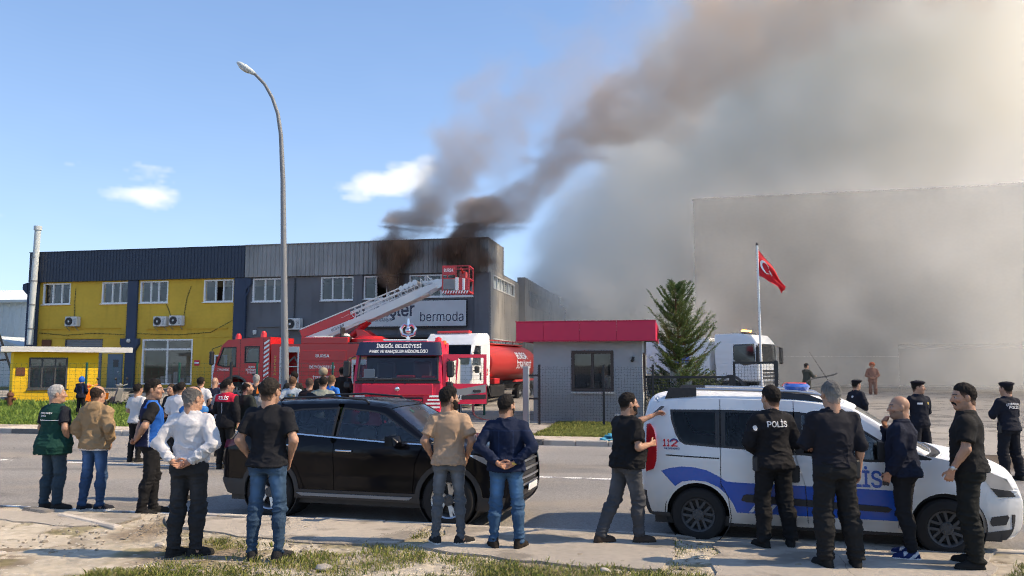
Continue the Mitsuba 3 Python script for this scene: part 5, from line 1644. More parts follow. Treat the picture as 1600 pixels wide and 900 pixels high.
p = Man('balding man in a tan hooded jacket and bright blue jeans, second onlooker from the left', None, (-6.0, 11.68), -12, 1.755, N1, girth=1.03, yaw=-8, arms=('pocket', 'pocket'), feet=(((0.12, 0.03), -55), ((-0.12, -0.02), -20)), seed=2)
p.body().hair((0.03, 0.02, 0.015), 0.009, bald=0.072, low=0.005)
p.top('hooded_jacket', (0.30, 0.205, 0.115), 0.88, 'long', 0.030, 0.0, hood=True, amp=0.014)
p.top('undershirt', (0.62, 0.62, 0.62), 0.855, 'none', 0.013, amp=0.005)
p.trousers((0.03, 0.062, 0.13), fade=1.6).shoes((0.02, 0.022, 0.03), (0.62, 0.62, 0.6))

p = Man('young man in a blue and navy sleeveless uniform vest standing in profile by the kerb', None, (-5.05, 11.35), -62, 1.84, N1, girth=1.02, yaw=-22, arms=('back', 'back'), feet=(((0.11, -0.06), -16), ((-0.10, 0.10), 5)), seed=3, skin=0.85)
p.body(stubble=0.25).hair(DARKHAIR, 0.017, top=0.006)
p.top('black_tshirt', BLACKC, 0.9, 'short', 0.012, 0.012)


def zabita(v, c):
    blue = (v[:, 1] > -0.045) & (v[:, 2] < 1.40)
    c = np.where(blue[:, None], np.array([[0.012, 0.085, 0.36]]), np.array([[0.010, 0.014, 0.045]]))
    edge = np.abs(v[:, 1] + 0.045) < 0.009
    c = np.where((edge & (v[:, 2] < 1.42))[:, None], np.array([[0.4, 0.45, 0.55]]), c)
    sh = (v[:, 2] > 1.40) & (np.abs(v[:, 0]) > 0.09)
    return np.where(sh[:, None], np.array([[0.03, 0.13, 0.46]]), c)


p.top('uniform_vest', (0.01, 0.02, 0.06), 0.90, 'none', 0.030, 0.012, paint=zabita, amp=0.008)
p.print('ZABITA', 0.055, 1.03, 'm_white', width=0.27)
p.trousers(BLACKC, loose=0.006, belt=(0.5, 0.5, 0.5)).shoes((0.018, 0.018, 0.018))

p = Man('balding man in a white long sleeved shirt with hands clasped behind his back', None, (-3.44, 8.68), -6, 1.765, N1, girth=1.06, belly=0.02, yaw=-28, arms=('back', 'back'), feet=(((0.10, 0.03), -48), ((-0.12, -0.02), -24)), seed=4, lean=(0.01, 0))
p.body(hairc=(0.1, 0.1, 0.1)).hair((0.035, 0.03, 0.028), 0.011, bald=0.058, grey=0.45)
p.top('white_shirt', (0.56, 0.56, 0.585), 0.965, tucked=True, sleeve='long', loose=0.016, collar=0.022, amp=0.013)
p.trousers((0.022, 0.023, 0.026), 1.0, fade=0.7, loose=0.012, belt=(0.012, 0.011, 0.01)).shoes((0.018, 0.018, 0.018))

p = Man('tall man in a black T-shirt and blue jeans with hands in his front pockets', None, (-2.56, 8.54), -3, 1.85, N1, girth=1.0, yaw=-16, arms=('pocket', 'pocket'), feet=(((0.15, -0.02), -26), ((-0.13, 0.0), 20)), seed=5, skin=1.02)
p.body(stubble=0.35).hair((0.022, 0.018, 0.015), 0.010)
p.top('black_tshirt', (0.011, 0.012, 0.016), 0.905, 'short', 0.018, 0.0, amp=0.012)
p.trousers((0.028, 0.055, 0.098), fade=1.8, loose=-0.004).shoes((0.02, 0.02, 0.022))

p = Man('bearded man in a beige T-shirt and slim grey jeans behind the black car', None, (-0.72, 9.26), -2, 1.735, N1, girth=1.0, yaw=-58, arms=('pocket', 'pocket'), feet=(((0.15, 0.0), -48), ((-0.14, 0.0), 28)), seed=6, skin=0.92)
p.body(beard=0.6, hairc=DARKHAIR).hair(DARKHAIR, 0.012, top=0.016)
p.beard(DARKHAIR, 0.011)
p.top('beige_tshirt', (0.40, 0.275, 0.185), 0.895, 'short', 0.014, 0.0, amp=0.010)
p.trousers((0.085, 0.095, 0.11), fade=0.8, loose=-0.008).shoes((0.018, 0.018, 0.02), (0.62, 0.6, 0.58))

p = Man('man in a dark denim shirt and blue jeans with hands clasped behind him', None, (-0.06, 9.05), -3, 1.66, N1, girth=1.12, belly=0.015, yaw=-36, arms=('back', 'back'), feet=(((0.15, 0.0), -24), ((-0.15, 0.02), 24)), seed=7, skin=0.9)
p.body(beard=0.4, hairc=DARKHAIR).hair(DARKHAIR, 0.012)
p.beard(DARKHAIR, 0.007)


def denim_seams(v, c):
    q = (np.abs(v[:, 2] - 1.355) < 0.006) & (v[:, 1] < 0) | ((np.abs(np.abs(v[:, 0]) - 0.085) < 0.005) & (v[:, 2] < 1.35) & (v[:, 1] < 0) & (v[:, 2] > 0.95))
    return np.where(q[:, None], c * 1.7, c)


p.top('denim_shirt', (0.008, 0.015, 0.042), 0.885, 'long', 0.018, 0.018, paint=denim_seams, amp=0.011)
p.trousers((0.035, 0.08, 0.155), fade=1.5).shoes((0.022, 0.017, 0.013), (0.016, 0.014, 0.012), 0.03)
p.item('wristwatch', lathe([(0.02, -0.012), (0.034, -0.012), (0.034, 0.012), (0.02, 0.012)], 18), 'm_gold', (0.1, -0.185, 0.99))

# the man who points
pa = ((0.235, 0.27, 1.38), (0.21, 0.53, 1.475), (0, 0.9, 0.35), (-0.6, 0, -0.7), 0.75)
pb = ((0.27, -0.03, 1.14), (0.17, 0.225, 1.16), (-0.25, 0.95, 0.15), (-0.9, 0, 0), 1.35)
p = Man('stout man in black T-shirt and clogs striding along and pointing with a phone', None, (1.32, 9.34), -66, 1.67, N1, girth=1.2, belly=0.07, yaw=-12, arms=(pb, pa), feet=(((0.10, 0.13), -15), ((-0.09, -0.30), -6)), seed=8, lean=(0, 0.03))
p.body(beard=0.5, hairc=DARKHAIR).hair(DARKHAIR, 0.015)
p.beard(DARKHAIR, 0.006)
p.top('black_tshirt', (0.010, 0.010, 0.0115), 0.885, 'short', 0.022, 0.0, amp=0.013)
p.trousers((0.055, 0.058, 0.066), fade=0.8, loose=0.006).shoes((0.05, 0.036, 0.028), (0.03, 0.022, 0.018), clog=True)
p.item('mobile_phone', bx(-0.036, 0.036, -0.075, 0.075, -0.005, 0.005, 0.003).apply_transform(frame(0)).apply_transform(trimesh.transformations.rotation_matrix(0.6, [1, 0, 0])), 'm_black', (-0.225, 0.625, 1.54))

# ---- police and men round the van
p = Man('black haired policeman whose black jacket reads POLİS, at the van side', None, (2.92, 9.1), 8, 1.75, N1, girth=1.04, yaw=14, arms=('front', 'front'), feet=(((0.17, 0.0), -20), ((-0.15, 0.0), 16)), seed=9)
p.body(stubble=0.2).hair(DARKHAIR, 0.017, top=0.006)
p.top('uniform_jacket', (0.012, 0.012, 0.0145), 0.87, 'long', 0.026, 0.022, amp=0.013)
p.print('POLİS', 0.062, 1.325, 'm_reflect', width=0.235)
p.patch('arm_badge', [(-0.235 + 0.022 * math.cos(q), 1.31 + 0.03 * math.sin(q)) for q in np.arange(0, 6.28, 0.5)], 'm_reflect')
p.trousers((0.011, 0.0115, 0.013), loose=0.018, pockets=1, belt=(0.01, 0.01, 0.01)).shoes((0.014, 0.014, 0.014), (0.012, 0.012, 0.012), 0.06)
p.item('holster', bx(-0.03, 0.03, -0.05, 0.05, -0.12, 0.05, 0.015), 'm_black', (-0.205, -0.02, 0.95))

p = Man('tall man with cropped grey hair in a dark navy shirt with rolled sleeves', None, (3.25, 8.21), 4, 1.83, N1, girth=1.08, yaw=2, arms=('down', ((0.24, 0.06, 1.17), (0.15, 0.22, 1.1), (-0.5, 0.8, 0), (0, -0.5, -0.8), 0.5)), feet=(((0.17, 0.0), -14), ((-0.12, 0.02), 14)), seed=10, skin=0.95)
p.body(stubble=0.2, hairc=(0.12, 0.12, 0.12)).hair((0.05, 0.05, 0.05), 0.008, grey=0.55)
p.top('navy_shirt', (0.011, 0.012, 0.019), 0.95, tucked=True, sleeve='roll', loose=0.022, collar=0.02, amp=0.013)
p.trousers((0.013, 0.0135, 0.0145), 1.0, loose=0.020, pockets=1, belt=(0.01, 0.01, 0.01)).shoes((0.012, 0.012, 0.012), (0.012, 0.012, 0.012), 0.06)
p.item('holster', bx(-0.03, 0.03, -0.05, 0.05, -0.13, 0.05, 0.015), 'm_black', (0.215, 0.0, 0.96))

bl = ((0.24, -0.04, 1.14), (0.235, 0.09, 0.93), (0.0, 0.35, -0.9), (-1, 0, 0), 0.7)
p = Man('bald man in a navy sweater holding his hand to his mouth', None, (4.14, 8.62), 52, 1.665, N1, girth=1.14, belly=0.03, yaw=30, arms=('mouth', bl), feet=(((0.10, 0.02), -4), ((-0.11, -0.05), 22)), seed=11, skin=1.0)
p.body(stubble=0.45, hairc=(0.06, 0.055, 0.05))
p.R = p.hrot()
p.top('navy_sweater', (0.009, 0.013, 0.030), 0.89, 'long', 0.022, 0.018, amp=0.011)
p.trousers((0.012, 0.0125, 0.015), loose=0.0).shoes((0.008, 0.02, 0.09), (0.62, 0.62, 0.64), accent=(0.5, 0.52, 0.55))
p.item('mobile_phone', bx(-0.006, 0.006, -0.035, 0.035, -0.07, 0.07, 0.003), 'm_black', (-0.225, 0.13, 0.86))

ml = ((0.25, 0.0, 1.15), (0.245, 0.13, 0.94), (0.0, 0.3, -0.95), (-1, 0.1, 0), 1.1)
p = Man('man with a thick black moustache in a black polo shirt, rightmost of the near onlookers', None, (4.6, 8.2), 58, 1.80, N1, girth=1.1, belly=0.02, yaw=26, nod=-2, arms=('down', ml), feet=(((0.13, 0.04), -10), ((-0.13, 0.0), 30)), seed=12, skin=0.98)
p.body(stubble=0.22).hair(DARKHAIR, 0.010, top=0.006)
p.moustache()
p.top('polo_shirt', (0.011, 0.011, 0.012), 0.925, 'short', 0.016, 0.02, amp=0.010)
p.trousers((0.012, 0.013, 0.012), 1.0, loose=0.016, pockets=1, belt=(0.01, 0.01, 0.01)).shoes((0.012, 0.012, 0.012), (0.012, 0.012, 0.012), 0.05)
wr = np.array([-0.245, 0.115, 0.966])
p.item('wristwatch', lathe([(0.026, -0.012), (0.034, -0.012), (0.034, 0.012), (0.026, 0.012)], 18), 'm_steel', wr)
p.item('watch_face', ellipsoid((-0.285, 0.118, 0.966), (0.007, 0.02, 0.02), 2), 'm_steel')

# ---- three policemen in berets across the road
F2 = 0.017
for i, (lab, xy, hd, yaw, arms, H) in enumerate([
        ('policeman in a black beret beyond the van windscreen, facing right', (8.5, 19.9), -68, -8, ('front', 'front'), 1.70),
        ('policeman in a black beret standing on the road with hands behind his back', (7.95, 15.78), -165, 42, ('back', 'back'), 1.75),
        ('policeman in a black beret with crossed arms, seen from behind at the right edge', (9.0, 14.68), 16, 8, ('crossed', 'crossed'), 1.75)]):
    p = Man(lab, 'policemen in berets beyond the van', xy, hd, H, F2, girth=1.05, yaw=yaw, arms=arms, seed=20 + i, feet=(((0.17, 0), -12), ((-0.17, 0), 12)))
    p.body(stubble=0.2).hair(DARKHAIR, 0.010)
    p.headgear('beret', (0.010, 0.010, 0.016))
    p.top('uniform_jacket', (0.011, 0.013, 0.022), 0.89, 'long', 0.022, 0.02, amp=0.011)
    p.trousers((0.010, 0.011, 0.016), loose=0.020, pockets=1, belt=(0.012, 0.012, 0.012)).shoes((0.012, 0.012, 0.012), (0.012, 0.012, 0.012), 0.08)
    if i == 2:
        p.print('ÇEVİK KUVVET', 0.034, 1.355, 'm_reflect', width=0.29, arc=0.9).print('POLİS', 0.05, 1.285, 'm_reflect', width=0.2)
        p.item('radio', cat(bx(-0.03, 0.03, -0.02, 0.02, -0.08, 0.06, 0.008), tube([(0, 0, 0.06), (-0.06, 0, 0.25)], 0.008, 6)), 'm_black', (-0.225, -0.03, 0.93))
    elif i == 1:
        p.patch('badge', [(-0.105 + 0.022 * math.cos(q), 1.33 + 0.028 * math.sin(q)) for q in np.arange(0, 6.28, 0.6)], 'm_gold', back=False)
        p.patch('name_strip', [(0.03, 1.31), (0.13, 1.31), (0.13, 1.345), (0.03, 1.345)], 'm_reflect', back=False)
    else:
        p.patch('back_emblem', [(0.035 * math.cos(q), 1.34 + 0.03 * math.sin(q)) for q in np.arange(0.3, 6.0, 0.5)], 'm_reflect')
        p.item('arm_badge', ellipsoid((0.262, 0.0, 1.28), (0.006, 0.035, 0.04)), 'm_reflect')

# ---- the crowd in the road before the fire engines
F3 = 0.019
GR = None


def onlooker(label, xy, hd, H, top, pants, hair=DARKHAIR, yaw=0, arms=('front', 'front'), sleeve='short', seed=30, z=0.0, girth=1.0, bald=False, grey=0.0, topname='tshirt', paint=None, skin=1.0, hairless=False, loose=0.016, stub=0.2, hem=0.88, collar=0.0):
    p = Man(label, GR, xy, hd, H, F3, z=z, girth=girth, yaw=yaw, arms=arms, seed=seed, skin=skin)
    p.body(stubble=stub, hairc=hair, eyes=False)
    if not hairless:
        p.hair(hair, 0.013, bald=bald, grey=grey)
    p.top(topname, top, hem, sleeve, loose, collar, paint=paint)
    p.trousers(pants, loose=0.004).shoes()
    return p


onlooker('man in a white T-shirt half hidden behind the blue vest man', (-8.12, 17.5), -20, 1.65, (0.52, 0.52, 0.53), BLACKC, seed=31, arms=('down', 'front'))
p = onlooker('dark clothed woman with pale face looking towards the camera in the crowd', (-7.6, 18.0), 150, 1.64, (0.014, 0.014, 0.016), BLACKC, hair=(0.05, 0.035, 0.025), yaw=10, sleeve='long', seed=32)
for q in (1.24, 1.21, 1.18):
    p.item('sleeve_stripe', lathe([(0.055, -0.006), (0.066, -0.006), (0.066, 0.006), (0.055, 0.006)], 14), 'm_white', (0.255, -0.012, q))
onlooker('slim man in a white T-shirt left of the larger white shirt in the crowd', (-7.35, 17.7), -10, 1.64, (0.6, 0.6, 0.62), BLACKC, seed=33)
onlooker('man in a loose white shirt looking down beside the blue vest man', (-6.9, 16.8), -8, 1.70, (0.6, 0.6, 0.63), BLACKC, seed=34, sleeve='long', loose=0.026, topname='shirt', collar=0.016)
onlooker('man in a white T-shirt seen from behind in front of the shop window', (-8.0, 20.7), 0, 1.75, (0.56, 0.56, 0.58), (0.03, 0.04, 0.07), seed=35)
p = onlooker('bald man in a navy T-shirt behind the red and black police jacket', (-7.75, 21.0), -5, 1.74, (0.014, 0.018, 0.042), BLACKC, seed=36, hair=(0.2, 0.2, 0.2), hairless=True, stub=0.3)


def zab2(v, c):
    return np.where((v[:, 2] > 1.36)[:, None] & (np.abs(v[:, 0]) > 0.06)[:, None], np.array([[0.05, 0.2, 0.5]]), np.array([[0.012, 0.02, 0.06]]))


onlooker('man in a blue and navy vest partly hidden behind the white shirt man', (-4.92, 12.5), -12, 1.72, (0.02, 0.05, 0.2), BLACKC, seed=37, paint=zab2, topname='vest', sleeve='none', loose=0.03, arms=('pocket', 'pocket'))
onlooker('man in a light grey T-shirt half hidden behind the police jacket', (-6.65, 18.6), -10, 1.68, (0.34, 0.34, 0.35), BLACKC, seed=38)


def police_red(v, c):
    red = (v[:, 2] > 1.335) & (np.abs(v[:, 0]) < 0.235)
    c = np.where(red[:, None], np.array([[0.55, 0.02, 0.05]]), np.array([[0.011, 0.011, 0.014]]))
    return np.where(((np.abs(v[:, 0]) < 0.009) & (v[:, 2] > 1.1) & (v[:, 2] < 1.3) & (v[:, 1] < 0))[:, None], np.array([[0.5, 0.5, 0.52]]), c)


p = Man('policeman in a black jacket with a red shoulder panel reading POLİS', None, (-5.75, 16.3), -22, 1.76, 0.015, girth=1.08, yaw=-42, arms=('down', 'front'), seed=39)
p.body(stubble=0.3).hair(DARKHAIR, 0.016, top=0.008)
p.top('police_jacket', (0.01, 0.01, 0.013), 0.82, 'long', 0.028, 0.022, paint=police_red)
p.print('POLİS', 0.07, 1.37, 'm_white', width=0.26)
p.item('arm_badge', ellipsoid((0.262, -0.02, 1.29), (0.012, 0.04, 0.045)), 'm_reflect')
p.trousers(BLACKC, loose=0.01).shoes()
onlooker('bald bearded man in a dark green jacket right of the red police jacket', (-5.45, 16.6), -40, 1.71, (0.022, 0.027, 0.024), BLACKC, seed=40, yaw=-30, sleeve='long', bald=0.06, topname='jacket', loose=0.028, stub=0.7, girth=1.08)
p = onlooker('grey haired man with an orange collar in the crowd left of the lamp post', (-7.05, 22.2), 10, 1.80, (0.03, 0.03, 0.035), BLACKC, hair=(0.2, 0.19, 0.18), seed=41, grey=0.6, sleeve='long', topname='jacket')
p.patch('orange_tab', [(0.02, 1.26), (0.10, 1.26), (0.12, 1.42), (0.05, 1.44)], 'm_orange')
onlooker('man in a cream T-shirt between the bearded man and the lamp post', (-5.25, 17.0), -15, 1.68, (0.55, 0.49, 0.43), BLACKC, seed=42, yaw=-20, arms=('front', 'front'))
onlooker('man in dark navy clothes just left of the lamp post', (-6.1, 20.2), -20, 1.76, (0.02, 0.026, 0.045), BLACKC, seed=43, sleeve='long', topname='jacket', yaw=-30)


def printed(v, c):
    n = meshkit.fbm(v * 28, 3, 2)
    m_ = (np.abs(v[:, 0]) < 0.10) & (v[:, 2] > 1.12) & (v[:, 2] < 1.35) & (v[:, 1] < -0.03)
    c2 = np.where((n > 0.56)[:, None], np.array([[0.35, 0.22, 0.08]]), np.where((n < 0.45)[:, None], np.array([[0.02, 0.06, 0.1]]), np.array([[0.1, 0.25, 0.3]])))
    return np.where(m_[:, None], c2, c)


onlooker('man in a pale blue T-shirt with a large back print, hands behind him', (-5.45, 20.0), 0, 1.77, (0.36, 0.42, 0.48), (0.1, 0.13, 0.17), hair=(0.09, 0.05, 0.03), seed=44, arms=('back', 'back'), paint=printed)
onlooker('man in a dark maroon top standing between the two paler T-shirts', (-4.85, 19.3), -5, 1.74, (0.022, 0.014, 0.016), BLACKC, hair=(0.06, 0.035, 0.025), seed=45, grey=0.1)
onlooker('broad man in an olive grey T-shirt near the red lorry', (-4.22, 18.0), 2, 1.80, (0.27, 0.29, 0.24), BLACKC, seed=46, girth=1.1, arms=('down', 'down'))
onlooker('fair haired man in a bright blue shirt beside the red lorry', (-4.62, 20.6), -28, 1.80, (0.03, 0.16, 0.55), (0.02, 0.025, 0.05), hair=(0.12, 0.075, 0.04), seed=47, yaw=25, sleeve='long', topname='shirt', collar=0.016)
p = onlooker('firefighter turned to the ladder engine, hidden behind the lamp post', (-6.35, 23.4), 25, 1.86, (0.02, 0.02, 0.02), BLACKC, seed=48, yaw=60, sleeve='long', topname='jacket')
p = onlooker('firefighter in a beige helmet standing close to the ladder engine', (-5.75, 24.5), 5, 1.82, (0.03, 0.028, 0.024), BLACKC, seed=49, sleeve='long', topname='jacket', z=0.14)
p.headgear('helmet', (0.3, 0.26, 0.19), 'helmet')
onlooker('dark haired firefighter behind the man in the blue shirt', (-5.1, 24.2), 5, 1.86, (0.02, 0.019, 0.018), BLACKC, seed=50, sleeve='long', topname='jacket', z=0.14)
p = Man('person in dark clothes with a bright blue hood beside the orange scooter', None, (-15.6, 29.2), -10, 1.45, F3, z=0.2, arms=('front', 'front'), seed=51)
p.body(eyes=False)
p.R = p.hrot()
p.headgear('hood', (0.03, 0.13, 0.5), 'hood')
p.top('jacket', (0.014, 0.016, 0.03), 0.84, 'long', 0.026)
for s in (-1, 1):
    p.patch('blue_stripe', [(0.13 * s, 1.0), (0.155 * s, 1.0), (0.165 * s, 1.38), (0.14 * s, 1.38)], 'm_signblue')
p.trousers(BLACKC).shoes()
# firefighters dim in the smoke
fa = ((0.24, 0.16, 1.17), (0.12, 0.36, 1.15), (-0.2, 0.9, 0.2), (-0.5, -0.3, 0.8), 1.1)
p = Man('firefighter seen dimly in the smoke, holding a hose in front of the hall', None, (13.4, 36.6), -70, 1.74, F3, z=0.42, arms=(fa, fa), seed=52)
p.body(eyes=False).hair(DARKHAIR, 0.012)
p.top('jacket', (0.05, 0.055, 0.045), 0.82, 'long', 0.026)
p.trousers((0.04, 0.042, 0.036), loose=0.012).shoes()
k = thing('attack_hose', 'thin dark hose line held by the firefighter in the smoke', 'hose')
put(k, None, tube(CubicSpline(np.arange(6), [(14.7, 36.4, 1.72), (13.9, 36.2, 1.56), (13.2, 36.0, 1.35), (12.6, 35.6, 0.8), (12.3, 35.0, 0.5), (12.6, 34.0, 0.42)])(np.linspace(0, 5, 30)), 0.03, 8), 'm_dim', smooth=True)
p = Man('firefighter in orange clothes hardly visible in the smoke before the hall', None, (17.2, 38.4), 160, 1.7, 0.022, z=0.5, arms=('front', 'front'), seed=53)
p.body(eyes=False).headgear('helmet', (0.4, 0.1, 0.04), 'helmet')
p.top('jacket', (0.27, 0.13, 0.09), 0.8, 'long', 0.028)
p.trousers((0.26, 0.13, 0.09), loose=0.012).shoes()


# ================================================================== vehicles
def smooth_line(pts, n=400, tension=True):
    """A dense rounded polyline through the points (parameter = index)."""
    from scipy.interpolate import PchipInterpolator
    pts = np.array(pts, float)
    i = np.arange(len(pts))
    q = np.linspace(0, len(pts) - 1, n)
    return q, np.stack([PchipInterpolator(i, pts[:, k])(q) for k in range(pts.shape[1])], 1)


class Coach:
    """A car body from a centre line C and a shoulder line E round the car (both x, z; from the front bumper over the roof to the rear bumper) and the half width W(x, z).
    Panels are flat outlines lifted onto the two surfaces that those lines span."""

    def __init__(self, key, xf, C, E, W, p=2.6):
        self.k, self.xf, self.W, self.p = key, xf, W, p
        self.q, self.C = smooth_line(C)
        _, self.E = smooth_line(E)

    def top(self, u, f):
        c = np.stack([np.interp(u, self.q, self.C[:, k]) for k in (0, 1)], 1)
        e = np.stack([np.interp(u, self.q, self.E[:, k]) for k in (0, 1)], 1)
        a = np.clip(np.abs(f), 0, 1)
        w = self.W(e[:, 0], e[:, 1])
        g = 1 - (1 - a ** self.p) ** (1 / self.p)
        xz = c + (e - c) * g[:, None]
        return np.stack([xz[:, 0], np.sign(f) * a * w, xz[:, 1]], 1)

    def side(self, x, z):
        return np.stack([x, -self.W(x, z), z], 1)

    def lift(self, surf, poly, th, n0, res, outward):
        gs = [g for g in getattr(poly, 'geoms', [poly]) if g.area > 1e-6]
        ms = []
        for g in gs:
            rings = [np.array(g.exterior.coords)[:-1]] + [np.array(r.coords)[:-1] for r in g.interiors]
            m = m3.Manifold.extrude(m3.CrossSection(rings, m3.FillRule.EvenOdd), th).refine_to_length(res)
            m = tm(m)
            v = m.vertices
            a, b = v[:, 0].copy(), v[:, 1].copy()
            P = surf(a, b)
            e = 2e-3
            n = np.cross(surf(a + e, b) - surf(a - e, b), surf(a, b + e) - surf(a, b - e))
            n = n / (np.linalg.norm(n, axis=1, keepdims=True) + 1e-12)
            flip = np.sign((n * outward(P)).sum(1, keepdims=True))
            flip[flip == 0] = 1
            m.vertices = P + n * flip * (v[:, 2:3] + n0)
            if m.volume < 0:
                m.invert()
            ms.append(m)
        return trimesh.util.concatenate(ms)

    def side_mesh(self, poly, th=0.02, n0=-0.02, res=0.07, left=False):
        m = self.lift(self.side, poly, th, n0, res, lambda P: np.array([[0, -1.0, 0]]))
        if left:
            m.apply_transform(np.diag([1, -1, 1, 1]))
            if m.volume < 0:
                m.invert()
        return m

    def top_mesh(self, poly, th=0.02, n0=-0.02, res=0.12):
        cx = 0.0
        return self.lift(self.top, poly, th, n0, res, lambda P: P - np.array([[cx, 0, 0.8]]) * [1, 0, 1] if False else np.stack([P[:, 0] * 0.35, P[:, 1] * 0.2, P[:, 2] - 0.55], 1))

    def add(self, name, mesh, m, smooth=35, holder=None, label=None):
        return put(holder or self.k, name, mesh, m, self.xf, smooth=smooth, label=label)

    def shoulder_outline(self, bottom):
        """Side view outline: the shoulder line closed along the given bottom points (rear to front)."""
        return Polygon([tuple(p) for p in self.E] + list(bottom)).buffer(0)


def wheel(holder, xf, c, r, w, rim_r, spokes, rim_m, style='suv', side=-1, hubm='m_darkgrey', back_m='m_black'):
    """Tyre, rim with spokes, hub; the outer face towards side * y."""
    wk = fresh(f'{holder}__wheel')
    M = np.asarray(xf) @ np.array([[1, 0, 0, c[0]], [0, -side, 0, c[1]], [0, 0, 1, c[2]], [0, 0, 0, 1.0]])
    if side > 0:
        M = np.asarray(xf) @ np.array([[-1, 0, 0, c[0]], [0, -1, 0, c[1]], [0, 0, 1, c[2]], [0, 0, 0, 1.0]])
    h = w / 2
    prof = [(rim_r, -h + 0.012), (rim_r + 0.02, -h), (r - 0.05, -h), (r - 0.018, -h + 0.012), (r, -h + 0.04), (r, h - 0.04), (r - 0.018, h - 0.012), (r - 0.05, h), (rim_r + 0.02, h), (rim_r, h - 0.012), (rim_r, -h + 0.012)]
    scene[wk] = mikit.ply(lathe(prof, 48, 'y'), 'm_rubber', smooth=25, to_world=T(M))
    tread = [bx(-0.006, 0.006, -h + 0.03, h - 0.03, r - 0.004, r + 0.006).apply_transform(trimesh.transformations.rotation_matrix(a, [0, 1, 0])) for a in np.linspace(0, 2 * np.pi, 72, endpoint=False)]
    put(wk, 'tread', cat(tread), 'm_rubber', M)
    rim = [lathe([(rim_r - 0.018, -h + 0.02), (rim_r, -h + 0.006), (rim_r + 0.004, -h + 0.02), (rim_r + 0.002, h - 0.02), (rim_r - 0.03, h - 0.02), (rim_r - 0.03, -h + 0.05), (rim_r - 0.018, -h + 0.02)], 40, 'y')]
    yf = -h + 0.022
    for i in range(spokes):
        a = 2 * np.pi * i / spokes + 0.2
        R = trimesh.transformations.rotation_matrix(a, [0, 1, 0])
        if style == 'suv':      # paired blades that fork towards the rim
            for d in (-0.21, 0.12):
                pts = [(0.035 + 0.0, yf + 0.02, 0.04), (0.0, yf + 0.02, 0.04), (math.sin(d) * rim_r * 0.97 - 0.012, yf, math.cos(d) * rim_r * 0.97), (math.sin(d) * rim_r * 0.97 + 0.035, yf, math.cos(d) * rim_r * 0.95)]
                rim.append(hull(pts + [(p[0], p[1] + 0.03, p[2]) for p in pts]).apply_transform(R))
        elif style == 'van':    # V spokes
            for d in (-0.30, 0.30):
                pts = [(-0.016, yf + 0.012, 0.06), (0.016, yf + 0.012, 0.06), (math.sin(d) * rim_r - 0.018, yf, math.cos(d) * rim_r * 0.98), (math.sin(d) * rim_r + 0.018, yf, math.cos(d) * rim_r * 0.98)]
                rim.append(hull(pts + [(p[0], p[1] + 0.028, p[2]) for p in pts]).apply_transform(R))
        else:                   # lorry disc: holes between stout arms
            rim.append(bx(-0.045, 0.045, yf + 0.06, yf + 0.085, 0.06, rim_r).apply_transform(R))
    put(wk, 'rim', cat(rim), rim_m, M, smooth=30)
    put(wk, 'brake_disc', lathe([(0, 0.0), (rim_r - 0.035, 0.0), (rim_r - 0.035, 0.012), (0, 0.012)], 32, 'y').apply_translation([0, 0.02, 0]), back_m, M)
    put(wk, 'hub_cap', cat([lathe([(0, yf + 0.035), (0.075, yf + 0.035), (0.07, yf + 0.0), (0.03, yf - 0.004), (0, yf - 0.004)], 24, 'y')] + [lathe([(0, yf - 0.012), (0.011, yf - 0.012), (0.011, yf + 0.01), (0, yf + 0.01)], 8, 'y').apply_translation([0.052 * math.cos(q), 0, 0.052 * math.sin(q)]) for q in np.arange(5) * 2 * np.pi / 5]), hubm, M, smooth=30)
    return wk


def arch(cx, cz, r, n=28):
    return Polygon([(cx + r * math.cos(a), cz + r * math.sin(a)) for a in np.linspace(0, 2 * np.pi, n, endpoint=False)])


def half(poly, x0, x1, z0=-1, z1=4):
    return poly.intersection(sbox(x0, z0, x1, z1))


def seat(c, x, y, z, m='m_seat'):
    return cat(bx(x - 0.25, x + 0.25, y - 0.24, y + 0.24, z, z + 0.15, 0.05), move(bx(-0.07, 0.07, -0.23, 0.23, 0, 0.6, 0.05), frame(0, x - 0.22, y, z + 0.1)), move(bx(-0.05, 0.05, -0.12, 0.12, 0, 0.2, 0.05), frame(0, x - 0.25, y, z + 0.74)))


# ------------------------------------------------------------------ black car at the kerb
XC = frame(-15.6, -1.83, 11.6, 0.0, 0.968)
car = thing('parked_car', 'glossy black five door car parked along the near kerb', 'car')


def Wcar(x, z):
    x, z = np.asarray(x, float), np.asarray(z, float)
    plan = np.interp(x, [-2.3, -2.2, -2.05, -1.7, -1.0, 0.4, 1.2, 1.7, 2.0, 2.15, 2.25], [0.70, 0.79, 0.86, 0.905, 0.925, 0.925, 0.92, 0.905, 0.85, 0.77, 0.66])
    vf = np.interp(z, [0.2, 0.32, 0.45, 0.62, 0.78, 0.92, 1.02, 1.1, 1.3, 1.5, 1.62], [0.93, 0.965, 0.975, 0.968, 0.985, 1.0, 0.985, 0.95, 0.865, 0.765, 0.69])
    return plan * vf


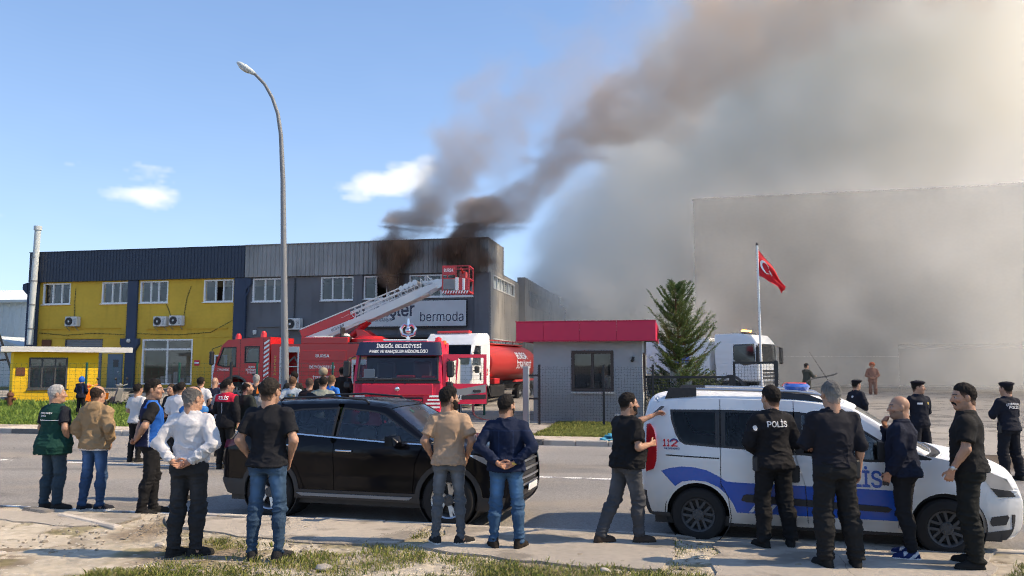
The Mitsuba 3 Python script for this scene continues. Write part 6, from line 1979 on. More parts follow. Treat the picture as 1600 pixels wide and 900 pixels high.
#     front bumper bottom ........ nose ......... bonnet ................. screen foot, roof front ........ roof ............ tail ......
Cc = [(2.12, 0.22), (2.24, 0.40), (2.26, 0.62), (2.22, 0.86), (2.08, 0.97), (1.72, 1.06), (1.22, 1.12), (1.14, 1.13), (0.44, 1.56), (0.32, 1.605), (-0.3, 1.655), (-1.2, 1.635), (-1.68, 1.585), (-1.76, 1.55), (-2.10, 1.12), (-2.20, 1.02), (-2.27, 0.80), (-2.28, 0.55), (-2.17, 0.32)]
Ec = [(2.02, 0.22), (2.09, 0.40), (2.10, 0.62), (2.06, 0.80), (1.93, 0.92), (1.60, 1.00), (1.16, 1.065), (1.06, 1.075), (0.34, 1.50), (0.22, 1.545), (-0.3, 1.59), (-1.15, 1.565), (-1.58, 1.505), (-1.66, 1.46), (-1.98, 1.10), (-2.06, 1.00), (-2.13, 0.80), (-2.14, 0.55), (-2.04, 0.32)]
B = Coach(car, XC, Cc, Ec, Wcar)
out = B.shoulder_outline([(-1.95, 0.30), (-0.85, 0.30), (0.85, 0.30), (1.9, 0.22)])
arches = unary_union([arch(1.335, 0.37, 0.405), arch(-1.335, 0.37, 0.405)])
cladding = out.intersection(unary_union([arch(1.335, 0.37, 0.47), arch(-1.335, 0.37, 0.47), sbox(-0.95, 0.2, 0.95, 0.42), sbox(1.75, 0.2, 2.2, 0.40), sbox(-2.3, 0.2, -1.7, 0.52)])).difference(arches)
win_f = Polygon([(1.00, 1.085), (0.34, 1.455), (0.20, 1.49), (-0.30, 1.53), (-0.32, 1.145), (0.4, 1.105)])
win_r = Polygon([(-0.40, 1.150), (-0.39, 1.53), (-0.95, 1.505), (-1.15, 1.47), (-1.13, 1.195)])
win_q = Polygon([(-1.20, 1.205), (-1.21, 1.455), (-1.42, 1.40), (-1.62, 1.325), (-1.52, 1.27)])
paint = out.difference(arches).difference(cladding.buffer(0.003))
seams = unary_union([LineString([(0.83, 0.42), (0.86, 0.8), (0.98, 1.06)]).buffer(0.0045), LineString([(-0.335, 0.4), (-0.345, 1.16)]).buffer(0.0045), LineString([(-0.36, 1.1), (-0.355, 1.57)]).buffer(0.045),
                     LineString([(-0.78, 0.42), (-0.92, 0.72), (-1.10, 0.92), (-1.175, 1.2), (-1.18, 1.5)]).buffer(0.0045)])
glassy = unary_union([win_f, win_r, win_q])
for lft in (False, True):
    pn = paint.difference(glassy.buffer(0.012)).difference(seams)
    for i, g in enumerate(sorted([g for g in pn.geoms if g.area > 0.002], key=lambda g: -g.area)):
        cx = g.centroid.x
        nm = 'door' if (-0.95 < cx < 0.7 and g.area > 0.2) else 'fender' if cx > 0.7 else 'quarter_panel' if g.area > 0.1 else 'window_surround'
        B.add(nm, B.side_mesh(g, 0.02, -0.02, 0.06, lft), 'm_carblack', 40)
    for g in getattr(cladding, 'geoms', [cladding]):
        B.add('wheel_arch_trim', B.side_mesh(g, 0.03, -0.02, 0.06, lft), 'm_plastic', 40)
    for w_ in (win_f, win_r, win_q):
        B.add('side_window', B.side_mesh(w_, 0.004, -0.012, 0.1, lft), 'm_tint', 40)
    frame_ring = glassy.buffer(0.02).difference(glassy.buffer(-0.012))
    B.add('window_seal', B.side_mesh(frame_ring, 0.012, -0.016, 0.08, lft), 'm_black', 40)
    strip = LineString([(1.02, 1.067), (0.4, 1.088), (-0.35, 1.130), (-1.15, 1.178), (-1.50, 1.245), (-1.66, 1.335)]).buffer(0.0085)
    B.add('chrome_strip', B.side_mesh(strip, 0.012, 0.0, 0.05, lft), 'm_chrome', 40)
    B.add('sill_strip', B.side_mesh(Polygon([(-0.82, 0.335), (0.78, 0.335), (0.84, 0.375), (-0.90, 0.375)]), 0.012, 0.012, 0.08, lft), 'm_midgrey', 40)
    hs = -1 if not lft else 1
    for hx, hz in ((-0.175, 0.965), (-1.06, 1.02)):
        h_ = tube([(hx - 0.115, -0.925 - 0.012, hz), (hx - 0.08, -0.925 - 0.038, hz + 0.002), (hx + 0.08, -0.925 - 0.038, hz - 0.002), (hx + 0.115, -0.925 - 0.012, hz - 0.004)], 0.015, 8)
        h_.apply_transform(np.diag([1, -hs, 1, 1]))
        B.add('door_handle', h_, 'm_chrome')
    mr = hull([(0.62 + x, -0.955 - y, 1.11 + z) for x, y, z in ((-0.09, 0.02, -0.06), (0.07, 0.0, -0.07), (-0.09, 0.2, -0.05), (0.05, 0.2, -0.05), (-0.09, 0.02, 0.08), (0.06, 0.03, 0.08), (-0.09, 0.19, 0.075), (0.02, 0.19, 0.07), (0.11, 0.08, 0.0), (0.09, 0.16, 0.01))]).subdivide_to_size(0.05)
    mr = cat(mr, bar((0.70, -0.86, 1.07), (0.66, -0.99, 1.075), 0.05))
    if lft:
        mr.apply_transform(np.diag([1, -1, 1, 1]))
        mr.invert()
    B.add('door_mirror', mr, 'm_carblack', 50)
    hl = Polygon([(2.02, 0.80), (1.97, 0.875), (1.72, 0.955), (1.62, 0.955), (1.78, 0.87), (1.93, 0.79)])
    B.add('headlight', B.side_mesh(hl, 0.02, -0.012, 0.05, lft), 'm_lightlens', 40)
    B.add('rear_light', B.side_mesh(Polygon([(-2.13, 0.94), (-2.10, 1.06), (-1.80, 1.07), (-1.88, 1.0)]), 0.02, -0.012, 0.06, lft), 'm_darklamp', 40)
nC = len(Cc) - 1
usplit = lambda a, b, f0=-1.0, f1=1.0: sbox(a, f0, b, f1)
B.add('front_bumper', B.top_mesh(usplit(0.0, 3.3).difference(sbox(1.3, -0.62, 3.1, 0.62)).difference(sbox(0.2, -0.7, 0.9, 0.7))), 'm_carblack', 40)
gr = B.add('grille', B.top_mesh(sbox(1.3, -0.62, 3.1, 0.62), 0.01, -0.05), 'm_black', 40)
for i in range(4):
    B.add('grille_bar', B.top_mesh(sbox(1.5 + 0.42 * i, -0.6, 1.62 + 0.42 * i, 0.6), 0.02, -0.03), 'm_chrome', 40, holder=gr)
B.add('lower_grille', B.top_mesh(sbox(0.2, -0.7, 0.9, 0.7), 0.01, -0.03), 'm_plastic', 40)
pl = B.add('number_plate', B.top_mesh(sbox(1.15, -0.30, 1.55, 0.30), 0.008, 0.012), 'm_white', 40)
B.add('bonnet', B.top_mesh(usplit(3.34, 6.4)), 'm_carblack', 40)
B.add('scuttle', B.top_mesh(usplit(6.43, 7.0), 0.02, -0.03), 'm_black', 40)
ws = usplit(7.06, 7.95, -0.90, 0.90)
B.add('pillar_front', B.top_mesh(usplit(7.0, 8.9).difference(usplit(7.04, 7.97, -0.905, 0.905))), 'm_carblack', 40)
sc_ = B.add('windscreen', B.top_mesh(ws, 0.004, -0.012), 'm_tint', 40)
B.add('permit_sticker', B.top_mesh(sbox(7.72, -0.42, 7.80, -0.36), 0.003, -0.006), 'm_green', 40, holder=sc_)
B.add('roof', B.top_mesh(usplit(8.93, 11.9)), 'm_carblack', 40)
B.add('roof_spoiler', B.top_mesh(usplit(11.93, 13.0), 0.03, -0.02), 'm_carblack', 40)
B.add('rear_window', B.top_mesh(usplit(13.0, 14.0, -0.88, 0.88), 0.004, -0.012), 'm_darktint', 40)
B.add('tailgate', B.top_mesh(usplit(12.98, 16.5).difference(usplit(13.0, 14.0, -0.88, 0.88))), 'm_carblack', 40)
B.add('rear_bumper', B.top_mesh(usplit(16.52, nC)), 'm_plastic', 40)
for s in (-1, 1):
    B.add('roof_rail', tube([(0.05, s * 0.63, 1.60), (0.0, s * 0.63, 1.645), (-0.6, s * 0.63, 1.685), (-1.3, s * 0.62, 1.655), (-1.36, s * 0.62, 1.61)], 0.016, 8), 'm_black')
B.add('aerial_fin', hull([(-1.3, -0.03, 1.63), (-1.3, 0.03, 1.63), (-1.06, 0, 1.645), (-1.28, 0, 1.72), (-1.2, 0, 1.71)]), 'm_carblack')
B.add('floor', cat(bx(-2.0, 1.95, -0.8, 0.8, 0.22, 0.34), bx(0.82, 1.98, -0.7, 0.7, 0.34, 0.85), bx(-2.05, -1.2, -0.78, 0.78, 0.34, 0.9)), 'm_black')
B.add('dashboard', bx(0.62, 0.98, -0.72, 0.72, 0.7, 1.06, 0.08), 'm_interior')
B.add('seat', seat(0, 0.1, -0.37, 0.55), 'm_seat', 40)
B.add('seat', seat(0, 0.1, 0.37, 0.55), 'm_seat', 40)
B.add('seat', cat(seat(0, -0.85, -0.37, 0.55), seat(0, -0.85, 0.37, 0.55)), 'm_interior', 40)
B.add('steering_wheel', tube([(0.5 + 0.06 * math.sin(q), 0.37 + 0.18 * math.cos(q), 0.98 + 0.17 * math.sin(q)) for q in np.linspace(0, 6.283, 25)], 0.014, 6), 'm_black')
for cx in (1.335, -1.335):
    for s in (-1, 1):
        wheel(car, XC, (cx, s * 0.80, 0.355), 0.358, 0.225, 0.235, 5, 'm_steel', 'suv', s)
    for s in (-1, 1):
        B.add('wheel_house', cat(lathe([(0.43, -0.25), (0.44, -0.25), (0.44, 0.25), (0.43, 0.25)], 28, 'y'), lathe([(0, -0.006), (0.44, -0.006), (0.44, 0.006), (0, 0.006)], 28, 'y').apply_translation([0, -s * 0.24, 0])).apply_translation([cx, s * 0.62, 0.4]), 'm_black')

# ------------------------------------------------------------------ white police van
XV = frame(-18.0, 3.745, 9.99, 0.0, 0.94)
van = thing('police_van', 'white police van with a blue side stripe reading POLİS', 'van')


def Wvan(x, z):
    x, z = np.asarray(x, float), np.asarray(z, float)
    plan = np.interp(x, [-2.25, -2.14, -2.0, -1.6, -0.6, 0.9, 1.4, 1.75, 1.98, 2.1, 2.22], [0.80, 0.865, 0.895, 0.91, 0.915, 0.91, 0.895, 0.86, 0.79, 0.71, 0.58])
    vf = np.interp(z, [0.2, 0.3, 0.5, 0.75, 1.0, 1.15, 1.3, 1.6, 1.85], [0.955, 0.97, 0.99, 1.0, 0.99, 0.97, 0.94, 0.86, 0.79])
    return plan * vf


Cv = [(2.06, 0.22), (2.20, 0.38), (2.22, 0.60), (2.17, 0.80), (2.06, 0.99), (1.75, 1.11), (1.36, 1.185), (1.26, 1.20), (0.46, 1.70), (0.30, 1.765), (-0.4, 1.84), (-1.3, 1.855), (-1.95, 1.83), (-2.10, 1.74), (-2.19, 1.35), (-2.21, 0.95), (-2.21, 0.6), (-2.12, 0.30)]
Ev = [(1.94, 0.22), (2.04, 0.38), (2.06, 0.60), (1.99, 0.78), (1.86, 0.95), (1.58, 1.05), (1.24, 1.125), (1.14, 1.14), (0.34, 1.63), (0.16, 1.69), (-0.4, 1.755), (-1.3, 1.765), (-1.88, 1.735), (-1.99, 1.65), (-2.075, 1.35), (-2.09, 0.95), (-2.09, 0.6), (-2.01, 0.30)]
Bv = Coach(van, XV, Cv, Ev, Wvan, 2.8)
out = Bv.shoulder_outline([(-1.95, 0.30), (-1.0, 0.25), (0.85, 0.25), (1.85, 0.22)])
arches = unary_union([arch(1.335, 0.34, 0.385), arch(-1.455, 0.34, 0.385)])
wq = Polygon([(-1.78, 1.615), (-1.77, 1.50), (-1.71, 1.32), (-1.66, 1.235), (-1.60, 1.20), (-1.20, 1.175), (-1.19, 1.62)])
wr = Polygon([(-1.14, 1.175), (-1.13, 1.62), (-0.36, 1.615), (-0.35, 1.13)])
wf = Polygon([(-0.22, 1.115), (-0.23, 1.605), (0.12, 1.575), (0.30, 1.53), (0.98, 1.105), (0.90, 1.075), (0.55, 1.06)])
wt = Polygon([(1.04, 1.10), (1.20, 1.105), (1.06, 1.15), (0.98, 1.19)])
glassy = unary_union([wq, wr, wf, wt])
pillars = unary_union([sbox(-1.215, 1.165, -1.115, 1.63), sbox(-0.375, 1.105, -0.205, 1.62)])
bumper_trim = out.intersection(unary_union([Polygon([(1.60, 0.20), (2.3, 0.20), (2.3, 0.52), (2.02, 0.5), (2.02, 0.34), (1.72, 0.30)]), sbox(-2.3, 0.2, -1.80, 0.34)]))
lampf = Polygon([(2.06, 0.76), (1.98, 0.90), (1.66, 1.035), (1.60, 1.03), (1.72, 0.93), (1.80, 0.80)])
lampr = Polygon([(-2.085, 1.43), (-2.04, 1.44), (-1.99, 1.36), (-1.955, 1.2), (-1.955, 1.0), (-1.99, 0.88), (-2.09, 0.84)])
seams = unary_union([LineString([(0.83, 0.3), (0.84, 0.9), (1.0, 1.08)]).buffer(0.0045), LineString([(-0.16, 0.3), (-0.18, 0.75), (-0.285, 1.1), (-0.285, 1.76)]).buffer(0.0045), LineString([(-1.165, 0.66), (-1.165, 1.76)]).buffer(0.0045),
                     LineString([(-1.165, 0.72), (-1.08, 0.56), (-1.05, 0.3)]).buffer(0.0045)])
paint = out.difference(arches).difference(bumper_trim).difference(glassy.buffer(0.01)).difference(lampf).difference(lampr).difference(seams).difference(pillars)
stripe = Polygon([(-1.90, 0.857), (-1.79, 0.895), (-1.65, 0.918), (-1.50, 0.916), (-1.34, 0.886), (-1.20, 0.82), (-1.10, 0.758), (-0.98, 0.75), (0.80, 0.735), (1.00, 0.62), (1.0, 0.385), (-0.985, 0.385), (-1.02, 0.48), (-1.10, 0.60), (-1.20, 0.685), (-1.34, 0.745), (-1.50, 0.755), (-1.64, 0.735), (-1.73, 0.672)])
stripe = stripe.difference(arch(1.335, 0.34, 0.47))
mould = Polygon([(-0.90, 0.60), (-0.86, 0.615), (0.72, 0.545), (0.76, 0.52), (0.72, 0.485), (-0.86, 0.52), (-0.93, 0.54)])
for lft in (False, True):
    for g in sorted([g for g in paint.geoms if g.area > 0.002], key=lambda g: -g.area):
        cx = g.centroid.x
        nm = ('sliding_door' if cx < -0.25 else 'door') if (-1.0 < cx < 0.7 and g.area > 0.2) else 'fender' if cx > 0.7 else 'quarter_panel'
        Bv.add(nm, Bv.side_mesh(g, 0.02, -0.02, 0.06, lft), 'm_vanwhite', 40)
    for g in getattr(bumper_trim, 'geoms', [bumper_trim]):
        Bv.add('bumper_trim', Bv.side_mesh(g, 0.03, -0.02, 0.06, lft), 'm_plastic', 40)
    for w_ in (wq, wr, wf, wt):
        Bv.add('side_window', Bv.side_mesh(w_, 0.004, -0.010, 0.1, lft), 'm_darktint' if w_ is not wf else 'm_tint', 40)
    Bv.add('window_seal', Bv.side_mesh(glassy.buffer(0.022).difference(glassy.buffer(-0.02)).union(pillars.buffer(0.01).difference(seams.buffer(0.002))), 0.012, -0.017, 0.08, lft), 'm_black', 40)
    Bv.add('blue_stripe', Bv.side_mesh(stripe.difference(seams), 0.003, 0.001, 0.05, lft), 'm_policeblue', 40)
    Bv.add('side_moulding', Bv.side_mesh(mould.difference(seams), 0.02, 0.005, 0.06, lft), 'm_plastic', 40)
    Bv.add('slide_rail', Bv.side_mesh(Polygon([(-1.84, 1.062), (-1.18, 1.042), (-1.18, 1.026), (-1.84, 1.046)]), 0.006, 0.001, 0.08, lft), 'm_black', 40)
    for i in range(3):
        x0 = -0.84 + 0.10 * i
        Bv.add('slash_mark', Bv.side_mesh(Polygon([(x0, 0.40), (x0 + 0.045, 0.40), (x0 + 0.125, 0.50), (x0 + 0.08, 0.50)]), 0.003, 0.005, 0.05, lft), 'm_reflect', 40)
    Bv.add('headlight', Bv.side_mesh(lampf, 0.02, -0.014, 0.05, lft), 'm_lightlens', 40)
    Bv.add('headlight_surround', Bv.side_mesh(Polygon([(2.07, 0.70), (2.06, 0.76), (1.80, 0.80), (1.88, 0.70)]), 0.02, -0.012, 0.05, lft), 'm_black', 40)
    Bv.add('rear_light', Bv.side_mesh(lampr, 0.03, -0.01, 0.05, lft), 'm_taillamp', 40)
    Bv.add('fog_lamp_recess', Bv.side_mesh(Polygon([(1.78, 0.42), (1.80, 0.475), (1.97, 0.50), (1.985, 0.47), (1.95, 0.39), (1.80, 0.375)]), 0.006, 0.001, 0.05, lft), 'm_plastic', 40)
    Bv.add('petrol_flap', Bv.side_mesh(sbox(-1.155 + 0.0, 0.74, -1.15, 0.745), 0.002, 0.001, 0.1, lft), 'm_black', 40)
    Bv.add('door_handle', Bv.side_mesh(Polygon([(-0.34, 0.80), (-0.35, 0.96), (-0.33, 0.985), (-0.25, 0.985), (-0.235, 0.96), (-0.24, 0.80), (-0.26, 0.78), (-0.32, 0.78)]), 0.02, 0.002, 0.04, lft), 'm_black', 40)
    mr = cat(hull([(0.70 + x, -0.97 - y, 1.20 + z) for x, y, z in ((-0.08, 0.02, -0.1), (0.05, 0.0, -0.1), (-0.08, 0.2, -0.09), (0.03, 0.19, -0.09), (-0.08, 0.02, 0.12), (0.05, 0.02, 0.12), (-0.08, 0.19, 0.11), (0.0, 0.19, 0.1), (0.1, 0.08, 0.0))]), bar((0.76, -0.86, 1.10), (0.72, -1.0, 1.13), 0.06))
    if lft:
        mr.apply_transform(np.diag([1, -1, 1, 1]))
        mr.invert()
    Bv.add('door_mirror', mr, 'm_black', 40)


def side_text(co, text, h, x, z, m, width=None, bold=True, name='lettering', slant=0.0, n0=0.003):
    w_ = words(text, h, bold, 0.003)
    v = w_.vertices.copy()
    x0, x1 = v[:, 0].min(), v[:, 0].max()
    kx = 1.0 if width is None else width / (x1 - x0)
    X = x + (v[:, 0] - x0) * kx + slant * v[:, 1]
    Z_ = z + v[:, 1]
    w_.vertices = np.stack([X, -co.W(X, Z_) - n0 - v[:, 2], Z_], 1)
    return co.add(name, w_, m, False)


side_text(Bv, 'POLİS', 0.185, 0.05, 0.765, 'm_policeblue', 0.62)
side_text(Bv, '11', 0.085, -1.875, 1.165, 'm_textred', 0.085)
side_text(Bv, '2', 0.085, -1.775, 1.165, 'm_textred', 0.085)
Bv.add('emblem_arc', Bv.side_mesh(Point(-1.735, 1.2).buffer(0.062, 24).difference(Point(-1.735, 1.2).buffer(0.046, 24)).intersection(sbox(-1.9, 1.215, -1.6, 1.4)), 0.003, 0.004, 0.05), 'm_signblue', 40)
side_text(Bv, 'ACİL ÇAĞRI MERKEZİ', 0.02, -1.865, 1.128, 'm_signblue', 0.2)
nV = len(Cv) - 1
Bv.add('front_bumper', Bv.top_mesh(usplit(0.0, 3.0).difference(sbox(0.5, -0.62, 1.3, 0.62)).difference(sbox(2.2, -0.6, 2.9, 0.6))), 'm_vanwhite', 40)
Bv.add('lower_grille', Bv.top_mesh(sbox(0.5, -0.62, 1.3, 0.62), 0.01, -0.03), 'm_plastic', 40)
Bv.add('grille', Bv.top_mesh(sbox(2.2, -0.6, 2.9, 0.6), 0.01, -0.025), 'm_plastic', 40)
Bv.add('number_plate', Bv.top_mesh(sbox(1.45, -0.3, 1.9, 0.3), 0.008, 0.004), 'm_white', 40)
Bv.add('bonnet', Bv.top_mesh(usplit(3.03, 6.0)), 'm_vanwhite', 40)
Bv.add('scuttle', Bv.top_mesh(usplit(6.02, 7.0), 0.02, -0.03), 'm_black', 40)
Bv.add('pillar_front', Bv.top_mesh(usplit(7.0, 8.8).difference(usplit(7.03, 7.97, -0.93, 0.93))), 'm_vanwhite', 40)
Bv.add('windscreen', Bv.top_mesh(usplit(7.04, 7.96, -0.925, 0.925), 0.004, -0.010), 'm_tint', 40)
Bv.add('roof', Bv.top_mesh(usplit(8.83, 12.4)), 'm_vanwhite', 40)
Bv.add('tailgate', Bv.top_mesh(usplit(12.43, 16.0).difference(usplit(13.15, 14.1, -0.85, 0.85))), 'm_vanwhite', 40)
Bv.add('rear_window', Bv.top_mesh(usplit(13.17, 14.08, -0.84, 0.84), 0.004, -0.01), 'm_darktint', 40)
Bv.add('rear_bumper', Bv.top_mesh(usplit(16.02, nV)), 'm_plastic', 40)
for s in (-1, 1):
    rk = Bv.add('roof_rail', cat(tube([(0.22, s * 0.70, 1.705), (0.02, s * 0.70, 1.83), (-0.25, s * 0.70, 1.865), (-1.5, s * 0.70, 1.885), (-1.62, s * 0.70, 1.87)], 0.019, 8)), 'm_steel', 40)
    Bv.add('rail_foot', hull([(-1.86, s * 0.70 - 0.03, 1.76), (-1.86, s * 0.70 + 0.03, 1.76), (-1.80, s * 0.70 - 0.03, 1.90), (-1.80, s * 0.70 + 0.03, 1.90), (-1.46, s * 0.70 - 0.03, 1.905), (-1.46, s * 0.70 + 0.03, 1.905), (-1.46, s * 0.70 - 0.03, 1.80), (-1.46, s * 0.70 + 0.03, 1.80)]), 'm_black', holder=rk)
    Bv.add('rail_foot', hull([(-0.6, s * 0.70 - 0.025, 1.80), (-0.6, s * 0.70 + 0.025, 1.80), (-0.5, s * 0.70, 1.86), (-0.1, s * 0.70, 1.83), (0.22, s * 0.70 - 0.025, 1.70), (0.22, s * 0.70 + 0.025, 1.70)]), 'm_black', holder=rk)
lb_ = Bv.add('light_bar', cat(bx(-0.36, -0.1, -0.55, 0.55, 1.83, 1.87, 0.01), bx(-0.3, -0.16, -0.4, 0.4, 1.87, 1.93, 0.015)), 'm_midgrey')
for s, m_ in ((-1, 'm_bluelamp'), (1, 'm_redlamp')):
    Bv.add('lens', hull([(-0.23 + 0.17 * math.cos(q) * k_, s * (0.32 + 0.27 * math.sin(q) * k_), 1.90 + dz) for q in np.arange(0, 6.28, 0.4) for k_, dz in ((0.8, -0.035), (1.0, 0.02), (0.82, 0.055))]), m_, 40, holder=lb_)
Bv.add('antenna', hull([(1.16, -0.6, 1.09), (1.24, -0.62, 1.09), (1.2, -0.58, 1.09), (1.205, -0.6, 1.21)]), 'm_black')
Bv.add('radio_aerial', tube([(0.3, -0.45, 1.74), (-0.06, -0.45, 2.36)], [0.006, 0.003], 6), 'm_black')
Bv.add('floor', cat(bx(-2.0, 1.9, -0.8, 0.8, 0.2, 0.32), bx(0.95, 1.9, -0.7, 0.7, 0.32, 0.95)), 'm_black')
Bv.add('dashboard', bx(0.72, 1.1, -0.74, 0.74, 0.7, 1.1, 0.06), 'm_interior')
Bv.add('seat', cat(seat(0, 0.15, -0.38, 0.6), seat(0, 0.15, 0.38, 0.6)), 'm_interior', 40)
Bv.add('seat', cat(seat(0, -0.8, -0.38, 0.6), seat(0, -0.8, 0.38, 0.6)), 'm_interior', 40)
for cx in (1.335, -1.455):
    for s in (-1, 1):
        wheel(van, XV, (cx, s * 0.795, 0.325), 0.328, 0.2, 0.205, 6, 'm_darkgrey', 'van', s)
    for s in (-1, 1):
        Bv.add('wheel_house', cat(lathe([(0.40, -0.25), (0.41, -0.25), (0.41, 0.25), (0.40, 0.25)], 28, 'y'), lathe([(0, -0.006), (0.41, -0.006), (0.41, 0.006), (0, 0.006)], 28, 'y').apply_translation([0, -s * 0.24, 0])).apply_translation([cx, s * 0.64, 0.36]), 'm_black')


# ------------------------------------------------------------------ lorries
class Build:
    """Parts of one big vehicle in its own frame."""

    def __init__(self, key, xf):
        self.k, self.xf = key, xf

    def add(self, name, mesh, m, smooth=False, holder=None, label=None, kind=None):
        return put(holder or self.k, name, mesh, m, self.xf, smooth=smooth, label=label, kind=kind)


def rounded(points, r, depth, plane='xz', at=0.0):
    pg = Polygon(points)
    pg = pg.buffer(-r).buffer(r, 6)
    return prism(pg, depth, plane, at)


def cab_shell(w, profile, th=0.06, r=0.08):
    """A cab from its side outline (x forward, z up), as wide as w, its edges rounded."""
    pg = Polygon(profile).buffer(-r).buffer(r, 5)
    hw = w / 2
    pts = []
    for inset, y in ((0.0, hw - 0.06), (0.018, hw - 0.025), (0.055, hw)):
        g = pg.buffer(-inset)
        for x, z in list(g.exterior.coords)[:-1]:
            pts += [(x, y, z), (x, -y, z)]
    return hull(pts)


def text_side(text, h, x, z, y, m, width=None, mirror=False, slant=0.0):
    """Lettering on a flank facing -y."""
    return words_xz(text, h, x, z, y, True, width, 0.004, slant=slant)


def text_front(text, h, y, z, x, width=None, slant=0.0):
    """Lettering on a face towards +x."""
    m = words_xz(text, h, 0, z, 0, True, width, 0.004, slant=slant)
    v = m.vertices.copy()
    m.vertices = np.stack([x - v[:, 1], v[:, 0] + y, v[:, 2]], 1)
    return m


# ---- red municipal lorry, front towards us
XR = frame(-90 - 1.0, -3.16, 22.2, 0.02)
rt = thing('red_lorry', 'bright red municipal lorry facing the road with its right cab door open', 'truck')
R_ = Build(rt, XR)
hw = 1.25
prof = [(0.0, 0.55), (0.05, 1.0), (0.03, 1.6), (-0.22, 2.35), (-0.42, 2.72), (-1.9, 2.75), (-1.95, 0.55)]


def xfront(z):
    return np.interp(z, [0.55, 1.0, 1.6, 2.3, 2.42, 2.74], [0.0, 0.05, 0.03, -0.20, -0.16, -0.36])


R_.add('cab', cat(bx(-1.9, -0.02, -hw + 0.02, hw - 0.02, 0.55, 1.62, 0.05), bx(-1.9, -1.75, -hw + 0.03, hw - 0.03, 1.6, 2.7, 0.03),
    hull([(-0.05, s * (hw - 0.02), 1.6) for s in (-1, 1)] + [(-0.13, s * (hw - 0.05), 1.6) for s in (-1, 1)] + [(-0.32, s * (hw - 0.03), 2.35) for s in (-1, 1)] + [(-0.24, s * (hw - 0.12), 2.35) for s in (-1, 1)]) if False else bx(-1.9, -1.2, hw - 0.06, hw - 0.02, 1.6, 2.7, 0.01)), 'm_truckred', 30)
R_.add('roof', cat(hull([(-0.28, s * (hw - 0.18), 2.32) for s in (-1, 1)] + [(-0.38, s * (hw - 0.02), 2.32) for s in (-1, 1)] + [(-0.5, s * (hw - 0.18), 2.68) for s in (-1, 1)] + [(-0.9, s * (hw - 0.1), 2.74) for s in (-1, 1)] + [(-1.9, s * (hw - 0.06), 2.72) for s in (-1, 1)] + [(-1.9, s * (hw - 0.02), 2.32) for s in (-1, 1)])), 'm_truckred', 30)
for s in (-1, 1):     # A pillars
    R_.add('pillar', hull([(-0.02, s * (hw - 0.03), 1.58), (-0.14, s * (hw - 0.02), 1.58), (-0.02, s * (hw - 0.13), 1.58), (-0.26, s * (hw - 0.13), 2.36), (-0.30, s * (hw - 0.05), 2.36), (-0.42, s * (hw - 0.03), 2.36)]), 'm_truckred', 30)
ws = np.array([(0.005, -hw + 0.14, 1.66), (0.005, hw - 0.14, 1.66), (-0.235, hw - 0.17, 2.36), (-0.235, -hw + 0.17, 2.36)])
R_.add('windscreen', trimesh.Trimesh(ws, [[0, 1, 2], [0, 2, 3]], process=False), 'm_tint')
seal = []
for a, b in ((0, 1), (1, 2), (2, 3), (3, 0)):
    seal.append(tube([ws[a], ws[b]], 0.028, 6))
R_.add('windscreen_seal', cat(seal), 'm_black')
R_.add('dashboard', bx(-0.55, -0.08, -hw + 0.1, hw - 0.1, 1.2, 1.7, 0.06), 'm_midgrey')
R_.add('seat', cat(bx(-1.35, -1.2, 0.25, 0.8, 1.3, 2.15, 0.06), bx(-1.35, -0.8, 0.25, 0.8, 1.15, 1.35, 0.06), bx(-1.35, -1.2, -0.8, -0.25, 1.3, 2.15, 0.06), bx(-1.35, -0.8, -0.8, -0.25, 1.15, 1.35, 0.06)), 'm_darkgrey')
R_.add('rear_panel', bx(-1.75, -1.7, -hw + 0.06, hw - 0.06, 1.2, 2.68), 'm_darkgrey')
R_.add('dash_items', cat(bx(-0.4, -0.12, -0.05, 0.45, 1.7, 1.78, 0.02), bx(-0.42, -0.1, 0.65, 1.0, 1.7, 1.76, 0.01)), 'm_firered')
R_.add('dash_papers', cat(bx(-0.3, -0.08, -1.0, -0.6, 1.7, 1.73), bx(-0.12, -0.1, -0.95, -0.65, 1.7, 1.95)), 'm_offwhite')
for y0, tilt in ((0.3, -0.55), (-0.62, -0.55)):
    R_.add('wiper', cat(tube([(0.04, y0 + 0.0, 1.60), (0.015, y0 + tilt * 0.9 + 0.5, 1.70)], 0.013, 6), tube([(0.012, y0 - 0.45, 1.70), (0.012, y0 + 0.35, 1.68)], 0.011, 6), tube([(0.03, y0 - 0.35, 1.62), (0.012, y0 - 0.05, 1.70)], 0.012, 6)), 'm_black')
R_.add('scuttle', bx(-0.04, 0.02, -hw + 0.08, hw - 0.08, 1.55, 1.63, 0.015), 'm_black')
vis = R_.add('sun_visor', hull([(-0.18, s * (hw - 0.05), 2.33) for s in (-1, 1)] + [(-0.10, s * (hw - 0.25), 2.33) for s in (-1, 1)] + [(-0.34, s * (hw - 0.12), 2.70) for s in (-1, 1)] + [(-0.26, s * (hw - 0.32), 2.70) for s in (-1, 1)] + [(-0.5, s * (hw - 0.06), 2.38) for s in (-1, 1)] + [(-0.6, s * (hw - 0.12), 2.70) for s in (-1, 1)]), 'm_navy', 30)


def visor_text(text, h, z, width):
    m = words_xz(text, h, 0, z, 0, True, width, 0.004)
    v = m.vertices.copy()
    x = np.interp(v[:, 2], [2.33, 2.70], [-0.10, -0.26]) + 0.006
    m.vertices = np.stack([x - v[:, 1], v[:, 0], v[:, 2]], 1)
    return m


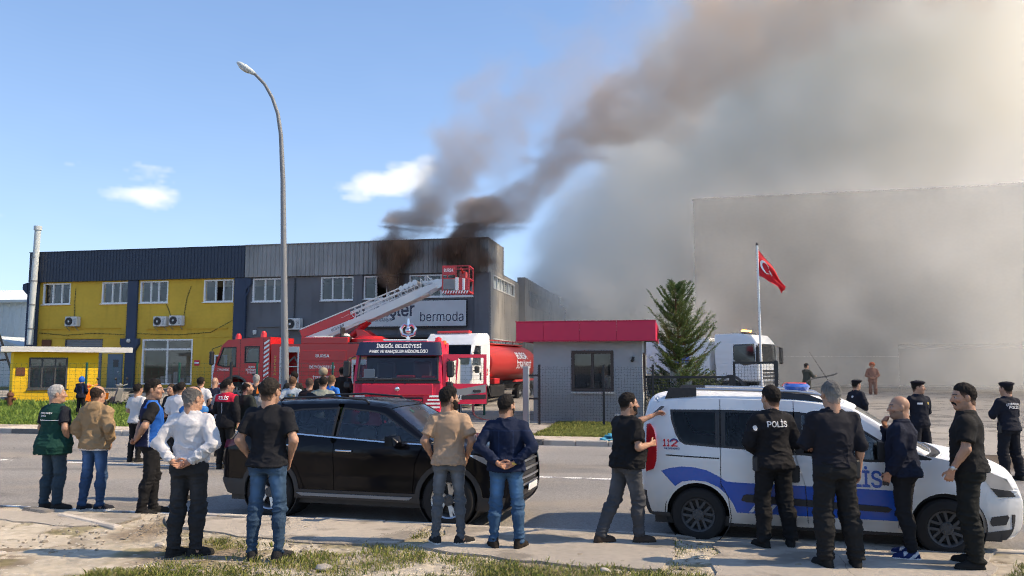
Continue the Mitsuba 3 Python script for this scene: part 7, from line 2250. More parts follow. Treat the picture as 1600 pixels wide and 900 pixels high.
R_.add('lettering', visor_text('İNEGÖL BELEDİYESİ', 0.105, 2.535, 1.25), 'm_white', holder=vis)
R_.add('lettering', visor_text('PARK VE BAHÇELER MÜDÜRLÜĞÜ', 0.082, 2.395, 1.62), 'm_white', holder=vis)
R_.add('roof_light_bar', cat(bx(-0.75, -0.5, -0.5, 0.75, 2.74, 2.79, 0.01)), 'm_white')
R_.add('bonnet_panel', bx(-0.02, 0.035, -0.98, 0.98, 1.22, 1.545, 0.015), 'm_truckred')
R_.add('bonnet_crease', bx(0.036, 0.045, -0.95, 0.95, 1.235, 1.25, 0.003), 'm_tankred')
R_.add('badge', lathe([(0, 0), (0.065, 0), (0.05, 0.015), (0, 0.02)], 20, 'x').apply_translation([0.036, 0.0, 1.40]), 'm_chrome')
star_ = cat([tube([(0.09, 0.13 * math.cos(q), 1.05 + 0.13 * math.sin(q)) for q in np.linspace(0, 6.283, 28)], 0.013, 6)] + [tube([(0.09, 0, 1.05), (0.09, 0.12 * math.cos(q), 1.05 + 0.12 * math.sin(q))], [0.018, 0.008], 6) for q in (math.pi / 2, math.pi * 7 / 6, -math.pi / 6)])
R_.add('emblem', star_, 'm_chrome', 30)
R_.add('grille', bx(-0.02, 0.03, -0.7, 0.7, 0.82, 1.17, 0.02), 'm_black')
for i in range(3):
    R_.add('grille_bar', bx(0.031, 0.06, -0.68, 0.68, 0.87 + 0.1 * i, 0.92 + 0.1 * i, 0.008), 'm_truckred')
for s in (-1, 1):
    R_.add('corner_panel', hull([(0.0, s * 0.72, 0.85), (0.02, s * 0.72, 1.2), (0.02, s * 0.96, 1.52), (-0.08, s * 1.24, 1.5), (-0.10, s * 1.25, 0.85), (-0.3, s * 1.25, 0.85), (-0.3, s * 1.25, 1.5)]), 'm_truckred', 30)
    for i in range(4):
        R_.add('corner_stripe', hull([(0.045, s * (0.74 + 0.05 * i), 0.88 + 0.1 * i), (0.045, s * (0.74 + 0.05 * i), 0.93 + 0.1 * i), (-0.02, s * 1.18, 0.88 + 0.1 * i), (-0.02, s * 1.18, 0.93 + 0.1 * i), (0.01, s * 0.9, 0.9 + 0.1 * i)]), 'm_white')
    R_.add('mirror_arm', tube([(-0.3, s * 1.24, 2.3), (-0.16, s * 1.42, 2.2), (-0.16, s * 1.42, 1.5), (-0.3, s * 1.24, 1.3)], 0.014, 6), 'm_black')
    R_.add('mirror', cat(bx(-0.27, -0.12, s * 1.44 - 0.1, s * 1.44 + 0.1, 1.72, 2.18, 0.04), bx(-0.26, -0.13, s * 1.42 - 0.1, s * 1.42 + 0.1, 1.42, 1.6, 0.04)), 'm_black', 30)
bp = R_.add('bumper', cat(bx(-0.35, 0.08, -hw, hw, 0.38, 0.83, 0.06)), 'm_truckred', 30)
for s in (-1, 1):
    R_.add('headlight', bx(0.0, 0.092, s * 0.95 - 0.2, s * 0.95 + 0.2, 0.5, 0.74, 0.03), 'm_lightlens', 30)
R_.add('number_plate', bx(0.082, 0.09, -0.26, 0.26, 0.44, 0.56), 'm_white')
# the open door on the vehicle's left-hand side of the picture's right: hinged at the front edge, swung right out
dmat = XR @ frame(-80, -0.18, hw - 0.01, 0.0)


def dput(name, mesh, m, holder=None, smooth=False, label=None):
    return put(holder or rt, name, mesh, m, dmat, smooth=smooth, label=label)


door = prism(sbox(-1.22, 0.98, 0.0, 2.36).difference(Polygon([(-0.40, 1.56), (-1.12, 1.56), (-1.12, 2.24), (-0.45, 2.24)]).buffer(0.02)).difference(Polygon([(-0.08, 1.62), (-0.34, 1.56), (-0.36, 2.18), (-0.14, 2.1)]).buffer(0.015)), 0.09, 'xz', -0.09)
door.merge_vertices()
dk = dput('door', door, 'm_truckred', label='open red cab door')
dput('pane', rect_xz(-1.13, -0.39, 1.55, 2.25, -0.045), 'm_glass', dk)
dput('pane', rect_xz(-0.35, -0.07, 1.55, 2.19, -0.045), 'm_glass', dk)
dput('grey_swoosh', cat(prism([(-0.02, 1.22), (-0.02, 1.40), (-0.5, 1.40), (-1.2, 1.52), (-1.2, 1.30), (-0.6, 1.22)], 0.004, 'xz', 0.001)), 'm_midgrey', dk)
dput('black_band', prism([(-0.02, 1.10), (-0.02, 1.20), (-1.2, 1.24), (-1.2, 1.12)], 0.004, 'xz', 0.0055), 'm_black', dk)
dput('door_handle', bx(-1.06, -0.84, 0.0, 0.03, 1.30, 1.37, 0.01), 'm_black', dk)
tx = words_xz('2521', 0.11, 0.35, 1.11, 0.0, True, 0.34, 0.004, slant=0.2)
tx.apply_transform(np.array([[-1, 0, 0, 0], [0, -1, 0, 0.0105], [0, 0, 1, 0], [0, 0, 0, 1.0]]))
dput('lettering', tx, 'm_white', dk)
R_.add('chassis', cat(bx(-7.6, -0.4, -0.45, 0.45, 0.65, 0.95), bx(-0.5, -0.3, -1.1, 1.1, 0.55, 0.7)), 'm_black')
R_.add('step', bx(-0.9, -0.35, 1.05, 1.24, 0.35, 0.9, 0.02), 'm_truckred')
R_.add('body', cat(bx(-7.6, -2.3, -1.12, 1.12, 1.15, 2.35, 0.1)), 'm_offwhite')
tx = words_xz('BELEDİYESİ', 0.3, 4.2, 1.75, 0.0, True, 2.6, 0.004)
tx.apply_transform(np.array([[-1, 0, 0, 0], [0, -1, 0, 1.122], [0, 0, 1, 0], [0, 0, 0, 1.0]]))
R_.add('lettering', tx, 'm_darkgrey')
R_.add('beacon', cat(lathe([(0, 0), (0.1, 0), (0.09, 0.12), (0, 0.16)], 16).apply_translation([-1.1, 1.0, 2.72])), 'm_redlamp', 30)
R_.add('beacon_amber', cat(lathe([(0, 0), (0.07, 0), (0.06, 0.1), (0, 0.12)], 16).apply_translation([-1.2, 1.16, 2.66])), 'm_orange', 30)
R_.add('water_cannon', cat(tube([(-2.6, -0.1, 2.3), (-2.6, -0.1, 2.95)], 0.06, 10), tube([(-2.6, -0.1, 2.95), (-2.6, -0.28, 3.0), (-2.6, -0.33, 3.18), (-2.6, -0.22, 3.32), (-2.6, -0.1, 3.26)], 0.055, 8), tube([(-2.6, -0.1, 2.95), (-2.6, 0.08, 3.0), (-2.6, 0.13, 3.18), (-2.6, 0.02, 3.32), (-2.6, -0.1, 3.26)], 0.055, 8), tube([(-2.6, -0.1, 3.1), (-2.6, -0.1, 3.5)], [0.07, 0.03], 10), ellipsoid((-2.6, -0.1, 3.12), (0.1, 0.1, 0.1))), 'm_chrome', 40)
for x in (-1.45, -5.2, -6.5):
    for s in (-1, 1):
        wheel(rt, XR, (x, s * 1.08, 0.5), 0.5, 0.3, 0.3, 8, 'm_offwhite', 'lorry', s)
R_.add('mudguard', cat([lathe([(0.56, -0.17), (0.58, -0.17), (0.58, 0.17), (0.56, 0.17)], 24, 'y').slice_plane([0, 0, 0.1], [0, 0, 1]).apply_translation([-1.45, s * 1.08, 0.5]) for s in (-1, 1)]), 'm_black')

# ---- white tanker, front towards the left
XT = frame(-90 - 21.0, -2.8, 33.0, 0.17)
tk = thing('water_tanker', 'white cab water tanker with a red tank between the lorry and the guard house', 'truck')
K = Build(tk, XT)
prof = [(0.0, 0.95), (0.04, 1.3), (-0.02, 1.95), (-0.32, 2.85), (-0.62, 3.2), (-1.4, 3.3), (-2.0, 3.28), (-2.0, 0.95)]
K.add('cab', cat(bx(-2.0, 0.0, -1.23, 1.23, 1.0, 1.95, 0.06), bx(-2.0, -1.0, -1.22, -1.14, 1.9, 2.8, 0.01), bx(-2.0, -1.0, 1.14, 1.22, 1.9, 2.8, 0.01), bx(-2.0, -1.9, -1.22, 1.22, 1.9, 2.9), hull([(-0.30, s * 1.05, 2.72) for s in (-1, 1)] + [(-0.42, s * 1.2, 2.72) for s in (-1, 1)] + [(-0.72, s * 1.0, 3.16) for s in (-1, 1)] + [(-0.95, s * 1.1, 3.25) for s in (-1, 1)] + [(-1.98, s * 1.1, 3.28) for s in (-1, 1)] + [(-1.98, s * 1.22, 2.72) for s in (-1, 1)] + [(-1.98, s * 1.2, 3.15) for s in (-1, 1)]),
    *[hull([(0.0, s * 1.2, 1.9), (0.0, s * 1.12, 1.9), (-0.16, s * 1.22, 1.9), (-0.3, s * 1.1, 2.76), (-0.42, s * 1.2, 2.76), (-0.5, s * 1.2, 2.76)]) for s in (-1, 1)]), 'm_vanwhite', 30)
w4 = np.array([(0.015, -1.13, 1.95), (0.015, 1.13, 1.95), (-0.29, 1.10, 2.76), (-0.29, -1.10, 2.76)])
K.add('windscreen', trimesh.Trimesh(w4, [[0, 1, 2], [0, 2, 3]], process=False), 'm_darktint')
K.add('dashboard', bx(-0.6, -0.1, -1.1, 1.1, 1.5, 1.98, 0.05), 'm_black')
K.add('screen_dark', bx(-1.2, -1.15, -1.1, 1.1, 1.2, 2.7), 'm_darkgrey')
for s in (-1, 1):
    K.add('side_window', hull([(-0.1, s * 1.225, 1.92), (-0.42, s * 1.215, 2.66), (-1.0, s * 1.215, 2.7), (-1.0, s * 1.225, 1.85)]), 'm_windowdark')
    K.add('mirror', cat(bx(-0.15, 0.02, s * 1.45 - 0.11, s * 1.45 + 0.11, 1.95, 2.5, 0.04), bx(-0.15, 0.0, s * 1.45 - 0.1, s * 1.45 + 0.1, 1.6, 1.88, 0.04), tube([(-0.2, s * 1.2, 2.45), (-0.1, s * 1.45, 2.4)], 0.02, 6), tube([(-0.2, s * 1.2, 1.7), (-0.1, s * 1.45, 1.7)], 0.02, 6)), 'm_black', 30)
    K.add('door_handle', bx(-0.98, -0.86, s * 1.24 - 0.02, s * 1.24 + 0.02, 1.3, 1.62, 0.01), 'm_black')
    K.add('headlight', ellipsoid((0.09, s * 0.85, 0.62), (0.07, 0.16, 0.12), 2), 'm_lightlens', True)
    K.add('mudguard', lathe([(0.58, -0.2), (0.62, -0.2), (0.62, 0.2), (0.58, 0.2)], 28, 'y').slice_plane([0, 0, 0.1], [0, 0, 1]).apply_translation([-1.35, s * 1.06, 0.55]), 'm_darkgrey', 30)
K.add('lower_front', cat(bx(-0.6, 0.06, -1.22, 1.22, 0.52, 1.02, 0.04)), 'm_black')
K.add('bumper', bx(-0.45, 0.12, -1.24, 1.24, 0.3, 0.54, 0.05), 'm_offwhite')
K.add('roof_light_bar', cat(bx(-1.15, -0.85, -0.75, 0.75, 3.27, 3.36, 0.02)), 'm_redlamp')
K.add('lettering', move(words_xz('112', 0.26, 0, 1.5, 0, True, 0.36), np.array([[-1, 0, 0, -1.55], [0, -1, 0, 1.236], [0, 0, 1, 0], [0, 0, 0, 1.0]])), 'm_textred')
tank = K.add('tank', cat([hull([(x, 1.16 * math.cos(q) * k_, 2.02 + 0.86 * math.sin(q) * k_) for q in np.linspace(0, 2 * np.pi, 36, endpoint=False) for x, k_ in ((-2.35, 0.9), (-2.25 - 0.18, 1.0), (-8.2, 1.0), (-8.4, 0.9))])]), 'm_tankred', 30)
K.add('walkway', cat(bx(-8.0, -2.4, -0.5, 0.5, 2.86, 2.92, 0.01), bar((-8, 0.5, 3.05), (-2.5, 0.5, 3.05), 0.04)), 'm_tankred', holder=tank)
K.add('manhole', lathe([(0, 0), (0.3, 0), (0.3, 0.1), (0, 0.12)], 18).apply_translation([-4.5, 0, 2.9]), 'm_darkgrey', holder=tank)


def tank_text(text, h, xc, zc, width):
    m = words(text, h, True, 0.004)
    v = m.vertices.copy()
    x0, x1 = v[:, 0].min(), v[:, 0].max()
    q = (zc + v[:, 1] - 2.02) / 0.86
    y = 1.16 * np.sqrt(np.clip(1 - q ** 2, 0, 1)) + 0.012 + v[:, 2]
    m.vertices = np.stack([xc - (v[:, 0] - (x0 + x1) / 2) * width / (x1 - x0), y, zc + v[:, 1]], 1)
    return m


K.add('lettering', tank_text('BURSA', 0.3, -6.3, 2.22, 1.35), 'm_white', holder=tank)
K.add('lettering', tank_text('İTFAİYESİ', 0.3, -6.4, 1.78, 1.95), 'm_white', holder=tank)
K.add('chassis', cat(bx(-8.3, -0.4, -0.45, 0.45, 0.75, 1.2), bx(-3.9, -2.3, 0.6, 1.15, 0.55, 1.05, 0.03), bx(-3.9, -2.3, -1.15, -0.6, 0.55, 1.05, 0.03)), 'm_black')
K.add('pump_box', bx(-3.2, -2.6, 0.8, 1.2, 1.1, 1.35, 0.03), 'm_firered')
K.add('step', cat(bx(-5.0, -4.0, 0.9, 1.2, 0.5, 0.56), bx(-5.0, -4.0, 0.9, 1.2, 0.8, 0.86)), 'm_darkgrey')
for x in (-1.35, -5.9, -7.25):
    for s in (-1, 1):
        wheel(tk, XT, (x, s * 1.06, 0.52), 0.52, 0.3, 0.3, 8, 'm_midgrey', 'lorry', s)
for s in (-1, 1):
    K.add('rear_mudguard', hull([(-5.2, s * 1.0, 1.15), (-5.2, s * 1.2, 1.15), (-8.0, s * 1.0, 1.2), (-8.0, s * 1.2, 1.2), (-7.9, s * 1.1, 1.28), (-5.3, s * 1.1, 1.25)]), 'm_tankred')

# ---- red ladder engine along the factory
XL = frame(180 - 9.0, -7.9, 36.0, 0.35)
le = thing('ladder_engine', 'red fire engine with a long white turntable ladder raised to the grey factory', 'fire engine')
L_ = Build(le, XL)      # x forward = towards the left of the picture; its left flank (+y) faces us
fl_ = 1.22
CABX = 5.15
cabp = [(CABX, 0.75), (CABX + 0.06, 1.3), (CABX - 0.02, 1.75), (CABX - 0.32, 2.6), (CABX - 0.6, 2.85), (3.25, 2.95), (2.55, 2.98), (2.55, 0.75)]
wins = [Polygon([(CABX - 0.14, 1.75), (CABX - 0.40, 2.5), (CABX - 1.0, 2.52), (CABX - 1.0, 1.68), (CABX - 0.5, 1.66)]), sbox(3.06, 1.86, 3.72, 2.55)]
cp = Polygon(cabp)
for w_ in wins:
    cp = cp.difference(w_.buffer(0.02))
cp = cp.difference(Point(4.15, 0.62).buffer(0.62, 16))
L_.add('cab', cat(prism(cp, 0.06, 'xz', fl_ - 0.06), prism(cp, 0.06, 'xz', -fl_), bx(2.55, 2.62, -fl_ + 0.06, fl_ - 0.06, 0.75, 2.95), prism([(CABX - 0.32, 2.6), (CABX - 0.6, 2.85), (3.25, 2.95), (2.55, 2.98), (2.55, 2.92), (3.25, 2.89), (CABX - 0.6, 2.79), (CABX - 0.35, 2.56)], 2 * fl_ - 0.12, 'xz', -fl_ + 0.06), bx(CABX - 0.06, CABX + 0.04, -fl_ + 0.06, fl_ - 0.06, 0.75, 1.72, 0.02)), 'm_firered')
for w_ in wins:
    L_.add('side_window', prism(w_, 0.006, 'xz', fl_ - 0.035), 'm_tint')
    L_.add('window_seal', prism(w_.buffer(0.025).difference(w_.buffer(-0.02)), 0.03, 'xz', fl_ - 0.025), 'm_black')
L_.add('windscreen', trimesh.Trimesh([(CABX - 0.02, -1.1, 1.74), (CABX - 0.02, 1.1, 1.74), (CABX - 0.31, 1.1, 2.58), (CABX - 0.31, -1.1, 2.58)], [[0, 1, 2], [0, 2, 3]], process=False), 'm_tint')
L_.add('cab_interior', cat(bx(2.7, 2.8, -1.1, 1.1, 0.8, 2.6), bx(CABX - 0.6, CABX - 0.15, -1.1, 1.1, 1.2, 1.65, 0.05)), 'm_darkgrey')
for s in (-1, 1):
    L_.add('mirror', cat(bx(CABX - 0.05, CABX + 0.12, s * 1.42 - 0.1, s * 1.42 + 0.1, 1.75, 2.35, 0.04), tube([(CABX - 0.3, s * 1.2, 2.6), (CABX + 0.02, s * 1.42, 2.45), (CABX + 0.02, s * 1.42, 1.7)], 0.02, 6)), 'm_black', 30)
for x in (CABX - 0.9, 3.05):
    L_.add('beacon', lathe([(0, 0), (0.13, 0), (0.13, 0.06), (0.12, 0.2), (0.07, 0.28), (0, 0.29)], 16).apply_translation([x, 0.85, 2.86 if x > 4 else 2.97]), 'm_redlamp', 30)
L_.add('door_seam', cat(bx(3.93, 3.945, fl_ - 0.002, fl_ + 0.003, 1.25, 2.9), bx(2.85, 2.865, fl_ - 0.002, fl_ + 0.003, 0.8, 2.9)), 'm_black')
L_.add('door_handle', bx(3.2, 3.35, fl_ + 0.001, fl_ + 0.03, 1.3, 1.36, 0.008), 'm_black')
L_.add('wheel_arch', lathe([(0.6, -0.02), (0.68, -0.02), (0.68, 0.05), (0.6, 0.05)], 30, 'y').slice_plane([0, 0, -0.25], [0, 0, 1]).apply_translation([4.15, fl_, 0.62]), 'm_darkgrey')
hz = []
for i in range(9):
    z = 1.02 + 0.20 * i
    hz.append(prism([(2.60, z + 0.16), (2.60, z + 0.26), (2.84, z + 0.10), (2.84, z)], 0.004, 'xz', fl_ + 0.003))
L_.add('hazard_stripe', cat(hz), 'm_white', kind='stuff')
ck = []
for i in range(7):
    ck.append(prism([(2.7 + 0.16 * i, 0.92), (2.78 + 0.16 * i, 1.0), (2.86 + 0.16 * i, 0.92), (2.86 + 0.16 * i, 0.88), (2.78 + 0.16 * i, 0.96), (2.7 + 0.16 * i, 0.88)], 0.004, 'xz', fl_ + 0.003))
    ck.append(prism([(4.75 + 0.07 * i - 0.3 * (i > 4), 0.92), (4.79 + 0.07 * i - 0.3 * (i > 4), 0.97), (4.82 + 0.07 * i - 0.3 * (i > 4), 0.92), (4.79 + 0.07 * i - 0.3 * (i > 4), 0.88)], 0.004, 'xz', fl_ + 0.003))
L_.add('wave_stripe', cat(ck), 'm_white', kind='stuff')


def flank(text, h, xc, z, width=None, m='m_white', y=fl_):
    t = words_xz(text, h, 0, z, 0, True, width)
    v = t.vertices.copy()
    t.vertices = np.stack([xc - v[:, 0], y + 0.004 - v[:, 1], v[:, 2]], 1)
    L_.add('lettering', t, m)


flank('BURSA', 0.085, 3.38, 1.62, 0.30)
flank('BÜYÜKŞEHİR', 0.075, 3.38, 1.50, 0.55)
flank('İTFAİYESİ', 0.075, 3.38, 1.38, 0.4)
flank('İTFAİYESİ', 0.08, 4.72, 1.5, 0.55)
# body: lockers with roller fronts
bodyp = sbox(-4.6, 0.75, 2.5, 2.66).difference(sbox(1.25, 0.95, 2.05, 2.5)).difference(sbox(-2.6, 0.98, -1.25, 1.92)).difference(Point(-2.6, 0.5).buffer(0.62)).difference(Point(-3.95, 0.5).buffer(0.62))
L_.add('body', cat(prism(bodyp, 0.1, 'xz', fl_ - 0.1), prism(sbox(-4.6, 0.75, 2.5, 2.66), 0.1, 'xz', -fl_), bx(-4.6, 2.5, -fl_ + 0.1, fl_ - 0.1, 2.3, 2.4), bx(-4.6, 2.5, 0.35, 0.42, 0.75, 2.4), bx(2.4, 2.5, -fl_ + 0.1, fl_ - 0.1, 0.75, 2.3)), 'm_firered')
for fr_ in (((1.2, 1.27, 0.92, 2.54), (2.03, 2.1, 0.92, 2.54), (1.27, 2.03, 2.3, 2.54), (1.27, 2.03, 0.92, 0.97), (1.27, 2.03, 1.66, 1.7)), ((-2.66, -2.58, 0.95, 1.98), (-1.27, -1.2, 0.95, 1.98), (-2.58, -1.27, 1.76, 1.98), (-2.58, -1.27, 0.95, 1.0))):
    L_.add('locker_frame', cat(*[bx(a, b, fl_ - 0.06, fl_ + 0.015, c, d, 0.006) for a, b, c, d in fr_]), 'm_offwhite')
L_.add('locker_gear', cat([bx(1.35 + 0.2 * i, 1.48 + 0.2 * i, 0.5, 0.9, 1.0, 1.3 + 0.1 * (i % 2), 0.03) for i in range(3)] + [tube([(1.4, 0.8, 1.8), (1.6, 0.8, 2.1), (1.9, 0.8, 1.85)], 0.05, 6)]), 'm_midgrey', 30)
L_.add('hose_reel', cat([tube([(-1.4 - 0.28 * i, 0.95, 1.05), (-1.4 - 0.28 * i, 1.0, 1.7)], 0.08, 8) for i in range(4)]), 'm_tankred', 30)
for i in range(3):
    z0 = 1.0 + 0.47 * i
    L_.add('roller_front', bx(-0.95, 1.1, fl_ + 0.001, fl_ + 0.022, z0, z0 + 0.445, 0.01), 'm_firered')
flank('BURSA', 0.12, 0.12, 2.08, 0.62, y=fl_ + 0.022)
flank('BÜYÜKŞEHİR', 0.12, 0.12, 1.6, 1.15, y=fl_ + 0.022)
flank('İTFAİYESİ', 0.13, 0.12, 1.13, 0.85, y=fl_ + 0.022)
vt = [words_xz(c, 0.1, 0, 2.05 - 0.15 * i, 0, True) for i, c in enumerate('VOLKAN')]
for t in vt:
    v = t.vertices.copy()
    t.vertices = np.stack([2.3 - v[:, 0], fl_ + 0.004 - v[:, 1], v[:, 2]], 1)
L_.add('lettering', cat(vt), 'm_gold')
L_.add('yellow_line', bx(-4.5, -1.1, fl_ + 0.001, fl_ + 0.006, 2.02, 2.06), 'm_gold')
L_.add('top_rail', cat(bx(-1.0, 1.15, fl_ - 0.25, fl_ - 0.03, 2.662, 2.95, 0.02)), 'm_firered')
L_.add('roof_gear', cat(*[tube([(0.9, 0.3 - 0.2 * i, 2.82), (-0.9, 0.25 - 0.2 * i, 2.86)], 0.09, 8) for i in range(3)], bx(0.0, 0.9, 0.0, 0.5, 2.7, 3.02, 0.04), ellipsoid((-0.65, 0.6, 3.0), (0.22, 0.2, 0.14))), 'm_offwhite', 30)
L_.add('deck', bx(-4.6, -0.7, -fl_ + 0.05, fl_ - 0.05, 2.665, 2.72, 0.01), 'm_darkgrey')
L_.add('chassis', cat(bx(-4.5, 4.9, -0.5, 0.5, 0.5, 0.9), bx(-1.2, 2.6, 0.7, 1.1, 0.5, 0.8, 0.02)), 'm_black')
for x in (4.15, -2.6, -3.95):
    for s in (-1, 1):
        wheel(le, XL, (x, s * 1.05, 0.5), 0.5, 0.3, 0.3, 8, 'm_midgrey', 'lorry', s)
for x in (-1.0, -4.4):
    L_.add('outrigger', cat(bx(x - 0.1, x + 0.1, 0.9, 1.7, 0.72, 0.9, 0.01), bx(x - 0.07, x + 0.07, 1.55, 1.69, -0.3, 0.8, 0.01), bx(x - 0.2, x + 0.2, 1.45, 1.8, -0.34, -0.28)), 'm_darkgrey')
# turntable and ladder, in world terms: from the turntable up to the right
L_.add('turntable', cat(lathe([(0, 0), (0.95, 0), (0.95, 0.16), (0.7, 0.2), (0.6, 0.3), (0, 0.3)], 30).apply_translation([-1.6, 0, 2.72]), hull([(-2.0, y_, 2.9) for y_ in (-0.5, -0.38)] + [(-1.2, y_, 2.9) for y_ in (-0.5, -0.38)] + [(-1.1, y_, 3.3) for y_ in (-0.5, -0.38)] + [(-1.4, y_, 3.3) for y_ in (-0.5, -0.38)]), hull([(-2.0, y_, 2.9) for y_ in (0.5, 0.38)] + [(-1.2, y_, 2.9) for y_ in (0.5, 0.38)] + [(-1.1, y_, 3.3) for y_ in (0.5, 0.38)] + [(-1.4, y_, 3.3) for y_ in (0.5, 0.38)])), 'm_firered', 30)
L_.add('control_seat', cat(bx(-0.95, -0.55, 0.55, 1.0, 2.75, 3.0, 0.04), bx(-0.65, -0.55, 0.55, 1.0, 2.95, 3.4, 0.04)), 'm_black')
Q0, Q1 = np.array([-8.95, 36.2, 3.28]), np.array([-3.35, 35.75, 5.72])
dv = unit(Q1 - Q0)
side_v = unit(np.cross(dv, [0, 0, 1]))
up_v = np.cross(side_v, dv)
LX = np.eye(4)
LX[:3, 0], LX[:3, 1], LX[:3, 2], LX[:3, 3] = dv, -side_v, up_v, Q0
LL = float(np.linalg.norm(Q1 - Q0))


def lput(name, mesh, m, holder, smooth=False, kind=None, label=None):
    return put(holder, name, mesh, m, LX, smooth=smooth, kind=kind, label=label)


lad = fresh(f'{le}__ladder')
scene[lad] = mikit.ply(cat(*[prism([(-0.35, -0.18), (2.3, -0.18), (2.9, -0.32), (LL - 1.0, -0.30), (LL, -0.18), (LL, 0.0), (LL - 0.6, 0.06), (2.2, 0.02), (-0.35, 0.15)], 0.07, 'xz', y) for y in (-0.5, 0.43)], bx(0, LL - 0.5, -0.42, 0.42, -0.30, -0.26)), 'm_ladder', to_world=T(LX))
for y in (-0.47, 0.47):
    lput('handrail', cat(tube([(-0.3, y, 0.55), (LL - 0.8, y, 0.42)], 0.035, 6), tube([(1.6, y, 0.28), (LL - 0.8, y, 0.24)], 0.028, 6)), 'm_ladder', lad)
    br = []
    for i in range(13):
        x = 1.9 + i * 0.32 * LL / 6.1
        br.append(bar((x, y, 0.02), (x + 0.14, y, 0.46), 0.028))
        br.append(bar((x + 0.14, y, 0.46), (x + 0.30, y, 0.02), 0.028))
    lput('lattice', cat(br), 'm_ladder', lad, kind='stuff')
    lput('red_panel', prism([(-0.33, 0.18), (1.95, 0.06), (2.1, 0.30), (2.1, 0.47), (-0.33, 0.52)], 0.05, 'xz', y - 0.025), 'm_firered', lad)
lput('rung', cat([tube([(x, -0.44, 0.02), (x, 0.44, 0.02)], 0.02, 6) for x in np.arange(0.3, LL - 0.2, 0.3)]), 'm_ladder', lad, kind='stuff')
lput('pulley', cat([lathe([(0, -0.5), (0.12, -0.5), (0.12, 0.5), (0, 0.5)], 14, 'y').apply_translation([LL - 1.5 + 0.22 * i, 0, 0.40]) for i in range(4)]), 'm_steel', lad, 30)
t_ = words_xz('VOLKAN', 0.12, 1.3, -0.12, -0.502, False, 0.62, slant=0.3)
lput('lettering', t_, 'm_darkgrey', lad)
lput('lift_ram', cat(tube([(0.6, 0.25, -0.9), (2.6, 0.25, -0.3)], 0.09, 10), tube([(0.6, -0.25, -0.9), (2.6, -0.25, -0.3)], 0.09, 10)), 'm_firered', lad, 30)
lput('tip_joint', cat(lathe([(0, -0.42), (0.22, -0.42), (0.22, 0.42), (0, 0.42)], 18, 'y').apply_translation([LL + 0.05, 0, -0.05]), bar((LL - 0.6, 0.3, 0.3), (LL + 0.35, 0.3, 0.0), 0.1), bar((LL - 0.6, -0.3, 0.3), (LL + 0.35, -0.3, 0.0), 0.1)), 'm_steel', lad, 30)
# rescue basket at the tip
BX_ = frame(-6, -2.42, 35.7, 5.28)
bk = fresh(f'{le}__basket')
bw = 0.62
scene[bk] = mikit.ply(cat(bx(-bw, bw, -0.6, 0.6, 0.0, 0.08, 0.01), *[bar((sx * (bw - 0.03), sy * 0.57, 0.08), (sx * (bw - 0.03), sy * 0.57, 1.2), 0.05) for sx in (-1, 1) for sy in (-1, 1)], *[bar((-bw, sy * 0.57, z), (bw, sy * 0.57, z), 0.045) for sy in (-1, 1) for z in (0.62, 1.18)], *[bar((sx * (bw - 0.03), -0.57, z), (sx * (bw - 0.03), 0.57, z), 0.045) for sx in (-1, 1) for z in (0.62, 1.18)], bar((0, -0.57, 0.1), (0, -0.57, 1.2), 0.05)), 'm_firered', to_world=T(BX_))
put(bk, 'front_panel', bx(-bw + 0.06, -0.03, -0.61, -0.585, 0.14, 0.6, 0.01), 'm_midgrey', BX_)
put(bk, 'front_panel', bx(0.04, bw - 0.06, -0.605, -0.585, 0.1, 0.62, 0.01), 'm_firered', BX_)
put(bk, 'upper_panel', bx(-bw + 0.02, -0.05, -0.615, -0.59, 0.78, 1.14, 0.01), 'm_firered', BX_)
put(bk, 'lettering', words_xz('BURSA', 0.14, -0.32, 0.92, -0.617, True, 0.42), 'm_white', BX_)
put(bk, 'white_post', cat(bx(-0.02, 0.13, -0.64, -0.618, 0.1, 0.66, 0.01), bx(0.3, 0.42, -0.64, -0.618, 0.1, 0.62, 0.01)), 'm_white', BX_)
put(bk, 'warning_stripe', cat([prism([(-bw + 0.12 * i, -0.04), (-bw + 0.12 * i + 0.06, -0.04), (-bw + 0.12 * i + 0.11, 0.085), (-bw + 0.12 * i + 0.05, 0.085)], 0.006, 'xz', -0.608) for i in range(10)]), 'm_white', BX_, kind='stuff')
put(bk, 'monitor', cat(tube([(0.25, 0.0, 0.6), (0.25, -0.2, 0.95), (0.25, -0.7, 1.05)], 0.05, 8), bx(0.1, 0.4, -0.2, 0.2, 0.6, 1.0, 0.03)), 'm_tankred', BX_, smooth=30)
# ---- white lorry in the smoke
XW = frame(-90 + 52, 12.0, 37.6, 0.45)
wt_ = thing('white_truck', 'white lorry with an amber roof beacon half veiled by smoke', 'truck')
W_ = Build(wt_, XW)
W_.add('cab', cat(bx(-2.1, 0.0, -1.23, 1.23, 0.9, 1.75, 0.06), hull([(-0.06, s * 1.1, 2.62) for s in (-1, 1)] + [(-0.2, s * 1.22, 2.62) for s in (-1, 1)] + [(-0.4, s * 1.05, 3.05) for s in (-1, 1)] + [(-1.0, s * 1.15, 3.12) for s in (-1, 1)] + [(-2.1, s * 1.15, 3.1) for s in (-1, 1)] + [(-2.1, s * 1.23, 2.6) for s in (-1, 1)] + [(-2.1, s * 1.23, 2.95) for s in (-1, 1)]),
    bx(-2.1, -1.15, -1.23, -1.15, 1.7, 2.65, 0.01), bx(-2.1, -1.15, 1.15, 1.23, 1.7, 2.65, 0.01), bx(-2.1, -2.0, -1.2, 1.2, 1.7, 2.7), *[hull([(0.0, s * 1.21, 1.7), (0.0, s * 1.11, 1.7), (-0.14, s * 1.22, 1.7), (-0.07, s * 1.1, 2.65), (-0.2, s * 1.21, 2.65)]) for s in (-1, 1)]), 'm_vanwhite', 30)
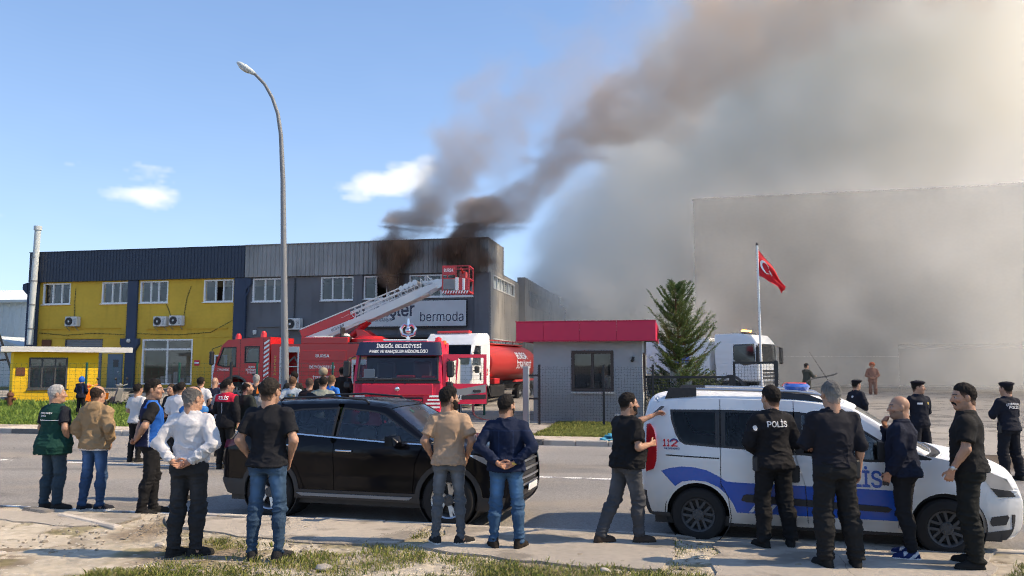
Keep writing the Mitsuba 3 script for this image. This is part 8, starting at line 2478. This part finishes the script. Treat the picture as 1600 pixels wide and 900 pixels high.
W_.add('windscreen', trimesh.Trimesh([(0.012, -1.12, 1.74), (0.012, 1.12, 1.74), (-0.06, 1.1, 2.64), (-0.06, -1.1, 2.64)], [[0, 1, 2], [0, 2, 3]], process=False), 'm_tint')
W_.add('cab_interior', cat(bx(-1.9, -1.8, -1.1, 1.1, 1.0, 2.6), bx(-0.6, -0.1, -1.1, 1.1, 1.3, 1.75, 0.05)), 'm_midgrey')
W_.add('steering_wheel', tube([(-0.55, 0.5 + 0.22 * math.cos(q), 1.85 + 0.2 * math.sin(q)) for q in np.linspace(0, 6.283, 20)], 0.02, 6), 'm_black')
for s in (-1, 1):
    W_.add('side_window', hull([(-0.16, s * 1.236, 1.7), (-0.26, s * 1.226, 2.6), (-1.15, s * 1.226, 2.6), (-1.2, s * 1.236, 2.5), (-1.2, s * 1.236, 1.9), (-0.7, s * 1.236, 1.62)]), 'm_windowdark')
    W_.add('mirror', cat(bx(0.0, 0.16, s * 1.48 - 0.1, s * 1.48 + 0.1, 1.7, 2.5, 0.04), tube([(-0.1, s * 1.22, 2.55), (0.08, s * 1.48, 2.5)], 0.02, 6)), 'm_black', 30)
    W_.add('mudguard', lathe([(0.56, -0.2), (0.68, -0.2), (0.68, 0.2), (0.56, 0.2)], 28, 'y').slice_plane([0, 0, 0.0], [0, 0, 1]).apply_translation([-1.35, s * 1.06, 0.52]), 'm_darkgrey', 30)
    W_.add('headlight', bx(-0.05, 0.07, s * 0.95 - 0.2, s * 0.95 + 0.2, 0.72, 0.95, 0.03), 'm_lightlens')
W_.add('grille', cat(*[bx(0.001, 0.03, -0.9, 0.9, 1.0 + 0.16 * i, 1.1 + 0.16 * i, 0.01) for i in range(3)]), 'm_darkgrey')
W_.add('bumper', bx(-0.5, 0.06, -1.24, 1.24, 0.35, 0.72, 0.05), 'm_vanwhite')
W_.add('door_seam', bx(-1.2, -1.185, -1.236, -1.228, 0.95, 2.6), 'm_darkgrey')
lb2 = W_.add('roof_light_bar', bx(-1.0, -0.75, -0.8, 0.5, 3.12, 3.2, 0.02), 'm_darkgrey')
mat('m_amberglass', (0.9, 0.32, 0.03), 0.2, coat=0.8)
scene['m_ambercore'] = {'type': 'diffuse', 'reflectance': rgb((0.8, 0.3, 0.05))}
k_ = fresh(f'{lb2}__amber_lamp')
scene[k_] = mikit.ply(bx(-0.98, -0.77, -0.75, 0.0, 3.2, 3.29, 0.02), 'm_ambercore', to_world=T(XW), emitter={'type': 'area', 'radiance': rgb((4.5, 1.3, 0.12))})
W_.add('box_body', cat(bx(-6.5, -2.4, -1.22, 1.22, 1.2, 2.95, 0.05)), 'm_vanwhite')
W_.add('blue_mark', bx(-4.2, -3.4, -1.226, -1.221, 1.7, 2.2), 'm_policeblue')
W_.add('chassis', bx(-6.5, -0.4, -0.45, 0.45, 0.6, 1.0), 'm_black')
for x in (-1.35, -5.2):
    for s in (-1, 1):
        wheel(wt_, XW, (x, s * 1.06, 0.5), 0.5, 0.3, 0.3, 8, 'm_midgrey', 'lorry', s)

# ------------------------------------------------------------------ scooters by the yellow hut


def scooter(label, xf, body_m, seat_m='m_black'):
    k = thing('scooter', label, 'scooter')
    S = Build(k, xf)
    for x in (0.62, -0.62):
        wk = S.add('wheel', lathe([(0.17, -0.05), (0.24, -0.055), (0.27, -0.02), (0.27, 0.02), (0.24, 0.055), (0.17, 0.05), (0.17, -0.05)], 24, 'y').apply_translation([x, 0, 0.27]), 'm_rubber', 30)
        S.add('rim', lathe([(0, -0.03), (0.17, -0.04), (0.17, 0.04), (0, 0.03)], 16, 'y').apply_translation([x, 0, 0.27]), 'm_midgrey', 30, holder=wk)
    S.add('front_shield', hull([(0.50, 0, 0.35), (0.42, 0.2, 0.4), (0.42, -0.2, 0.4), (0.30, 0.17, 0.88), (0.30, -0.17, 0.88), (0.40, 0, 0.92), (0.36, 0.15, 0.6), (0.36, -0.15, 0.6)]), body_m, 30)
    S.add('front_mudguard', hull([(0.85, 0.05, 0.42), (0.85, -0.05, 0.42), (0.62, 0.09, 0.58), (0.62, -0.09, 0.58), (0.4, 0.07, 0.45), (0.4, -0.07, 0.45)]), body_m, 30)
    S.add('rear_body', hull([(-0.1, 0.14, 0.42), (-0.1, -0.14, 0.42), (-0.15, 0.15, 0.68), (-0.15, -0.15, 0.68), (-0.85, 0.09, 0.75), (-0.85, -0.09, 0.75), (-0.7, 0.16, 0.5), (-0.7, -0.16, 0.5)]), body_m, 30)
    S.add('footboard', bx(-0.15, 0.4, -0.17, 0.17, 0.3, 0.37, 0.02), 'm_darkgrey')
    S.add('engine', bx(-0.75, -0.2, -0.1, 0.1, 0.2, 0.45, 0.04), 'm_darkgrey')
    S.add('seat', hull([(-0.05, 0.12, 0.7), (-0.05, -0.12, 0.7), (-0.2, 0.13, 0.8), (-0.2, -0.13, 0.8), (-0.75, 0.11, 0.84), (-0.75, -0.11, 0.84), (-0.78, 0.1, 0.74), (-0.78, -0.1, 0.74)]), seat_m, 30)
    S.add('fork', cat(tube([(0.62, 0.07, 0.27), (0.38, 0.05, 0.95)], 0.025, 8), tube([(0.62, -0.07, 0.27), (0.38, -0.05, 0.95)], 0.025, 8)), 'm_midgrey', 30)
    S.add('handlebar', cat(tube([(0.28, 0.36, 1.06), (0.34, 0.15, 1.0), (0.34, -0.15, 1.0), (0.28, -0.36, 1.06)], 0.018, 8), hull([(0.44, 0, 0.98), (0.3, 0.13, 1.02), (0.3, -0.13, 1.02), (0.36, 0, 1.12), (0.4, 0.1, 0.92), (0.4, -0.1, 0.92)])), body_m, 30)
    S.add('headlight', ellipsoid((0.44, 0, 1.0), (0.04, 0.09, 0.06), 2), 'm_lightlens', True)
    for s in (-1, 1):
        S.add('mirror', cat(tube([(0.32, s * 0.25, 1.04), (0.3, s * 0.34, 1.25)], 0.008, 6), ellipsoid((0.3, s * 0.36, 1.28), (0.025, 0.07, 0.05), 2)), 'm_black', True)
    return k


scooter('orange scooter parked between the yellow hut and the hooded person', frame(150, -16.2, 31.2, 0.28), 'm_orange')
scooter('grey scooter parked in front of the steel door', frame(172, -15.0, 31.5, 0.28), 'm_midgrey')


# ================================================================== smoke
def ss(a, b, x):
    q = np.clip((x - a) / (b - a), 0, 1)
    return q * q * (3 - 2 * q)


def smoke(name, label, bounds, cells, fn, albedo, g, mesh):
    (x0, y0, z0), (x1, y1, z1) = bounds
    zz, yy, xx = np.meshgrid(*[np.linspace(a, b, n) for a, b, n in ((z0, z1, cells[2]), (y0, y1, cells[1]), (x0, x1, cells[0]))], indexing='ij')
    d = np.maximum(fn(xx, yy, zz), 0).astype(np.float32)
    m = ROAD @ np.array([[x1 - x0, 0, 0, x0], [0, y1 - y0, 0, y0], [0, 0, z1 - z0, z0], [0, 0, 0, 1.0]])
    scene[name + '_air'] = {'type': 'heterogeneous', 'albedo': rgb(albedo), 'scale': 1.0, 'phase': {'type': 'hg', 'g': g},
                            'sigma_t': {'type': 'gridvolume', 'grid': mi.VolumeGrid(d[..., None]), 'to_world': T(m), 'filter_type': 'trilinear', 'wrap_mode': 'clamp'}}
    scene[name] = mikit.ply(mesh, {'type': 'null'}, interior={'type': 'ref', 'id': name + '_air'}, to_world=T(ROAD))
    labels[name] = {'kind': 'stuff', 'label': label, 'category': 'smoke'}


def mbox(s0, s1, t0, t1, z0, z1):
    return m3.Manifold.cube([s1 - s0, t1 - t0, z1 - z0]).translate([s0, t0, z0])


PALE = mbox(-14, 32, 44.6, 84, 0.9, 44) + mbox(-5.2, 32, 36.2, 44.6, 0.9, 11.15)


def noise3(s, t, z, k, o, seed):
    return meshkit.fbm(np.stack([s / k, t / k, z / k], -1), o, seed)


def pale(s, t, z):
    w = (noise3(s, t, z, 5.0, 3, 41) - 0.5) * 5.0
    n = noise3(s + w, t, z - w, 8.0, 4, 3)
    n2 = noise3(s, t + w, z, 2.4, 4, 8)
    e = -13.0 + 0.60 * np.maximum(z - 8, 0) + (n - 0.5) * 9 + (n2 - 0.5) * 6
    m = ss(e, e + 3.0, s)
    far = ss(25, 15, s - 0.25 * (t - 45) + (n - 0.5) * 8)
    top = ss(40, 26, z - 0.4 * (t - 46) + (n - 0.5) * 14)
    front = np.where(t > 44.6, 1.0, ss(36.5, 43, t + (n2 - 0.5) * 4) * ss(-4.5, 0.5, s + (n2 - 0.5) * 3))
    veil = ss(-3.5, 1.5, s + (n2 - 0.5) * 3) * ss(15.5, 12.0, z) * (t < 52)
    # billows: a lumpy near face behind which the smoke is dense
    puff = noise3(s + w, 0 * t + 3, z - w, 6.5, 2, 61) * 9 + noise3(s, t * 0.3, z, 2.6, 3, 62) * 4.5
    sn = s + (n - 0.5) * 12 + (n2 - 0.5) * 5
    open_ = ss(-3, 4, sn) * ss(51, 48, t)
    body = 0.035 - 0.023 * open_ + 0.29 * ss(0.0, 1.6, t - 40.6 - puff - 5.0 * ss(-4, 5, sn)) * (0.45 + 1.1 * n) + 0.35 * np.maximum(n2 - 0.5, 0) * (1 - 0.6 * open_)
    haze = (0.05 + 0.5 * np.maximum(n - 0.40, 0) + 0.45 * np.maximum(n2 - 0.48, 0)) * np.interp(s, [-1, 4, 14, 24], [0.5, 0.42, 0.85, 1.5]) * np.interp(z, [0, 5, 9], [1.35, 1.0, 0.9])
    d = body + (haze - body) * veil
    return m * far * top * front * d * PALE_K


PALE_K = 0.8
DARK = mbox(-20, 15, 37.5, 44.4, 11.2, 27) + mbox(-20, -7.2, 36.8, 44.4, 9.45, 11.2)
BLACK = mbox(-20, -7.2, 36.8, 44.4, 3.6, 9.4)


def plume(s, t, z, pts):
    out, thick = np.full(s.shape, -9.0), np.zeros_like(s)
    for a, b in zip(pts[:-1], pts[1:]):
        pa, pb = np.array(a[:3]), np.array(b[:3])
        ab = pb - pa
        h = np.clip(((s - pa[0]) * ab[0] + (t - pa[1]) * ab[1] + (z - pa[2]) * ab[2]) / (ab @ ab), 0, 1)
        d = np.sqrt((s - pa[0] - h * ab[0]) ** 2 + (t - pa[1] - h * ab[1]) ** 2 + (z - pa[2] - h * ab[2]) ** 2)
        r_, k_ = a[3] + (b[3] - a[3]) * h, a[4] + (b[4] - a[4]) * h
        q = 1 - d / r_
        thick = np.where(q > out, k_, thick)
        out = np.maximum(out, q)
    return out, thick


def dark(s, t, z):
    g = np.clip((z - 5) / 7, 0.25, 1)
    w = [(noise3(s, t, z, 3.0, 4, 20 + i) - 0.5) * 4.0 * g for i in range(3)]
    n = noise3(s + w[0], t, z + w[2], 1.5, 4, 5)
    n2 = noise3(s, t, z, 0.7, 3, 6)
    out = np.zeros_like(s)
    for pts, soft in (([(-15.7, 40.5, 5.9, 0.55, 8.0), (-15.5, 39.7, 7.3, 1.0, 7.0), (-14.7, 39.9, 9.0, 1.25, 4.0), (-13.7, 41, 10.8, 1.3, 0.95), (-12.7, 41, 12.4, 1.9, 0.6), (-10.9, 41, 14.2, 2.4, 0.30), (-7.7, 41, 16.6, 2.9, 0.14), (-2.5, 41, 19.0, 3.4, 0.06)], 1.0),
                      ([(-12.0, 40.4, 6.6, 0.9, 8.0), (-11.9, 39.5, 8.0, 1.35, 8.0), (-11.3, 40.0, 9.3, 1.4, 5.0), (-9.6, 41, 10.9, 1.4, 1.15), (-6.3, 41, 13.3, 1.9, 0.75), (-2.9, 41, 15.7, 2.3, 0.55), (2.0, 41, 18.6, 2.7, 0.42), (6.5, 41, 20.5, 3.2, 0.32), (13, 41, 23.0, 3.5, 0.2)], 1.0)):
        q, k_ = plume(s + w[0], t + 0.4 * w[1], z + w[2], pts)
        e = ss(0.02, 0.62, q + (n - 0.5) * 2.1 + (n2 - 0.5) * 0.8)
        out = np.maximum(out, e * k_ * (0.35 + 0.8 * n))
    # thin brownish haze trailing between the two plumes
    hz, _ = plume(s + w[0] * 1.5, t, z + w[2] * 1.5, [(-12, 41, 12.5, 2.6, 1), (-5, 41, 16, 3.2, 1), (3, 41, 20, 3.3, 1), (12, 41, 23.5, 3.4, 1)])
    out = np.where(z < 9.45, out * (0.45 + 0.55 * ss(9.3, 7.8, z)), out)
    return out + 0.05 * ss(0, 0.7, hz) * np.clip(n * 2 - 0.5, 0, 1)


smoke('pale_smoke', 'thick pale grey smoke filling the right half behind the guard house', ((-14, 36.2, 0.9), (32, 84, 44)), (130, 110, 118), pale, (0.997, 0.985, 0.945), 0.0, PALE)
smoke('black_smoke', 'black brown smoke rolling from the windows of the grey factory', ((-20, 36.8, 3.6), (-7.2, 44.4, 9.45)), (90, 54, 42), dark, (0.30, 0.22, 0.175), 0.0, BLACK)
smoke('dark_smoke', 'brown smoke plumes drifting up to the right above the grey factory', ((-20, 36.8, 9.4), (15, 44.4, 27)), (190, 42, 96), dark, (0.74, 0.65, 0.575), 0.0, DARK)


# ------------------------------------------------------------------ groups of alike things
GROUPS = {'weed clump': 0, 'plant': 'weed clumps along the fence', 'stone': 'stones on the near verge', 'shrub': 'shrubs under the spruce', 'post': 'dark posts before the fire engines',
          'scooter': 'scooters by the yellow hut'}
for key, d in labels.items():
    if d.get('category') in GROUPS and 'group' not in d:
        d['group'] = GROUPS[d['category']]
    if d.get('category') == 'person' and 'group' not in d:
        m_ = scene[key]['to_world'].matrix
        x, y = float(m_[0, 3]), float(m_[1, 3])
        d['group'] = 'people along the near kerb' if y < 12 else 'onlookers in the road before the fire engines' if y < 26 and x < -3 else 'firefighters in the smoke' if y > 33 else 'people by the yellow hut'
